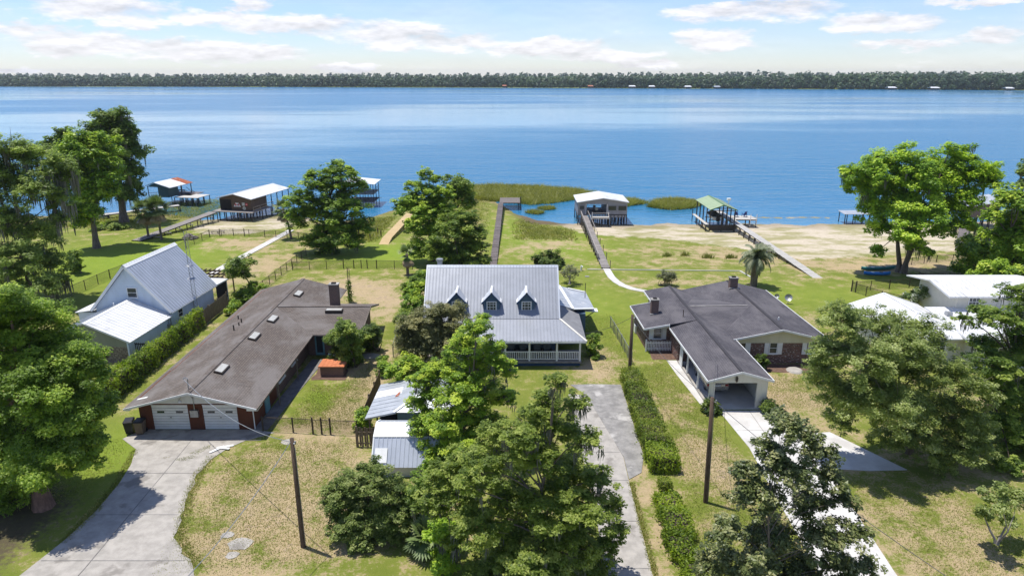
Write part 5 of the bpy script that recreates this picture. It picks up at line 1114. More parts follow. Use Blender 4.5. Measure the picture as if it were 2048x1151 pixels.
for x_ in (60.7, 62.2, 63.8, 65.2, 66.3):
    for y_ in (122.5, 124.8): pile(D7, x_, y_, 0.5, 0.08)
TREE_LOBES = {
    'cypress_tall': [(-70.3,123.3,16.9,2.99),(-73.0,124.5,15.5,2.49),(-68.9,123.5,14.9,2.83),(-68.7,124.3,11.8,2.69),(-71.0,123.4,11.9,3.57),(-67.9,122.2,8.1,1.96),(-70.7,123.3,8.4,3.05),(-67.9,122.8,5.6,1.35),(-72.6,123.1,4.8,2.53),(-69.6,122.1,4.2,2.16),(-73.9,123.4,14.1,1.24),(-73.0,123.8,9.6,2.34)],
    'cypress_back': [(-83.8,130.7,14.1,1.59),(-86.1,131.3,12.7,1.89),(-82.2,130.8,13.2,1.22),(-87.4,130.7,11.3,2.08),(-83.7,129.7,11.2,1.87),(-89.6,129.9,10.8,1.5)],
    'lawn_tree': [(-63.3,101.5,14.2,2.64),(-61.8,103.4,14.9,2.38),(-65.3,101.9,12.6,2.37),(-63.5,103.5,11.8,3.01),(-60.5,102.0,10.4,2.09),(-64.4,100.7,9.8,2.65),(-62.1,102.0,8.3,2.4),(-63.3,100.3,6.7,2.07),(-65.0,101.4,3.8,1.66),(-60.6,101.8,7.7,1.35),(-60.4,101.9,13.1,2.07),(-66.9,102.4,10.8,1.79),(-65.1,100.4,5.2,1.49),(-61.7,99.1,5.4,1.32)],
    'mossy_tree': [(-54.4,74.6,16.8,1.94),(-53.7,76.7,15.5,2.23),(-50.0,75.0,15.2,1.75),(-49.3,75.9,14.2,1.0),(-55.2,75.3,12.9,2.21),(-51.0,73.8,12.6,2.06),(-50.5,75.5,11.5,1.23),(-55.2,73.7,9.3,1.98),(-53.8,75.8,7.7,2.04),(-50.3,74.8,9.4,1.0),(-53.6,71.9,5.8,2.18),(-52.3,74.4,4.6,1.69),(-55.8,72.3,3.1,1.99),(-51.0,70.8,3.0,1.41),(-51.0,74.1,2.6,0.79),(-57.6,75.0,14.9,2.73),(-59.7,75.4,9.3,2.81),(-59.3,74.0,4.4,2.53)],
    'street_tree': [(-28.2,36.2,12.5,1.46),(-28.0,37.9,11.1,1.48),(-28.9,36.2,9.9,1.72),(-27.8,38.0,8.9,1.75),(-25.5,36.5,8.5,1.4),(-27.1,35.0,8.1,1.86),(-25.3,36.6,6.5,1.13),(-25.8,35.3,5.9,1.67),(-30.2,36.9,4.3,2.0),(-25.0,36.0,4.2,0.89),(-26.2,34.1,4.5,1.64),(-24.6,36.9,8.1,0.77),(-28.9,34.6,3.0,1.45),(-30.2,36.3,11.4,1.98),(-31.6,36.7,7.8,2.35),(-31.7,35.8,4.6,2.36),(-27.6,37.6,7.3,1.51),(-27.8,34.7,2.6,0.99),(-24.8,34.5,3.8,0.86),(-30.2,35.3,1.0,1.32),(-31.9,35.5,1.8,1.8),(-24.7,36.9,5.7,0.78),(-26.1,35.7,4.3,1.18)],
    'fence_oak': [(-24.0,98.6,11.3,1.73),(-26.8,100.7,10.7,1.62),(-28.4,98.7,9.2,2.17),(-25.5,100.8,8.3,2.52),(-22.5,99.5,9.3,1.31),(-30.6,98.2,7.4,2.17),(-27.6,99.4,5.7,2.8),(-23.6,98.2,6.0,2.48),(-30.7,99.7,4.2,2.23),(-25.2,97.9,3.0,2.78),(-21.9,98.3,3.6,1.47),(-28.4,98.3,1.5,2.22),(-23.7,97.3,1.4,1.9),(-31.9,98.3,5.4,1.02),(-25.7,101.3,12.1,0.88),(-29.3,99.4,10.9,0.87),(-27.3,98.2,0.3,1.33)],
    'ivy_tree': [(-11.8,92.7,11.8,1.08),(-13.6,93.9,10.1,1.17),(-11.5,92.7,9.4,1.64),(-9.2,93.5,9.1,1.51),(-14.4,92.9,7.7,1.79),(-11.8,91.5,6.7,2.04),(-9.4,93.1,6.6,1.8),(-13.1,92.7,8.6,1.23),(-10.5,94.7,10.9,0.83),(-15.4,93.0,7.0,0.96),(-11.3,91.0,3.9,2.05),(-12.8,92.0,1.5,1.39),(-10.6,92.8,8.0,1.65),(-12.8,90.9,5.3,1.63)],
    'round_back_tree': [(-8.5,103.8,8.6,1.83),(-7.4,104.0,7.2,1.53),(-9.5,103.6,6.8,1.38),(-6.8,103.8,5.7,1.23)],
    'yard_tree': [(-7.8,87.1,5.2,2.22),(-5.4,88.2,4.5,1.98),(-9.5,87.3,2.4,1.85),(-6.2,87.6,2.1,2.25),(-4.5,87.4,3.0,1.32),(-3.9,87.0,1.5,1.06),(-7.9,87.0,1.5,1.85),(-6.5,88.5,6.5,1.71),(-8.3,89.7,6.3,1.47)],
    'lakeside_tree': [(44.6,86.4,12.6,2.02),(48.2,88.9,13.7,1.94),(50.6,87.4,14.0,2.16),(55.4,89.9,12.9,2.23),(57.6,88.4,14.2,1.93),(58.6,86.6,12.6,2.15),(56.8,88.5,11.1,2.6),(51.9,86.7,10.9,2.67),(49.6,89.2,10.4,2.75),(44.3,87.6,10.9,1.54),(60.8,87.0,11.5,1.15),(46.6,87.8,8.3,1.82),(49.6,86.1,8.0,2.43),(51.6,84.0,7.8,2.13),(56.6,87.2,8.1,1.94),(57.8,86.2,9.6,1.65),(48.1,87.4,5.6,1.31),(54.8,85.6,5.7,1.28),(49.5,83.7,5.6,1.51),(47.6,86.0,2.7,0.78),(57.5,85.5,6.5,1.28),(43.7,88.6,12.7,0.9),(62.0,87.9,12.5,0.77),(55.6,87.9,15.7,0.76),(52.4,86.4,3.7,1.04),(52.9,84.3,3.2,0.76)],
    'edge_small_tree': [(59.0,86.1,2.7,1.43),(62.0,88.1,3.2,1.86),(63.1,86.5,2.6,1.7),(60.8,86.9,1.1,1.32),(62.3,85.8,1.1,1.43),(58.6,85.9,0.4,0.92),(64.7,87.6,3.7,1.45)],
    'edge_tall_tree': [(55.1,74.6,11.7,1.65),(57.7,75.9,9.1,2.15),(53.4,74.9,10.0,1.0),(56.3,76.0,6.9,2.05),(57.2,74.0,5.6,2.52),(53.6,72.0,4.1,1.76),(57.3,73.4,1.9,2.26),(52.9,74.0,2.9,1.02),(59.8,75.8,8.6,2.83),(60.2,74.5,3.7,2.84),(52.6,74.4,7.9,0.56)],
    'edge_cypress': [(87.6,117.6,8.7,0.86),(89.5,118.8,9.8,1.38),(87.7,116.5,6.7,1.03),(89.9,117.9,7.0,1.38)],
    'elm': [(20.6,40.2,10.2,1.25),(23.5,42.2,9.2,1.38),(20.3,40.3,8.1,1.21),(26.2,43.0,8.5,1.42),(27.0,41.4,8.8,1.24),(21.8,39.5,7.8,1.82),(25.6,41.4,6.3,1.92),(27.3,40.0,6.9,1.6),(20.6,41.1,5.7,1.12),(22.0,40.1,4.7,1.62),(23.9,38.3,5.0,1.81),(28.3,40.6,3.7,1.92),(29.8,39.6,3.2,1.5),(29.7,39.6,5.7,1.09),(26.8,39.2,2.0,1.36),(28.9,38.6,1.8,1.35),(21.8,40.6,3.1,0.93),(30.8,39.7,1.3,0.99),(25.0,39.7,8.4,1.51),(24.0,41.0,5.2,1.58),(19.8,40.4,7.1,0.77),(25.3,40.6,1.9,1.14),(28.0,38.7,0.8,0.78)],
    'dark_edge_tree': [(32.5,42.7,9.3,1.26),(32.3,44.6,9.4,0.62),(34.2,43.9,10.7,1.15),(33.0,44.7,6.8,0.85),(34.8,43.6,6.8,1.72),(32.2,42.1,6.3,1.34),(35.8,43.3,3.1,1.76),(33.3,41.6,2.1,1.23),(35.4,41.8,0.8,1.45),(32.6,39.1,0.5,0.79),(30.5,43.4,9.1,0.47),(36.4,44.1,8.4,2.07),(36.8,43.2,4.7,2.08),(32.6,41.4,4.8,1.13),(37.2,42.9,1.0,1.76)],
    'small_shade_tree': [(25.6,31.1,3.4,0.64),(27.4,32.2,2.4,0.6),(25.9,31.8,2.0,0.49),(27.7,32.3,2.9,0.49),(27.1,31.9,1.6,0.49),(25.7,31.2,4.1,0.32)],
    'magnolia': [(12.2,27.2,10.0,0.71),(13.6,28.4,8.6,0.84),(11.7,27.4,8.6,0.77),(14.7,28.7,7.6,0.72),(11.0,27.7,7.4,0.65),(12.5,26.7,7.8,0.94),(15.0,28.0,6.7,0.8),(11.4,27.0,6.3,0.97),(14.2,28.3,5.1,1.11),(15.6,27.5,5.7,0.66),(9.8,26.7,4.9,0.78),(12.3,27.6,3.9,1.2),(14.3,26.7,4.3,1.07),(15.8,26.6,4.7,0.69),(9.7,27.3,2.8,0.86),(11.0,26.1,3.2,1.11),(13.9,27.3,1.9,1.26),(15.7,26.8,2.6,0.95),(17.0,26.8,2.8,0.47),(12.7,29.1,9.7,0.38),(9.2,27.0,2.4,0.57),(11.0,28.4,5.6,0.53),(12.6,26.3,1.3,1.3),(14.7,25.7,1.8,1.04),(10.6,27.0,0.6,1.09)],
    'oak_a': [(-2.3,40.5,9.4,0.89),(-3.1,42.0,7.8,1.06),(-1.4,40.8,7.9,0.9),(-4.5,42.0,6.0,1.28),(-2.4,41.0,6.4,1.38),(-0.7,40.4,7.1,0.77),(-5.5,41.2,4.6,1.13),(-3.4,40.1,5.1,1.49),(-1.5,41.8,4.4,1.28),(-5.8,40.6,3.0,1.0),(-4.0,39.2,3.4,1.35),(-2.1,40.9,2.5,1.41),(-5.1,39.7,1.3,1.25),(-3.0,38.2,2.2,1.2),(-6.1,41.1,5.7,0.73),(-4.9,38.2,0.5,1.03),(-2.0,43.1,9.2,0.54),(-0.5,40.8,4.7,0.73),(-0.1,40.6,6.5,0.45),(-5.8,40.7,1.6,1.14),(-5.9,40.0,0.6,1.0),(-6.3,41.3,3.9,0.8),(-4.0,38.8,0.7,1.1)],
    'oak_b': [(2.1,29.5,11.1,0.47),(1.7,31.1,9.4,0.65),(3.1,29.8,9.7,0.63),(0.9,31.4,7.7,0.82),(2.4,30.2,8.1,0.99),(3.6,29.1,8.2,0.67),(-0.6,30.7,7.2,1.07),(0.9,29.3,7.0,1.22),(2.7,30.9,5.4,1.3),(4.2,29.7,5.5,0.9),(-1.5,28.8,6.5,1.11),(-0.1,30.2,4.3,1.39),(1.9,28.9,4.6,1.43),(3.8,28.2,4.6,1.07),(-2.6,29.7,4.4,0.96),(-1.6,28.3,3.7,1.22),(0.7,29.8,1.9,1.5),(2.9,28.7,2.2,1.35),(4.7,28.6,2.5,0.75),(-0.6,29.0,0.7,1.28),(1.9,27.8,1.4,1.23),(-3.1,30.0,1.9,0.63),(4.2,28.9,0.8,0.87),(5.3,29.1,3.1,0.45),(0.4,26.8,0.8,1.44),(2.8,26.9,0.7,1.21),(-1.5,26.9,1.0,0.96),(-3.5,30.0,5.5,0.91),(-4.1,29.3,4.5,0.8),(-2.4,30.8,6.0,0.87),(5.1,29.6,4.2,0.56),(0.6,27.2,2.3,1.08),(3.2,29.7,2.6,1.03),(1.4,30.2,8.9,0.74),(0.4,28.6,8.4,0.8)],
    'white_bush': [(-7.8,32.8,3.7,0.99),(-9.4,33.4,2.6,1.07),(-6.8,32.8,2.7,1.0),(-8.7,33.6,1.7,1.26),(-10.0,32.9,1.8,0.73),(-6.5,32.2,1.7,0.94),(-8.0,32.7,0.8,1.24),(-9.3,32.2,1.0,0.95),(-6.9,32.0,0.5,0.67),(-8.4,31.8,0.4,0.72),(-5.8,32.8,2.3,0.5),(-10.1,33.3,2.4,0.51)],
    'olive_shrub': [(-6.8,54.2,5.3,1.1),(-5.3,55.2,5.3,1.03),(-8.2,54.2,4.2,1.27),(-6.5,54.8,3.4,1.55),(-4.8,54.5,3.8,1.2),(-8.9,54.0,3.0,0.85),(-7.4,53.8,2.5,1.11),(-5.7,53.4,2.7,1.01),(-8.1,54.5,2.7,0.95)],
    'cape_bush_light': [(-9.6,63.6,3.5,0.98),(-9.1,65.1,4.3,0.9),(-9.5,64.3,1.9,1.1),(-10.5,65.4,3.7,0.6)],
    'cape_bush_dark': [(-10.3,61.8,2.7,0.77),(-9.9,63.1,1.7,0.69),(-11.0,62.7,1.9,0.54)],
    'cape_bush_top': [(-9.5,66.4,4.7,0.92),(-10.7,67.6,3.7,0.73),(-9.2,67.3,5.1,0.62)],
    'patio_tree': [(-14.4,55.1,4.1,0.86),(-15.5,56.7,2.3,0.89),(-14.2,55.8,2.3,1.06),(-14.9,56.2,0.6,1.07),(-13.6,56.5,2.7,0.71),(-15.6,56.1,1.3,0.62),(-14.2,57.0,0.5,0.81)],
    'patio_shrub': [(-13.1,58.4,2.5,0.73),(-12.9,59.6,1.4,0.66),(-13.8,59.3,1.1,0.7),(-13.5,60.3,0.3,0.62)],
    'barn_tree': [(-31.1,74.6,4.3,1.08),(-30.5,76.1,4.1,0.87),(-32.5,75.7,3.6,0.69),(-31.3,76.8,2.7,0.94),(-32.1,75.9,2.7,0.7)],
    'barn_bush': [(-30.3,74.1,1.1,0.8),(-29.8,75.2,1.5,0.69),(-31.5,74.8,0.5,0.63),(-29.7,73.5,0.4,0.74),(-29.4,75.0,0.5,0.58),(-28.6,74.7,1.5,0.52)],
    'barn_bush_low': [(-29.7,69.1,1.2,0.64),(-29.2,69.8,0.4,0.65),(-30.5,69.6,0.3,0.49)],
    'sapling': [(-57.1,86.1,1.7,0.78),(-58.1,87.2,0.4,0.8),(-56.9,86.6,2.4,0.59),(-58.2,87.3,2.2,0.53),(-57.3,87.0,0.6,0.53)],
    'bare_shrub': [(18.9,80.1,1.4,0.73),(18.5,81.1,1.0,0.56),(19.8,80.8,1.1,0.56),(19.3,81.6,0.3,0.62)],
    'dark_shrub': [(3.9,91.5,0.2,0.97),(5.5,92.3,0.5,1.12),(6.7,91.5,0.0,0.76),(4.5,89.8,0.1,0.89),(5.7,89.4,0.1,0.82)],
    'fruit_tree': [(7.2,81.0,1.8,0.86),(6.5,82.1,1.0,0.63),(8.0,81.8,1.2,0.62),(7.3,82.7,0.3,0.57)],
    'flower_shrub': [(42.5,67.6,3.0,0.94),(45.1,69.3,1.9,0.96),(42.2,68.7,2.2,0.74),(45.1,70.0,1.0,0.87),(45.5,69.0,2.5,0.64)],
    'fence_shrubs': [(49.2,72.7,2.3,0.89),(51.9,74.4,1.4,1.03),(53.5,73.7,2.0,1.02),(53.2,75.0,2.0,0.8),(49.3,74.0,1.0,0.63)],
    'shed_shrub': [(-9.1,48.9,2.8,0.7),(-8.2,50.3,2.8,0.8),(-10.1,49.8,2.7,0.48),(-8.9,50.8,1.6,0.65),(-7.4,50.0,2.6,0.56)],
    'porch_shrub': [(7.6,58.3,1.1,0.55),(7.3,58.6,0.3,0.51),(7.5,58.6,1.8,0.41),(7.7,57.8,0.2,0.37)],
    'under_shrub': [(-4.8,32.3,3.1,0.82),(-5.5,33.7,0.9,0.81),(-4.5,32.9,0.7,0.79),(-5.8,33.1,0.4,0.51),(-4.9,31.7,0.5,0.66),(-4.1,33.1,1.7,0.73)],
    'bright_shrub': [(-3.8,30.3,2.1,0.68),(-3.5,31.2,0.4,0.71),(-4.2,31.0,0.4,0.54),(-3.2,31.5,1.3,0.44),(-3.6,29.6,0.5,0.63)],
    'lake_brush': [(-72.0,116.9,-0.7,0.87),(-72.0,119.2,-0.8,0.89),(-69.1,116.8,-0.7,0.96),(-71.9,115.3,-0.8,0.69),(-67.9,117.4,-0.9,0.7)],
    'left_under_bush': [(-57.5,81.8,0.3,0.63)],
}

# ------------------------------------------------------------------ vegetation
def quads_mesh(name, V, tint, mat, quad=True):
    """V: (n,4,3) leaf quads (or (n,3,3) triangles); tint: (n,) value per leaf"""
    n, k = V.shape[0], V.shape[1]
    me = bpy.data.meshes.new(name)
    me.vertices.add(n * k); me.vertices.foreach_set('co', V.astype(np.float32).ravel())
    me.loops.add(n * k); me.loops.foreach_set('vertex_index', np.arange(n * k, dtype=np.int32))
    me.polygons.add(n); me.polygons.foreach_set('loop_start', np.arange(0, n * k, k, dtype=np.int32))
    me.update()
    a = me.attributes.new('tint', 'FLOAT', 'FACE'); a.data.foreach_set('value', np.clip(tint, 0, 1).astype(np.float32))
    me.materials.append(mat)
    return me

def unit(v): return v / (np.linalg.norm(v, axis=-1, keepdims=True) + 1e-9)

def leaf_quads(P_, N, size, aspect=0.55, rng=RNG, droop=0.0, tri=False):
    """diamond leaves at P_ with normals N"""
    n = len(P_)
    t_ = unit(np.cross(N, rng.normal(size=(n, 3))))
    if droop: t_ = unit(t_ + np.array([0, 0, -droop])); 
    b_ = unit(np.cross(N, t_))
    s = size * rng.uniform(0.55, 1.45, (n, 1))
    L0, W0 = t_ * s * 0.62, b_ * s * aspect * 0.62
    fold = N * s * 0.12
    if tri: return np.stack([P_ - L0 * 0.85, P_ + L0 * 0.55 + W0 * 1.25, P_ + L0 * 0.75 - W0 * 1.1], 1)
    return np.stack([P_ - L0, P_ + W0 + fold * 0, P_ + L0, P_ - W0 + fold], 1)

def clump_leaves(centers, outward, rad, per, size, rng, flat=0.75, droop=0.0, aspect=0.55, up=0.8):
    m = len(centers)
    idx = np.repeat(np.arange(m), per)
    g = unit(rng.normal(size=(len(idx), 3))) * (rng.uniform(0.15, 1.0, (len(idx), 1)) ** 0.55)
    off = g * rad[idx][:, None]; off[:, 2] *= flat
    if droop: off[:, 2] -= (rng.uniform(0, 1, len(idx)) ** 1.6) * droop * rad[idx] * 1.8
    P_ = centers[idx] + off
    N = unit(0.55 * g + 0.35 * outward[idx] + np.array([0, 0, up]) + 0.75 * rng.normal(size=(len(idx), 3)) * 0.6)
    tint_c = rng.normal(0.5, 0.24, m)
    tint = tint_c[idx] + rng.normal(0, 0.16, len(idx))
    return leaf_quads(P_, N, size, aspect, rng, droop * 0.6, tri=True), tint

def limb(mb, p, q, r0, r1, rng, n=5, seg=4, sag=0.12):
    p, q = Vector(p), Vector(q); d = q - p; pts = []; rad = []
    side = Vector(rng.normal(size=3)) * d.length * 0.06
    for i in range(seg + 1):
        u = i / seg
        pts.append(p + d * u + side * math.sin(u * math.pi) + Vector((0, 0, 1)) * d.length * sag * math.sin(u * math.pi)); rad.append(r0 + (r1 - r0) * u)
    mb.tube(pts, rad, n, cap=False)

def moss_ribbons(centers, rng, per, length, width):
    m = len(centers); idx = np.repeat(np.arange(m), per); n = len(idx)
    top = centers[idx] + rng.normal(size=(n, 3)) * np.array([0.22, 0.22, 0.12]) * width * 9
    Ls = length * rng.uniform(0.35, 1.15, (n, 1)); a = rng.uniform(0, 2 * math.pi, n)
    wv = np.stack([np.cos(a), np.sin(a), np.zeros(n)], -1) * width * rng.uniform(0.5, 1.2, (n, 1))
    low = top + np.concatenate([rng.normal(size=(n, 2)) * 0.06, -Ls], 1)
    mid = (top + low) / 2 + np.concatenate([rng.normal(size=(n, 2)) * 0.05, np.zeros((n, 1))], 1)
    return np.concatenate([np.stack([top - wv * 0.6, top + wv * 0.6, mid + wv, mid - wv], 1), np.stack([mid - wv, mid + wv, low + wv * 0.15, low - wv * 0.15], 1)], 0)

def tree(key, name, label, base, leaf, bark='bark', size=0.2, dens=9.0, trunk=0.25, fork=0.45, moss=0, moss_len=1.2, droop=0.0, flat=0.75,
         group=None, cat='tree', stems=1, lean=(0, 0), cover=2.3, rcf=0.34, aspect=0.55, gap=0.0, up=1.25, twigs=True, lobes=None, bare=0.0, tint_shift=0.0, seed=None, swell=1.18):
    rng = np.random.default_rng(seed if seed is not None else sum(map(ord, key)) * 7 + 3)
    lob = np.array(lobes if lobes is not None else TREE_LOBES[key], float)
    bx, by = base; bz = G(bx, by); o0 = np.array([bx, by, bz])
    root = thing(name, label, cat, (bx, by, bz), 0, group)
    lob[:, :3] -= o0; lob[:, 3] *= swell
    C, Rr = lob[:, :3], lob[:, 3]
    cen = np.average(C, axis=0, weights=Rr ** 2); hi = (C[:, 2] + Rr).max()
    cs, outs, rads, owner = [], [], [], []
    for i in range(len(C)):
        r = Rr[i]; rc = float(np.clip(r * rcf, size * 1.7, 1.0)); k = max(7, int(cover * 1.9 * (r / rc) ** 2))
        d_ = unit(rng.normal(size=(k, 3))); d_[:, 2] = np.where(d_[:, 2] < -0.6, -d_[:, 2] * 0.6, d_[:, 2])
        rr = r * rng.uniform(0.35, 1.06, k)[:, None]
        c = C[i] + d_ * rr * np.array([1, 1, 0.88])
        if gap > 0:
            keep = rng.uniform(size=k) > gap; c, d_ = c[keep], d_[keep]
        c = c[c[:, 2] > 0.12] if True else c
        d_ = d_[:len(c)]
        cs.append(c); outs.append(unit(c - cen)); rads.append(np.full(len(c), rc) * rng.uniform(0.7, 1.25, len(c))); owner += [i] * len(c)
    cs, outs, rads = np.concatenate(cs), np.concatenate(outs), np.concatenate(rads)
    per = np.maximum(5, (dens * 2.1 * (rads / size) ** 2).astype(int))
    V, tint = clump_leaves(cs, outs, rads, per, size, rng, flat, droop, aspect, up)
    V[:, :, 2] = np.maximum(V[:, :, 2], 0.03)
    link('crown', quads_mesh('crown', V, tint + tint_shift, L[leaf]), root)
    # trunk with limbs and twigs
    mb = MB(); zf = max(0.25, hi * fork * 0.8)
    tops = []; axes = []
    for s in range(stems):
        a = 2 * math.pi * s / max(1, stems) + 0.4; e = 0.0 if stems == 1 else min(1.6, 0.16 * hi)
        top = Vector((cen[0] * fork + e * math.cos(a) + lean[0], cen[1] * fork + e * math.sin(a) + lean[1], zf)); tops.append(top)
        sb = Vector((0.25 * trunk * 3 * math.cos(a), 0.25 * trunk * 3 * math.sin(a), 0)) if stems > 1 else Vector((0, 0, 0))
        tr = trunk if stems == 1 else trunk * 0.62
        it = int(np.argsort(-C[:, 2])[min(s, len(C) - 1)]); apex = Vector(C[it])
        if apex.z < top.z: apex = top + Vector((0, 0, 0.3))
        pts = [sb + Vector((0, 0, -0.3)), sb + Vector((0, 0, 0.05)), sb * 0.8 + top * 0.12 + Vector((0, 0, 0.1 * zf)), sb * 0.4 + top * 0.5, top, top.lerp(apex, 0.5) + Vector((rng.normal(0, 0.02) * hi, rng.normal(0, 0.02) * hi, 0)), apex]
        mb.tube(pts, [tr * 1.9, tr * 1.5, tr * 1.0, tr * 0.86, tr * 0.6, tr * 0.25, tr * 0.05], 8, cap=False)
        axes.append(pts)
    order = np.argsort(-Rr)
    for i in range(len(C)):
        ax_ = min(axes, key=lambda q: (q[4] - Vector(C[i])).length); want = max(zf * 0.7, min(C[i][2] * 0.72, hi * 0.8)); top = ax_[4]
        for a_, b_ in zip(ax_[2:-1], ax_[3:]):
            if a_.z <= want <= b_.z: top = a_.lerp(b_, (want - a_.z) / max(1e-6, b_.z - a_.z))
        r0 = trunk * (0.75 if stems == 1 else 0.5) * max(0.25, 1 - top.z / hi) * 1.5; r0 = min(r0, trunk * 0.5 * (0.6 + 0.4 * Rr[i] / Rr.max())); r0 *= 0.6; limb(mb, top, C[i] + np.array([0, 0, Rr[i] * 0.1]), r0, r0 * 0.2, rng)
    if twigs:
        for j in rng.choice(len(cs), min(len(cs), 6 * len(C)), replace=False):
            i = owner[j]; limb(mb, C[i], cs[j], trunk * 0.11, trunk * 0.03, rng, 3, 2, 0.05)
    if bare:
        for j in range(int(bare)):
            i = rng.integers(len(C)); d_ = unit(rng.normal(size=3) + np.array([0, 0, 0.4])); limb(mb, C[i], C[i] + d_ * Rr[i] * 1.1, trunk * 0.14, trunk * 0.03, rng, 3, 3, 0.05)
    mb.build('trunk', M[bark], root, smooth=True)
    if moss:
        rel = np.array([cs[j, 2] - C[owner[j], 2] for j in range(len(cs))]); pr = np.where(rel < 0.25, 1.0, 0.15); low = cs[rng.choice(len(cs), min(len(cs), moss), replace=False, p=pr / pr.sum())]; low = low - np.array([0, 0, 0.1])
        Vm = moss_ribbons(low, rng, 9, moss_len * 0.75, 0.032 if by < 60 else 0.06); Vm[:, :, 2] = np.maximum(Vm[:, :, 2], 0.4)
        link('spanish_moss', quads_mesh('spanish_moss', Vm, np.full(len(Vm), 0.5), M['moss']), root)['kind'] = 'stuff'
    return root

tree('cypress_tall', 'cypress_tree', 'tallest dark cypress with hanging moss at the left lake edge', (-71.3, 123.4), 'cypress', 'bark', 0.42, 8, 0.62, 0.5, moss=90, moss_len=3.2, group=None, flat=0.6)
tree('cypress_back', 'cypress_tree', 'flat-topped dark cypress far left beyond the bright lawn tree', (-84.8, 131.0), 'cypress', 'bark_dk', 0.42, 7, 0.35, 0.6, moss=10, moss_len=2.0, flat=0.5, gap=0.2)
tree('lawn_tree', 'broadleaf_tree', 'bright green tree with a leaning grey trunk on the left lawn', (-63.9, 102.1), 'bright', 'bark', 0.38, 8, 0.42, 0.5, moss=30, moss_len=1.8, gap=0.1)
tree('mossy_tree', 'cypress_tree', 'feathery tree draped in grey moss at the left picture edge', (-55.5, 75.0), 'feather', 'bark', 0.25, 6.5, 0.32, 0.45, moss=170, moss_len=2.6, flat=0.5, up=1.6, rcf=0.29, gap=0.0, swell=1.3, aspect=0.45, bare=40)
tree('street_tree', 'broadleaf_tree', 'big dense green tree with a reddish trunk beside the cracked driveway', (-28.3, 35.4), 'green', 'bark_red', 0.145, 6.2, 0.42, 0.5, flat=0.62, cover=2.4, rcf=0.3, up=1.2, swell=1.25)
tree('fence_oak', 'oak_tree', 'broad bright oak standing by the bend of the chain link fence', (-28.4, 99.3), 'green', 'bark_dk', 0.32, 6.5, 0.42, 0.35, moss=40, moss_len=1.6, flat=0.5, rcf=0.28, up=1.6)
tree('ivy_tree', 'ivy_covered_tree', 'tall tree smothered in bright vine behind the cape house roof', (-11.2, 93.0), 'bright', 'bark_dk', 0.28, 7, 0.3, 0.4, flat=0.5, rcf=0.28, up=1.6)
tree('round_back_tree', 'oak_tree', 'darker rounded treetop rising behind the vine-covered tree', (-8.6, 104.0), 'mid', 'bark_dk', 0.34, 9, 0.3, 0.5)
tree('yard_tree', 'evergreen_tree', 'bushy mid green tree just behind the cape house chimney', (-6.8, 87.5), 'mid', 'bark_dk', 0.26, 6.5, 0.25, 0.3, stems=3, flat=0.5, rcf=0.28, up=1.6)
tree('lakeside_tree', 'broadleaf_tree', 'spreading lime green tree with several trunks near the blue kayak', (52.0, 87.5), 'lime', 'bark', 0.30, 7.5, 0.5, 0.42, stems=3, moss=60, moss_len=2.0, flat=0.6, gap=0.0, swell=1.3)
tree('edge_small_tree', 'broadleaf_tree', 'small rounded bright tree right of the lakeside tree', (62.6, 87.0), 'bright', 'bark_dk', 0.34, 8, 0.3, 0.4)
tree('edge_tall_tree', 'oak_tree', 'bright tree leaning in from the right edge above the white house', (56.5, 75.0), 'bright', 'bark_dk', 0.32, 8, 0.4, 0.4, moss=20)
tree('edge_cypress', 'cypress_tree', 'mossy cypress tip at the right edge of the lake', (91.0, 118.0), 'cypress', 'bark_dk', 0.4, 8, 0.4, 0.6, moss=20, moss_len=2.5)
tree('elm', 'weeping_tree', 'large weeping tree with drooping branches over the right driveway', (27.4, 41.6), 'elm', 'bark', 0.135, 5.2, 0.24, 0.38, droop=0.35, flat=0.42, gap=0.15, cover=2.5, rcf=0.22, up=1.6, bare=60, swell=1.22, aspect=0.5)
tree('dark_edge_tree', 'oak_tree', 'dark tree with light green tips at the right edge', (33.0, 43.3), 'mid', 'bark_dk', 0.16, 5.5, 0.3, 0.45, flat=0.45, rcf=0.27, up=1.6, moss=50, moss_len=1.2)
tree('small_shade_tree', 'broadleaf_tree', 'small thin tree in the shade at lower right', (27.0, 32.0), 'elm', 'bark_pale', 0.13, 5, 0.1, 0.4, stems=3, gap=0.2)
tree('magnolia', 'magnolia_tree', 'glossy dark magnolia over the bright concrete drive', (11.6, 26.2), 'magnolia', 'bark', 0.15, 7.5, 0.11, 0.35, gap=0.27, cover=2.3, rcf=0.25, aspect=0.5, up=0.9, bare=14)
tree('oak_a', 'oak_tree', 'mossy bright oak hiding the porch of the cape house', (-3.2, 41.0), 'bright', 'bark', 0.135, 5.5, 0.24, 0.35, moss=110, moss_len=1.0, gap=0.1, rcf=0.27, flat=0.45, up=1.6)
tree('oak_b', 'oak_tree', 'largest mossy oak at the bottom centre of the picture', (1.2, 29.6), 'oakb', 'bark', 0.125, 5.2, 0.22, 0.3, moss=230, moss_len=1.1, gap=0.1, cover=2.5, bare=30, rcf=0.26, flat=0.45, up=1.6)
tree('white_bush', 'bush', 'round glossy bush speckled white near the utility pole', (-7.4, 32.6), 'glossy', 'bark_dk', 0.11, 5.0, 0.1, 0.2, stems=5, cat='bush', cover=2.6, flat=0.5, up=1.6, rcf=0.27)
tree('olive_shrub', 'bush', 'large olive brown shrub at the left corner of the cape house', (-6.6, 54.4), 'olive', 'bark_dk', 0.15, 6, 0.12, 0.25, stems=5, cat='bush', droop=0.15, flat=0.5, up=1.5, swell=1.4, rcf=0.26)
tree('cape_bush_light', 'bush', 'bright fern-like bush along the left wall of the cape house', (-9.2, 65.0), 'bright', 'bark_dk', 0.19, 9, 0.08, 0.25, stems=4, cat='bush')
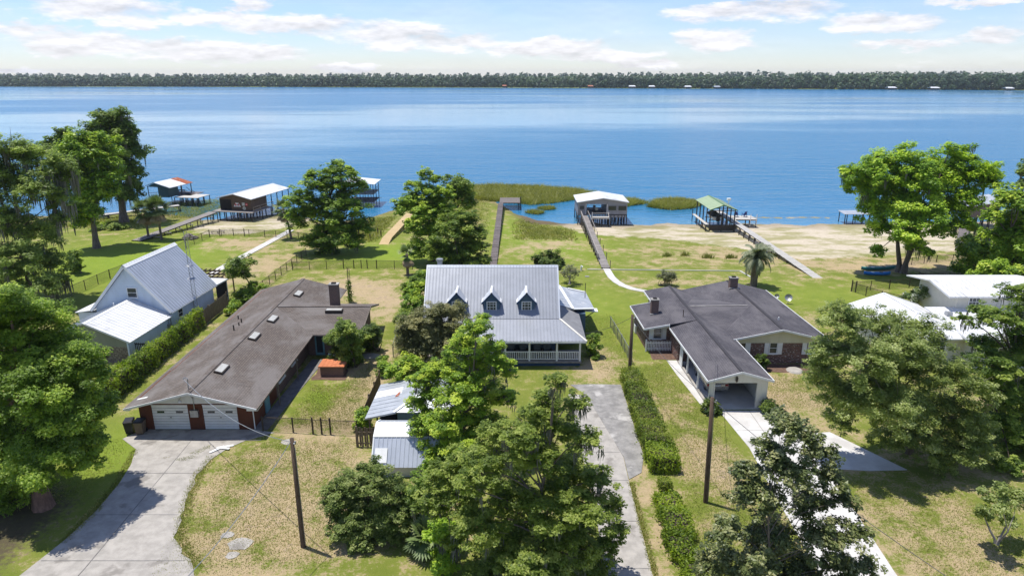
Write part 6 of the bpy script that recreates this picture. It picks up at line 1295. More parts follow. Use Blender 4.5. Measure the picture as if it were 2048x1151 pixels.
tree('cape_bush_dark', 'bush', 'low dark bush below the bright bush left of the cape house', (-9.8, 63.0), 'mid', 'bark_dk', 0.17, 9, 0.07, 0.25, stems=4, cat='bush')
tree('cape_bush_top', 'bush', 'green bush at the rear left corner of the cape house', (-9.6, 68.2), 'green', 'bark_dk', 0.2, 9, 0.08, 0.25, stems=4, cat='bush')
tree('patio_tree', 'evergreen_tree', 'dark upright tree beside the brick planter', (-14.0, 56.0), 'mid', 'bark_dk', 0.16, 10, 0.15, 0.3, cat='tree')
tree('patio_shrub', 'bush', 'round dark shrub at the end of the brown house wing', (-12.6, 59.6), 'dark', 'bark_dk', 0.17, 10, 0.1, 0.25, stems=3, cat='bush')
tree('barn_tree', 'garden_tree', 'small garden tree behind the barn-roofed house', (-30.6, 77.0), 'mid', 'bark_dk', 0.19, 7, 0.1, 0.4, gap=0.1)
tree('barn_bush', 'bush', 'row of bright bushes beyond the plank fence', (-29.4, 76.0), 'green', 'bark_dk', 0.18, 9, 0.08, 0.25, stems=4, cat='bush')
tree('barn_bush_low', 'bush', 'low bright bush at the far end of the plank fence', (-31.0, 70.5), 'bright', 'bark_dk', 0.16, 9, 0.06, 0.2, stems=4, cat='bush')
tree('sapling', 'sapling', 'slender young tree on the lawn behind the mossy tree', (-57.0, 86.8), 'mid', 'bark', 0.2, 8, 0.06, 0.45)
tree('bare_shrub', 'shrub', 'rounded grey twiggy shrub behind the charcoal roof', (18.4, 80.9), 'grey', 'bark', 0.12, 4, 0.08, 0.15, stems=5, cat='bush', bare=60, gap=0.2)
tree('dark_shrub', 'shrub', 'dense dark green shrub behind the cape house ridge', (5.5, 92.0), 'dark', 'bark_dk', 0.22, 10, 0.1, 0.2, stems=4, cat='bush')
tree('fruit_tree', 'fruit_tree', 'sparse grey-branched fruit tree right of the cape house', (7.2, 81.5), 'grey', 'bark_pale', 0.13, 2.2, 0.13, 0.3, cat='tree', bare=70, gap=0.35)
tree('flower_shrub', 'bush', 'white-flowering shrub beside the white hip roof', (41.9, 69.8), 'flower', 'bark_dk', 0.19, 8, 0.1, 0.2, stems=4, cat='bush')
tree('fence_shrubs', 'bush', 'grey-green bushes behind the upper white roof', (48.5, 75.0), 'feather', 'bark_dk', 0.2, 8, 0.1, 0.2, stems=4, cat='bush')
tree('shed_shrub', 'bush', 'bright shrub between the tin shed and the mossy oak', (-8.2, 50.3), 'bright', 'bark_dk', 0.17, 9, 0.08, 0.2, stems=4, cat='bush')
tree('porch_shrub', 'bush', 'bright climbing bush at the right end of the porch', (7.2, 58.3), 'green', 'bark_dk', 0.15, 9, 0.05, 0.2, stems=3, cat='bush')
tree('under_shrub', 'bush', 'dark leafy bush left of the lime bush at bottom centre', (-4.6, 33.0), 'mid', 'bark_dk', 0.13, 7.5, 0.07, 0.2, stems=4, cat='bush')
tree('bright_shrub', 'bush', 'lime green bush below the mossy oak at bottom centre', (-3.2, 31.6), 'lime', 'bark_dk', 0.15, 7, 0.06, 0.2, stems=4, cat='bush')
tree('lake_brush', 'bush', 'low brush around the foot of the tall cypress', (-72.0, 121.5), 'mid', 'bark_dk', 0.25, 8, 0.06, 0.2, stems=4, cat='bush')
for i, (x_, y_, lab, lf) in enumerate(((15.35, 47.3, 'dark plant at the left corner of the carport', 'dark'), (19.75, 47.2, 'dark plant at the right corner of the carport', 'dark'), (6.9, 64.0, 'green bush under the white awning of the cape house', 'mid'), (-10.9, 44.6, 'vine clump on the fence end beside the tin shed', 'bright'), (-11.1, 54.0, 'vine clump on the dark plank fence by the patio', 'green'), (21.9, 55.4, 'small dark shrub below the brick gable wall', 'dark'))):
    z_ = G(x_, y_); tree('x%d' % i, 'bush', lab, (x_, y_), lf, 'bark_dk', 0.14, 8, 0.04, 0.2, stems=3, cat='bush', lobes=[(x_-0.25, y_, z_+0.4, 0.42), (x_+0.3, y_+0.1, z_+0.45, 0.4), (x_, y_+0.3, z_+0.75 + (0.6 if i in (3, 4) else 0), 0.42), (x_+0.05, y_-0.1, z_+1.1*(0.5 if i < 3 else 1), 0.36)])

# ---- clipped hedges and the vine over the plank fence
def hedge(name, label, boxes, leaf, size, dens, cat='hedge', rough=0.1, core=True):
    x0, y0 = boxes[0][0], boxes[0][2]; z0 = G(x0, y0); root = thing(name, label, cat, (x0, y0, z0)); rng = np.random.default_rng(len(label) * 13)
    Ps, Ns = [], []; cm = MB()
    for (a, b_, c, d_, h) in boxes:
        w, l = b_ - a, d_ - c
        faces = [(w * l, lambda u, v: (a + u * w, c + v * l, h), (0, 0, 1)), (w * h, lambda u, v: (a + u * w, c, v * h), (0, -1, 0)), (w * h, lambda u, v: (a + u * w, d_, v * h), (0, 1, 0)), (l * h, lambda u, v: (a, c + u * l, v * h), (-1, 0, 0)), (l * h, lambda u, v: (b_, c + u * l, v * h), (1, 0, 0))]
        for area, f, nn in faces:
            k = int(area * dens / size ** 2 * 1.1); u, v = rng.uniform(size=k), rng.uniform(size=k)
            p = np.stack(np.broadcast_arrays(*f(u, v)), -1).astype(float)
            bumpy = 0.5 * np.sin(p[:, 0] * 2.7 + p[:, 1] * 1.9) + 0.5 * np.sin(p[:, 1] * 3.7 + p[:, 2] * 4)
            p += np.array(nn) * (bumpy[:, None] * rough + rng.normal(0, rough * 0.7, (k, 1)) - 0.04) + rng.normal(0, 0.03, (k, 3))
            Ps.append(p); Ns.append(np.tile(np.array(nn, float), (k, 1)))
        cm.box(a + 0.2 - x0, b_ - 0.2 - x0, c + 0.2 - y0, d_ - 0.2 - y0, 0, h - 0.3)
    P_, N = np.concatenate(Ps), np.concatenate(Ns); P_[:, 2] = np.maximum(P_[:, 2], 0.04)
    P_ -= np.array([x0, y0, 0])
    N = unit(N + rng.normal(0, 0.55, N.shape) + np.array([0, 0, 0.3]))
    big = 0.5 + 0.18 * np.sin(P_[:, 0] * 1.3 + P_[:, 1] * 0.8) + 0.12 * np.sin(P_[:, 1] * 2.9)
    link('foliage', quads_mesh('foliage', leaf_quads(P_, N, size, 0.6, rng), big + rng.normal(0, 0.2, len(P_)), L[leaf]), root)
    if core: cm.build('dark_core', M['bark_dk'], root)  # solid dark box added inside the foliage to block the view through
    return root
hedge('hedge', 'long clipped hedge between the parking pad and the carport lawn', [(9.3,10.75,50.5,53.4,1.1),(9.25,10.8,47.2,50.5,1.15),(9.15,10.85,44.2,47.2,1.1),(9.1,10.9,41.3,44.2,1.18)], 'hedge', 0.11, 2.6, rough=0.15)
hedge('hedge', 'square dark clipped hedge block at the near end of the long hedge', [(9.05,10.95,38.95,41.0,1.25)], 'hedge_bright', 0.11, 2.6)
hedge('bush', 'small clipped ball bush between the two hedges', [(9.25,10.0,36.9,37.6,0.7)], 'hedge', 0.1, 2.8, 'bush', 0.06)
hedge('hedge', 'low bright green hedge in the foreground right of the narrow drive', [(8.7,10.1,34.3,36.2,0.65),(8.6,10.2,32.2,34.3,0.9),(8.5,10.0,30.4,32.2,0.8),(8.8,9.9,28.6,30.2,0.6)], 'hedge_bright', 0.12, 2.4, rough=0.16)
hedge('vine', 'thick green vine smothering the plank fence between the two houses', [(-33.0,-31.6,49.2,52.6,1.9),(-32.7,-31.7,52.6,56,1.85),(-32.6,-31.75,56,60,1.8),(-32.5,-31.8,60,64.3,1.85),(-32.6,-31.9,64.3,66.2,1.95)], 'hedge_bright', 0.16, 2.6, 'vine', 0.2)

# ---- palms
def fan_frond(rng, origin, az, elv, length, width, n=11, fold=0.25, droop=0.25, spread=2.6):
    """a fan of narrow blades"""
    d = np.array([math.cos(az) * math.cos(elv), math.sin(az) * math.cos(elv), math.sin(elv)])
    side = np.array([-math.sin(az), math.cos(az), 0.0]); upv = np.cross(d, side) * -1
    hub = origin + d * length * 0.45; tris = []
    for i in range(n):
        a = (i / (n - 1) - 0.5) * spread
        b_ = unit(d * math.cos(a) + side * math.sin(a)); tip = hub + b_ * length * (0.62 - 0.12 * abs(a)) - np.array([0, 0, droop * length * (0.3 + 0.4 * abs(a))])
        wv = np.cross(b_, upv) * width
        tris.append([hub, hub + (tip - hub) * 0.45 + wv, tip, hub + (tip - hub) * 0.45 - wv])
    st = np.cross(d, np.array([0, 0, 1.0])) * 0.03
    tris.append([origin - st, origin + st, hub + st, hub - st])
    return tris

def sabal(label, x, y, h, crown=1.6, n=34, dead=22, group='sabal palms', lean=0.0, dead_ratio=1.0):
    rng = np.random.default_rng(int(abs(x * 7 + y * 13))); z = G(x, y)
    root = thing('palm_tree', label, 'palm tree', (x, y, z), 0, group)
    MB().tube([(0,0,-0.2),(0,0,0.1),(lean*0.3,0,h*0.5),(lean,0,h)], [0.28,0.2,0.17,0.18], 9).build('trunk', M['bark'], root, smooth=True)
    for nm, k, e0, e1, mat, s in (('crown', n, -0.75, 1.4, 'frond', 1.0), ('dead_fronds', dead, -1.5, -0.85, 'frond_dead', 0.9)):
        Q = []; T_ = []
        for i in range(k):
            q = fan_frond(rng, np.array([lean, 0, h - (0.05 if nm == 'crown' else 0.35)]), rng.uniform(0, 2 * math.pi), rng.uniform(e0, e1), crown * s * rng.uniform(0.8, 1.1), 0.10, droop=0.25 if nm == 'crown' else 0.1, spread=2.6 if nm == 'crown' else 1.2)
            Q += q; T_ += [rng.normal(0.5, 0.2)] * len(q)
        if k: link(nm, quads_mesh(nm, np.array(Q), np.array(T_), L[mat]), root)
    return root
sabal('left of the pair of shaggy palms beside the ramp', -59.6, 109.3, 4.9, 2.4, 60, 40)
sabal('right of the pair of shaggy palms beside the ramp', -57.1, 108.5, 5.4, 2.4, 60, 40)
sabal('thin palm leaning at the left side of the fence oak', -36.2, 109.3, 5.0, 2.0, 30, 14, lean=-0.9)
sabal('old palm with a skirt of dead fronds behind the cape house', -13.6, 85.5, 2.9, 1.5, 14, 46, group=None)
sabal('low fan palm beside the lime bush at bottom centre', -4.7, 31.4, 1.0, 1.35, 26, 6, group=None)

def pindo(label, x, y, h, reach):
    rng = np.random.default_rng(5); z = G(x, y); root = thing('palm_tree', label, 'palm tree', (x, y, z))
    pts = [(0, 0, -0.2)] + [(0.03 * math.sin(i), 0.02 * i % 0.05, h * i / 8) for i in range(9)]
    MB().tube(pts, [0.48] + [0.40 + 0.05 * (i % 2) for i in range(9)], 10).build('trunk', M['bark'], root, smooth=True)
    Q, T_, Qd, Td = [], [], [], []
    for i in range(64):
        az = rng.uniform(0, 2 * math.pi); e = rng.uniform(-0.75, 1.3); ln = reach * rng.uniform(0.85, 1.12); tv = rng.normal(0.5, 0.22)
        p = np.array([0, 0, h]); prev = p; m = 13; e_ = e + 0.35
        hd = np.array([math.cos(az), math.sin(az), 0]); sd = np.array([-math.sin(az), math.cos(az), 0])
        for j in range(m):
            e_ -= 0.085 + 0.009 * j
            stp = (hd * math.cos(e_) + np.array([0, 0, math.sin(e_)])) * ln / m; nx = prev + stp
            if j > 0:
                for s in (-1, 1):
                    for kk in (0.0, 0.5):
                        b0 = prev + stp * kk; ll = reach * 0.26 * (1 - 0.5 * j / m)
                        tip = b0 + sd * s * ll * 0.75 + unit(stp) * ll * 0.45 + np.array([0, 0, -0.5 * ll])
                        wv = unit(stp) * 0.05
                        Q.append([b0 - wv, b0 + wv, (b0 + tip) / 2 + wv, tip]); T_.append(tv + rng.normal(0, 0.12))
            else: Q.append([prev - sd * 0.04, prev + sd * 0.04, nx + sd * 0.03, nx - sd * 0.03]); T_.append(0.9)
            prev = nx
    link('crown', quads_mesh('crown', np.array(Q), np.array(T_), L['frond_grey']), root)
pindo('grey-green feather palm standing behind the charcoal roof', 29.8, 80.5, 3.7, 2.55)

# ------------------------------------------------------------------ chain link fences
def chain_link(label, pts, h=1.15, step=2.4, gates=(), mat='wire', post='iron', mesh=0.11, rail=True):
    """pts: plan polyline; real diagonal wires between posts"""
    x0, y0 = pts[0]; root = thing('chain_link_fence', label, 'fence', (x0, y0, G(x0, y0))); oz = G(x0, y0)
    prev = None
    for (ax, ay), (bx, by) in zip(pts[:-1], pts[1:]):
        L_ = math.hypot(bx - ax, by - ay); k = max(1, round(L_ / step))
        for i in range(k + (1 if (bx, by) == pts[-1] else 0)):
            u = i / k; px, py = ax + (bx - ax) * u - x0, ay + (by - ay) * u - y0; pz = G(px + x0, py + y0) - oz
            MB().tube([(px, py, pz - 0.2), (px, py, pz + h + 0.06)], 0.045 if i else 0.06, 6).build('post', M[post], root)
        for i in range(k):
            A_ = Vector((ax + (bx - ax) * i / k, ay + (by - ay) * i / k, 0)); B_ = Vector((ax + (bx - ax) * (i + 1) / k, ay + (by - ay) * (i + 1) / k, 0))
            A_.z, B_.z = G(A_.x, A_.y) - oz, G(B_.x, B_.y) - oz; A_.x -= x0; B_.x -= x0; A_.y -= y0; B_.y -= y0
            d = B_ - A_; w = d.length; mb = MB(); n = int((w + h) / mesh)
            u_ = d.normalized(); up = Vector((0, 0, 1)); nn = u_.cross(up) * 0.006
            for j in range(n):
                s0 = j * mesh
                for flip in (0, 1):
                    a0, a1 = s0, s0 - h; zz0, zz1 = 0.04, h
                    if a0 > w: zz0 += a0 - w; a0 = w
                    if a1 < 0: zz1 += a1; a1 = 0
                    if zz1 - zz0 < 0.03: continue
                    if flip: a0, a1 = w - a0, w - a1
                    p = A_ + d * (a0 / w) + up * zz0; q = A_ + d * (a1 / w) + up * zz1
                    t_ = (q - p).normalized(); sd = t_.cross(nn.normalized()) * 0.0065
                    mb.add([p - sd, p + sd, q + sd, q - sd], [(0, 1, 2, 3)])
            mb.build('mesh', M[mat], root)
            if rail: MB().tube([A_ + up * h, B_ + up * h], 0.025, 5).build('rail', M[post], root)
    for (gx, gy) in gates:
        MB().tube([(gx - x0, gy - y0, -0.2), (gx - x0, gy - y0, h + 0.18)], 0.07, 6).build('gate_post', M[post], root)
    return root
chain_link('chain link fence with double gate beside the brown garage', [(-18.2,44.5),(-15.95,44.35),(-14.45,44.15),(-13.15,44.05),(-11.2,43.95)], 1.15, 1.9, [(-14.45,44.15),(-13.8,44.1),(-13.15,44.05)])
chain_link('long chain link fence running back beside the oak', [(-30.2,74.6),(-30.2,97.0)], 1.15, 2.3)
chain_link('cross chain link fence behind the two houses with a gate', [(-29.6,88.6),(-22.8,89.0),(-20.4,89.0),(-18.3,88.9),(-13.4,88.4)], 1.15, 2.5, [(-22.8,89.0),(-21.4,89.0),(-19.6,89.0),(-18.3,88.9)])
chain_link('chain link fence on the lawn left of the barn-roofed house', [(-52.2,66.5),(-51.6,84.0),(-50.0,99.0),(-50.2,110.6)], 1.2, 2.6)
chain_link('chain link fence across the lawn below the signed boathouse', [(-50.2,110.7),(-46.5,111.4),(-41.0,110.6),(-35.0,109.2),(-30.4,107.5)], 1.15, 2.4, [(-48.6,111.0),(-44.6,111.2)])
chain_link('chain link fence corner with a tall post right of the feather palm', [(46.5,69.5),(42.5,74.6),(40.9,78.4),(46.0,79.4),(51.5,80.6),(57.0,81.5)], 1.15, 2.4, [(40.9,78.4),(41.2,78.0)])
chain_link('low chain link fence beyond the lakeside tree', [(53.5,91.0),(60.0,93.2),(68.0,95.0)], 1.0, 2.4)
chain_link('short pale chain link run beside the olive shrub', [(-10.95,58.2),(-11.2,64.5)], 1.3, 2.0, mat='galv', post='galv')
chain_link('pale chain link run on the grass between the two right houses', [(10.75,56.6),(10.5,61.0),(10.15,66.0)], 1.1, 1.7, mat='galv', post='galv', mesh=0.07)

# ------------------------------------------------------------------ wooden fences
def board_fence(label, a, b, h, bw, gap, shadowbox=False, post_step=2.4):
    x0, y0 = a; root = thing('plank_fence', label, 'fence', (x0, y0, G(x0, y0))); d = Vector((b[0] - x0, b[1] - y0, 0)); L_ = d.length; u = d.normalized(); rz = math.atan2(u.y, u.x)
    k = int(L_ / (bw + gap)); rng = random.Random(3)
    ms = [MB().box(0, bw, -0.012, 0.012, 0.04, h + e).mesh('board', M['fence_wood']) for e in (0, 0.03, -0.03, 0.015)]
    for i in range(k):
        p = u * (i * (bw + gap)); off = Vector((-u.y, u.x, 0)) * (0.05 if (shadowbox and i % 2) else -0.05)
        link('board', ms[rng.randrange(4)], root, p + off, rz)
    for z_ in (0.3, h - 0.35): MB().beam(Vector((0, 0, z_)), d + Vector((0, 0, z_)), 0.06, 0.09).build('rail', M['fence_wood'], root)
    n = max(1, round(L_ / post_step))
    for i in range(n + 1):
        p = d * (i / n); MB().box(p.x-0.06, p.x+0.06, p.y-0.06, p.y+0.06, -0.1, h+0.12).build('post', M['fence_wood'], root)
    return root
board_fence('weathered plank fence between the barn-roofed and brown houses', (-32.2, 49.6), (-31.95, 72.6), 1.6, 0.28, 0.012)
board_fence('brown board fence in front of the tin shed', (-10.85, 42.35), (-8.75, 42.3), 1.5, 0.13, 0.045, True, 2.1)
board_fence('dark board fence running back beside the tin shed', (-11.0, 45.3), (-11.0, 51.8), 1.45, 0.16, 0.012)

# ------------------------------------------------------------------ utility poles and wires
def pole(label, x, y, h, top=(0, 0), r=0.13, group='utility poles'):
    root = thing('utility_pole', label, 'pole', (x, y, 0), 0, group)
    MB().tube([(0,0,-0.3),(0,0,0.05),(top[0]*0.5,top[1]*0.5,h*0.5),(top[0],top[1],h)], [r*1.15,r*1.12,r,r*0.82], 10).build('shaft', M['pole_wood'], root, smooth=True)
    MB().tube([(top[0]+0.1,top[1]-0.08,h-0.25),(top[0]+0.2,top[1]-0.12,h-0.25),(top[0]+0.2,top[1]-0.12,h-0.1)], 0.045, 6).build('insulator', M['galv'], root)
    MB().tube([(r+0.015,-0.04,0.1),(r*0.9+0.02+top[0]*0.9,-0.04,h*0.92)], 0.018, 5).build('ground_wire', M['galv'], root)
    return root
pole('utility pole on the dry lawn left of the speckled bush', -11.55, 31.77, 6.75)
pole('utility pole on the lawn in front of the carport', 11.83, 35.9, 7.05, (-0.2, 0))
pole('utility pole at the far end of the long hedge', 10.12, 54.0, 5.65)
def wire(label, p, q, sag, r=0.016, mat='cable'):
    p, q = Vector(p), Vector(q); pts = []
    for i in range(15):
        u = i / 14; v = p.lerp(q, u); v.z -= sag * 4 * u * (1 - u); pts.append(v)
    tag(MB().tube(pts, r, 5).build('wire', M[mat]), label, 'wire')
wire('pale service wire from the brown house mast to the left pole', (-23.3, 44.25, 4.3), (-11.5, 31.8, 6.5), 0.9, 0.02, 'galv')
wire('wire dropping from the left pole toward the street', (-11.6, 31.7, 6.6), (-16.5, 14.0, 6.2), 1.8, 0.02, 'galv')
wire('wire from the carport pole to the charcoal roof', (11.65, 35.9, 6.9), (16.2, 50.0, 3.4), 0.5)
wire('wire from the carport pole to the hedge-end pole', (11.6, 35.9, 6.85), (10.1, 54.0, 5.5), 0.5)
wire('wire from the hedge-end pole to the cape house roof', (10.1, 54.0, 5.45), (6.5, 57.0, 2.8), 0.25)
wire('wire from the carport pole toward the lower right', (11.65, 35.85, 6.9), (22.0, 12.0, 6.5), 0.9)

# lattice radio mast beside the barn-roofed house, and the vine-clad one behind the brown house
def mast(label, x, y, h, w, mat, vine=False, dish=None, name='lattice_mast'):
    root = thing(name, label, 'mast', (x, y, G(x, y))); c = [(w * math.cos(a), w * math.sin(a)) for a in (0.5, 2.6, 4.7)]
    for (a, b_) in c: MB().tube([(a, b_, -0.2), (a*0.8, b_*0.8, h)], 0.022, 5).build('leg', M[mat], root)
    k = int(h / 0.42)
    for i in range(k):
        z0, z1 = h * i / k, h * (i + 1) / k; mb = MB()
        for j in range(3):
            s0, s1 = 1 - 0.2 * i / k, 1 - 0.2 * (i + 1) / k
            mb.beam((c[j][0]*s0, c[j][1]*s0, z0), (c[(j+1) % 3][0]*s1, c[(j+1) % 3][1]*s1, z1), 0.014)
        mb.build('lattice_brace', M[mat], root)
    if dish:
        for z_ in dish:
            MB().tube([(0, 0, z_), (0, 0, z_+0.12)], [0.42, 0.3], 14).build('antenna_drum', M['galv'], root)
    if vine:
        rng = np.random.default_rng(2); zz = rng.uniform(0.1, h * 0.62, 420); p = np.stack([rng.normal(0, w * 0.9, 420), rng.normal(0, w * 0.9, 420), zz], -1)
        link('vine', quads_mesh('vine', leaf_quads(p, unit(rng.normal(size=(420, 3))), 0.16, 0.6, rng), rng.normal(0.4, 0.2, 420), L['mid']), root)
    return root
mast('tall lattice radio mast standing against the barn-roofed house', -33.35, 68.0, 9.6, 0.24, 'galv', dish=(4.6, 6.0))
mast('vine-clad lattice mast behind the brown house chimney', -18.5, 74.0, 4.2, 0.18, 'iron', True)

# ------------------------------------------------------------------ small things
def wheelie_bin(label, x, y, rz, mat):
    root = thing('wheeled_bin', label, 'bin', (x, y, 0.03), rz, 'wheeled bins by the garage')
    MB().add([(-0.24,-0.26,0.06),(0.24,-0.26,0.06),(0.24,0.26,0.06),(-0.24,0.26,0.06),(-0.31,-0.36,1.0),(0.31,-0.36,1.0),(0.31,0.34,1.0),(-0.31,0.34,1.0)],[(3,2,1,0),(0,1,5,4),(1,2,6,5),(2,3,7,6),(3,0,4,7),(4,5,6,7)]).build('body', M[mat], root)
    MB().add([(-0.33,-0.39,1.005),(0.33,-0.39,1.005),(0.33,0.38,1.005),(-0.33,0.38,1.005),(-0.28,-0.3,1.08),(0.28,-0.3,1.08),(0.28,0.3,1.12),(-0.28,0.3,1.12)],[(0,1,5,4),(1,2,6,5),(2,3,7,6),(3,0,4,7),(4,5,6,7),(3,2,1,0)]).build('lid', M['black'], root)
    for s in (-1, 1): MB().tube([(s*0.25,0.3,0.13),(s*0.31,0.3,0.13)], 0.13, 10).build('wheel', M['black'], root)
    MB().tube([(-0.28,0.42,1.0),(0.28,0.42,1.0)], 0.02, 6).build('handle', M['black'], root)
wheelie_bin('black wheeled bin left of the brown one', -27.75, 44.25, R(12), 'black'); wheelie_bin('brown wheeled bin with black lid by the garage wall', -26.95, 44.2, R(4), 'bin_brown')

pl = thing('brick_planter', 'square brick planter topped with orange tiles on the patio lawn', 'planter', (-15.55, 54.7, 0))
MB().box(-0.98,0.98,-0.72,0.72,0,0.9).build('wall', M['brick_orange'], pl); MB().box(-1.12,1.12,-0.86,0.86,0.9,0.97).build('rim', M['tile_orange'], pl)
for i in range(6):
    for j in range(4): MB().box(-1.08+i*0.36,-1.08+i*0.36+0.34,-0.82+j*0.41,-0.82+j*0.41+0.39,0.9705,0.985+random.uniform(0,0.01)).build('tile', M['tile_orange'], pl)
for i, (x_, y_) in enumerate(((-16.15, 56.1), (-15.7, 55.95))):
    gt = thing('gas_cylinder', ['taller pale gas cylinder behind the planter on the left', 'pale gas cylinder behind the planter on the right'][i], 'gas cylinder', (x_, y_, 0.02), 0, 'gas cylinders by the planter')
    MB().tube([(0,0,0.0),(0,0,0.06),(0,0,1.15),(0,0,1.27),(0,0,1.32)], [0.17,0.19,0.19,0.13,0.05], 12).build('tank', M['white'], gt, smooth=True); MB().tube([(0,0,1.32),(0,0,1.45)], 0.05, 8).build('valve', M['iron'], gt); MB().tube([(0,0,1.28),(0,0,1.5)], 0.11, 8, cap=False).build('collar', M['galv'], gt)
for i, (x_, y_) in enumerate(((-15.25, 56.2), (-15.0, 55.9))):
    fp = thing('flower_pot', ['small clay pot behind the planter near the cylinders', 'small clay pot behind the planter near the dark tree'][i], 'pot', (x_, y_, 0.02), 0, 'pots behind the planter'); MB().tube([(0,0,0),(0,0,0.28),(0,0,0.3)], [0.12,0.19,0.21], 10).build('body', M['brick_orange'], fp); MB().tube([(0,0,0.28),(0,0,0.305)], 0.17, 10).build('soil', M['mulch'], fp)

def kayak(label, x, y, rz, mat, L_=3.0, tilt=0.0):
    root = thing('kayak', label, 'kayak', (x, y, G(x, y) + 0.02), rz)
    prof = [(-1.0,0.03,0.30),(-0.8,0.22,0.20),(-0.4,0.34,0.14),(0,0.37,0.12),(0.4,0.34,0.14),(0.8,0.2,0.22),(1.0,0.03,0.32)]
    mb = MB(); k = len(prof); h = L_ / 2
    for (u, w, z) in prof:
        mb.v += [(u*h,-w,z+0.2),(u*h,-w*0.7,z*0.3),(u*h,w*0.7,z*0.3),(u*h,w,z+0.2),(u*h,0,z+0.26)]
    for i in range(k-1):
        a, b_ = i*5, (i+1)*5
        for j in range(5): mb.f.append((a+j, a+(j+1) % 5, b_+(j+1) % 5, b_+j))
    mb.f += [(4,3,2,1,0), tuple((k-1)*5+j for j in range(5))]
    mb.build('hull', M[mat], root, smooth=True)
    for u in (-0.35, 0.3): MB().tube([(u*h,0,0.37),(u*h,0,0.405)], 0.24, 12).build('cockpit', M['black'] if u > 0 else M['white'], root)
    MB().tube([(0.86*h,-0.05,0.5),(0.9*h,0,0.56),(0.86*h,0.05,0.5)], 0.02, 5).build('handle', M['black'], root)
kayak('bright blue kayak lying on the grass under the lakeside tree', 47.9, 86.0, R(-4), 'kayak_blue', 3.4); kayak('sea green canoe behind the blue kayak', 49.6, 88.9, R(6), 'kayak_green', 5.0)

# fire pit heap, brush pile, loose planks, benches, dishes, pipes
fp = thing('rubble_heap', 'round heap of ash and stones beside the radio mast top', 'heap', (-53.0, 109.3, G(-53.0, 109.3)))
for i in range(46):
    a, rr = random.uniform(0, 6.28), random.uniform(0, 1.35) ; s = random.uniform(0.14, 0.3); z_ = max(0, 0.75*(1-rr/1.4))
    MB().add([(s*math.cos(q)*random.uniform(.7,1.2), s*math.sin(q)*random.uniform(.7,1.2), zz*s) for zz in (-0.5,0.4) for q in (0,1.26,2.5,3.77,5.03)] + [(0,0,s*0.7)], [(0,1,6,5),(1,2,7,6),(2,3,8,7),(3,4,9,8),(4,0,5,9),(5,6,10),(6,7,10),(7,8,10),(8,9,10),(9,5,10)]).build('stone', M['rock'], fp, (rr*math.cos(a), rr*math.sin(a), z_+0.05))
bp = thing('brush_pile', 'pile of cut branches below the lakeside tree', 'brush pile', (54.6, 83.6, G(54.6, 83.6)))
for i in range(60):
    a = random.uniform(0, 6.28); x_, y_ = random.gauss(0, 1.5), random.gauss(0, 0.7); l = random.uniform(0.8, 2.6); e = random.uniform(-0.1, 0.5)
    MB().tube([(x_-l/2*math.cos(a), y_-l/2*math.sin(a), max(0.03, 0.35-l/2*math.sin(e))), (x_, y_, 0.45+random.uniform(0,0.3)), (x_+l/2*math.cos(a), y_+l/2*math.sin(a), 0.4+l/2*math.sin(e))], [0.05,0.035,0.012], 4).build('branch', M['stick'], bp)
for i, (x_, y_, a, lab) in enumerate(((-20.1, 42.3, 0.3, 'loose white plank at the driveway edge, upper one'), (-20.5, 41.9, 0.9, 'loose white plank at the driveway edge, lower one'), (-19.95, 42.0, -0.2, 'short loose white plank at the driveway edge'))):
    z_ = 0.045 + 0.022 * i
    tag(MB().box(-0.55 if i < 2 else -0.3, 0.55 if i < 2 else 0.3, -0.1, 0.1, 0, 0.03).build('plank', M['white'], None, (x_, y_, z_), a), lab, 'plank', 'loose planks by the driveway')
for i, (x_, y_) in enumerate(((-49.9, 114.4), (-48.9, 114.5))):
    o = thing('bench', ['low dark bench on the grass below the signed boathouse, left one','low dark bench on the grass below the signed boathouse, right one'][i], 'bench', (x_-0.6, y_-0.9, G(x_, y_)), R(25), 'benches below the boathouse'); MB().box(-0.6,0.6,-0.17,0.17,0.38,0.43).build('seat', M['plank_dark'], o)
    for s in (-1, 1): MB().box(s*0.45-0.05,s*0.45+0.05,-0.14,0.14,0,0.38).build('leg', M['plank_dark'], o)
for i, (x_, y_, r_, lab) in enumerate(((31.4, 73.6, 0.42, 'larger grey satellite dish on the lawn behind the charcoal roof'), (30.3, 74.2, 0.26, 'smaller grey satellite dish on the lawn behind the charcoal roof'))):
    o = thing('satellite_dish', lab, 'satellite dish', (x_, y_, G(x_, y_)), R(-20), 'satellite dishes on the lawn'); MB().tube([(0,0,-0.1),(0,0,0.6)], 0.03, 6).build('mast', M['galv'], o)
    MB().tube([(0,-0.02,0.7),(0,-0.1,0.75),(0,-0.16,0.78)], [0.06, r_*0.75, r_], 14, cap=False).build('reflector', M['galv'], o); MB().tube([(0,-0.1,0.5),(0,-0.45,0.8)], 0.015, 5).build('feed_arm', M['iron'], o)
tag(MB().beam((10.2,88.9,G(10.2,88.9)+0.05),(30.6,88.1,G(30.6,88.1)+0.05),0.14,0.1).beam((30.6,88.1,G(30.6,88.1)+0.05),(30.95,84.9,G(30.95,84.9)+0.05),0.2,0.1).build('kerb', M['concrete_white']), 'thin white kerb line across the lawn near the boardwalk', 'kerb')
o = thing('well_cover', 'white pipe and small block on the lawn left of the boardwalk', 'pipe', (9.3, 88.4, G(9.3, 88.4))); MB().tube([(0,0,0),(0,0,0.45),(0.05,0,0.6),(0.1,0,0.5)], [0.12,0.12,0.2,0.2], 8).build('pipe', M['white'], o); MB().box(0.2,0.75,-3.4,-3.0,0,0.16).build('block', M['concrete_old'], o)
for i, (x_, y_) in enumerate(((8.2, 92.5),)): pass
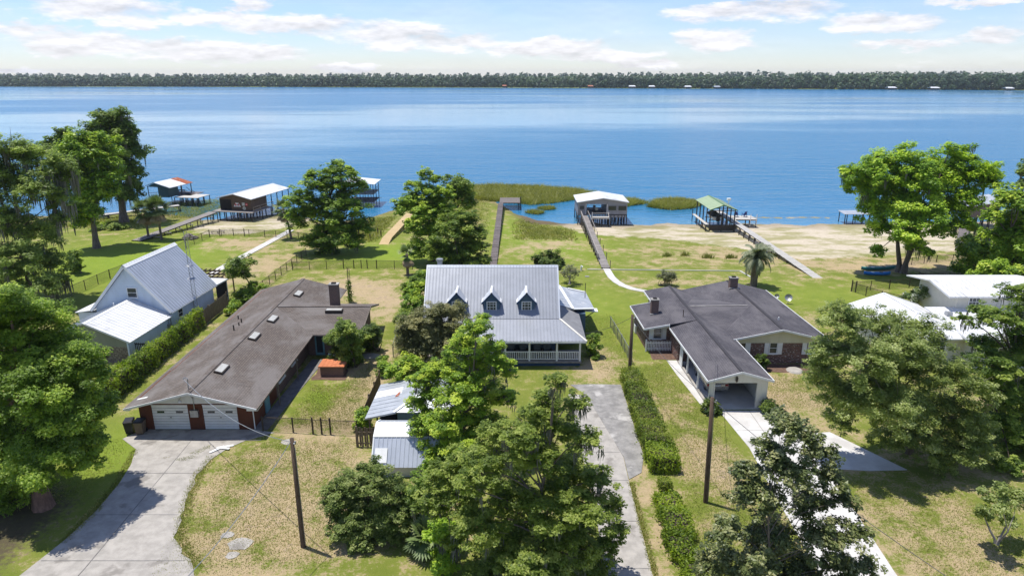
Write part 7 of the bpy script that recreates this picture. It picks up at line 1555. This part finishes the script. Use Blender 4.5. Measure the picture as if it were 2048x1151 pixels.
# boulders beside the charcoal house wall
tag(MB().tube([(24.9,55.2,0.0),(24.9,55.2,0.12)], [0.75,0.6], 12).build('stepping_stone', M['concrete']), 'flat round stone below the brick gable window', 'stone')
tag(MB().tube([(27.3,55.9,0.0),(27.3,55.9,0.55)], 0.06, 8).build('pipe', M['white']), 'short white pipe standing at the brick gable wall', 'pipe')
# porch furniture of the cape house
for i, (x_, lab) in enumerate(((-0.1, 'grey porch armchair left of the middle post'), (1.0, 'grey porch armchair just left of the second post'), (2.3, 'grey porch armchair right of the second post'), (3.2, 'grey porch armchair by the right window'))):
    o = thing('porch_chair', lab, 'chair', (x_, 57.6, 0.45), 0, 'armchairs on the porch')
    MB().box(-0.32,0.32,-0.3,0.3,0.28,0.42).build('seat', M['cloth_gray'], o); MB().box(-0.32,0.32,0.22,0.34,0.42,0.95).build('backrest', M['cloth_gray'], o)
    for s in (-1, 1): MB().box(s*0.36-0.05,s*0.36+0.05,-0.3,0.3,0.0,0.6).build('arm', M['black'], o)

# ------------------------------------------------------------------ reeds, lily pads, grass
def blades(name, label, regions, n, h, w, leaf, seed, base=None, spread=0.35, cat='grass', soft_edge=1.2):
    rng = np.random.default_rng(seed); xs, ys, hs = [], [], []
    for poly, frac, hh in regions:
        px = np.array([p[0] for p in poly]); py = np.array([p[1] for p in poly]); k = int(n * frac)
        X = rng.uniform(px.min(), px.max(), k * 3); Y = rng.uniform(py.min(), py.max(), k * 3)
        d = seg_dist(X, Y, poly); ok = in_poly(X, Y, poly) & (rng.uniform(size=len(X)) < np.clip(d / soft_edge + 0.1, 0, 1)); X, Y = X[ok][:k], Y[ok][:k]
        xs.append(X); ys.append(Y); hs.append(np.full(len(X), hh))
    X, Y, Hh = np.concatenate(xs), np.concatenate(ys), np.concatenate(hs); m = len(X)
    Z = np.maximum(height(X, Y), LAKE_Z - 0.1)
    patch = 0.5 + 0.3 * np.sin(X * 0.9 + 0.6 * Y) * np.sin(Y * 0.5 - 0.3 * X) + 0.2 * np.sin(X * 2.1 + 1.7 * np.sin(Y)) + 0.2 * np.sin(Y * 1.3 + X * 0.21)
    Hv = h * Hh * rng.uniform(0.55, 1.15, m) * (0.75 + 0.4 * patch); a = rng.uniform(0, 2 * math.pi, m)
    wv = np.stack([np.cos(a), np.sin(a), np.zeros(m)], -1) * w; lean = rng.normal(0, spread, (m, 2)) * Hv[:, None]
    b0 = np.stack([X, Y, Z], -1); tip = b0 + np.concatenate([lean, Hv[:, None]], 1)
    V = np.stack([b0 - wv, b0 + wv, tip], 1)
    o = link(name, quads_mesh(name, V, 0.25 + 0.5 * patch + rng.normal(0, 0.18, m), L[leaf])); return tag(o, label, cat, kind='stuff')
marsh = [(-13,163),(-6,167),(6,165),(16,160),(20,154),(14,147),(9,143),(4,141),(-0.5,143.5),(-6,146),(-12,152)]
blades('reeds', 'band of yellow-green reeds beyond the grey dock', [(marsh, 0.62, 1.0), ([(21,148),(27,147),(29,143),(23,139),(20.5,141)], 0.10, 0.9), ([(27.5,139),(31,146),(37,147),(41,143),(37,137.5),(32,135.5)], 0.2, 1.0), ([(2.5,133),(4.5,134.5),(6.5,133),(5,131)], 0.03, 0.8), ([(5,137.5),(8,139),(9,137),(7,135.5)], 0.05, 0.7)], 52000, 1.15, 0.07, 'reed', 4, cat='reeds', spread=0.75)
blades('marsh_grass', 'coarse marsh grass along the lake margin', [([(-75,146),(-60,150),(-56.5,137),(-57,128),(-64,127),(-72,134)], 0.30, 0.55), ([(-22,118),(-20,140),(-14,149),(-5,151),(-4,130),(-4,112),(-17,112)], 0.30, 0.5), ([(0,122),(1,128),(6,121),(11,118),(11,108),(0,108)], 0.16, 0.5), ([(-29,104),(-29,124),(-22,130),(-21.5,106)], 0.14, 0.9), ([(-84,118),(-66,116),(-62,126),(-76,131)], 0.10, 0.6)], 36000, 0.6, 0.06, 'reed', 8, cat='grass', spread=0.8, soft_edge=5.0)
blades('lawn_grass', 'tufts of mixed green and straw grass over the near lawns', [([(-19,29),(-20,41),(-17.5,43.5),(-11,43.5),(-10,38),(-9,30)], 0.26, 1.0), ([(-17,44.8),(-11.4,44.6),(-11.4,57),(-13.5,57),(-14.5,52.5),(-17,52.5)], 0.16, 1.0), ([(9,29),(11,41),(11,56),(14,58),(15,49),(16,46),(16,30)], 0.24, 1.0), ([(20.5,28),(21,39),(27,39),(32,30)], 0.14, 1.0), ([(20.3,47.8),(20.3,54.5),(30,54.5),(28,47)], 0.10, 1.0), ([(-32,40),(-28,44),(-26.5,42),(-26,36),(-33,34)], 0.05, 1.1), ([(7.5,52.8),(7.5,70),(12,70),(12,58),(10,54)], 0.05, 1.0)], 90000, 0.075, 0.022, 'grass', 21, spread=0.7)
blades('edge_grass', 'ragged grass creeping over the driveway edge', [([(-20.9,41.2),(-20.2,41.2),(-20.0,39.2),(-19.6,36.8),(-18.9,34.4),(-18.3,32.6),(-16.2,30.2),(-16.9,29.9),(-19.1,32.1),(-19.9,34.4),(-20.6,36.8),(-20.9,39.2)], 0.6, 1.0), ([(7.2,29),(7.7,29),(7.85,38),(7.4,38)], 0.2, 1.0), ([(-26.5,42.0),(-25.9,42.0),(-25.1,38),(-24.6,35),(-24.8,32),(-25.4,32),(-25.4,35),(-25.6,38)], 0.3, 1.0)], 12000, 0.12, 0.025, 'grass', 57, spread=0.7, soft_edge=0.5)
blades('weeds', 'weeds growing in the driveway cracks', [([(-22.9,40.6),(-22.0,41.2),(-21.4,41.0),(-22.2,40.4)], 0.4, 1.0), ([(-22.2,41.4),(-21.3,42.6),(-20.9,42.4),(-21.6,41.3)], 0.4, 1.2), ([(-23.9,40.9),(-23.3,41.0),(-23.3,40.9),(-23.9,40.8)], 0.1, 0.7)], 1600, 0.12, 0.02, 'grass', 33, spread=0.6, cat='weeds')
blades('garden_tufts', 'bright iris tufts in the dry meadow beyond the kerb', [([(21.8,96.5),(22.8,97.8),(23.8,96.8)], 0.16, 1.0), ([(24.6,97),(25.4,98),(26.2,97)], 0.14, 1.0), ([(27.0,95.5),(28.6,97),(29.4,95.5)], 0.2, 1.0), ([(30.6,95.2),(31.8,97),(33,95.6)], 0.2, 1.0), ([(33.5,97.5),(38,99),(41,97.2),(36,96.4)], 0.3, 0.7)], 1800, 0.8, 0.05, 'grass', 12, spread=0.35, cat='grass')

# ------------------------------------------------------------------ the far shore
def far_forest():
    rng = np.random.default_rng(77); Vs, Ts = [], []
    def row(y_off, step, hmin, hmax, npl, leaf, xr, base_lift=0.0, tshift=0.0):
        xs = np.arange(xr[0], xr[1], step) + rng.normal(0, step * 0.3, int(math.ceil((xr[1] - xr[0]) / step)))
        ys = np.interp(xs, FARX, FARY) + y_off + rng.normal(0, 5, len(xs)); zs = height(xs, ys) + base_lift
        hh = rng.uniform(hmin, hmax, len(xs)) * np.interp(xs, [-1100, 0, 500, 900], [0.66, 0.72, 0.80, 0.92]) * (0.95 + 0.07 * np.sin(xs * 0.011 + y_off) + 0.05 * np.sin(xs * 0.043 + 2 * y_off)) * np.clip(rng.normal(1.0, 0.09, len(xs)), 0.75, 1.18)
        tt = rng.normal(0.40, 0.16, len(xs)) + 0.12 * np.sin(xs * 0.023) + tshift; rad = rng.uniform(0.2, 0.46, len(xs)) * hh
        idx = np.repeat(np.arange(len(xs)), npl); n = len(idx)
        g = unit(rng.normal(size=(n, 3))) * rng.uniform(0.5, 1.0, (n, 1)) ** 0.5
        lob = 1 + 0.3 * np.sin(g[:, 0] * 5 + idx) * np.sin(g[:, 2] * 6 + idx * 2)
        P_ = np.stack([xs[idx] + g[:, 0] * rad[idx] * lob, ys[idx] + g[:, 1] * rad[idx], zs[idx] + hh[idx] * 0.56 + g[:, 2] * hh[idx] * 0.46 * lob], -1)
        N = unit(g + np.array([0, -0.2, 0.3]) + rng.normal(0, 0.4, (n, 3)))
        Vs.append(leaf_quads(P_, N, leaf, 0.9, rng, tri=True)); Ts.append(tt[idx] + rng.normal(0, 0.06, n))
    X1 = (-1500, 1300)
    row(3, 3.5, 5, 10, 40, 2.2, X1, 0.0, -0.08); row(9, 5, 9, 15, 60, 2.4, X1, -1.0, -0.1); row(12, 7, 15, 20, 110, 2.4, X1); row(24, 6, 20, 24.0, 130, 2.8, X1); row(40, 6, 22.5, 25.5, 120, 3.0, X1); row(62, 7, 23, 26.5, 100, 3.2, X1); row(95, 9, 24, 28, 60, 3.4, X1); row(150, 10, 24, 28, 45, 4.0, X1); row(240, 12, 25, 29, 40, 4.6, (-1600, 1500))
    row(520, 15, 24, 28, 34, 5.6, (-2000, 1800)); row(1100, 20, 26, 31, 26, 7.5, (-2600, 2400)); row(1900, 26, 28, 33, 22, 10.0, (-3000, 2900))
    V, T_ = np.concatenate(Vs), np.concatenate(Ts)
    tag(link('far_forest', quads_mesh('far_forest', V, T_, L['far'])), 'unbroken dark green forest along the far shore of the lake', 'forest', kind='stuff')
far_forest()
FAR_BH = [(-14,1331,'tiny brown-roofed boathouse on the far shore, leftmost of all','tin_rust',9),(141,1296,'small reddish-roofed boathouse on the far shore, second from the left','tin_rust',11),(213,1280,'small white hip-roofed boathouse on the far shore, third from the left','white_roof',13),(246,1271,'small white boathouse on the far shore, fourth from the left','white_roof',12),(305,1252,'long low white boathouse on the far shore, fifth from the left','white_roof',13),(352,1240,'pale boathouse on the far shore, sixth from the left','tin',12),(612,1164,'white boathouse on the far shore, third from the right edge','white_roof',15),(672,1149,'white boathouse on the far shore, second from the right edge','white_roof',16),(772,1122,'bright white boathouse on the far shore nearest the right edge','white_roof',14)]
for (x_, y_, lab, rm, wd) in FAR_BH:
    o = thing('boathouse', lab, 'boathouse', (x_, y_ - 16, LAKE_Z), 0, 'boathouses on the far shore')
    h = wd / 2
    MB().slab((-h,-5,3.4),(h,-5,3.4),(h*0.7,0,5.2),(-h*0.7,0,5.2),0.2).slab((-h,5,3.4),(h,5,3.4),(h*0.7,0,5.2),(-h*0.7,0,5.2),0.2).build('roof', M[rm], o)
    MB().box(-h*0.9,h*0.9,-4.6,4.6,0.5,0.9).build('deck', M['plank_dark'], o); MB().box(-h*0.2,h*0.85,-4.2,4.2,0.9,3.3).build('wall', M['ply_old'], o)
    for sx in (-0.85, -0.5, 0.0, 0.5, 0.85):
        for sy in (-4.5, 4.5): MB().tube([(sx*h,sy,-2),(sx*h,sy,3.4)],0.18,5).build('piling', M['piling'], o)

# ------------------------------------------------------------------ the summer air over the lake
def build_haze():
    m = bpy.data.materials.new('summer_haze'); m.use_nodes = True; t = NT(m.node_tree); t.n.clear()
    v = t.n.new('ShaderNodeVolumePrincipled'); v.inputs['Color'].default_value = (0.86, 0.93, 1.0, 1); v.inputs['Density'].default_value = 0.00008; v.inputs['Anisotropy'].default_value = 0.3
    o = t.n.new('ShaderNodeOutputMaterial'); t.l.new(v.outputs[0], o.inputs['Volume'])
    tag(MB().box(-3050, 3050, -420, 4250, -6.6, 42.0).build('haze', m), 'thin pale haze over the lake', kind='stuff')
build_haze()
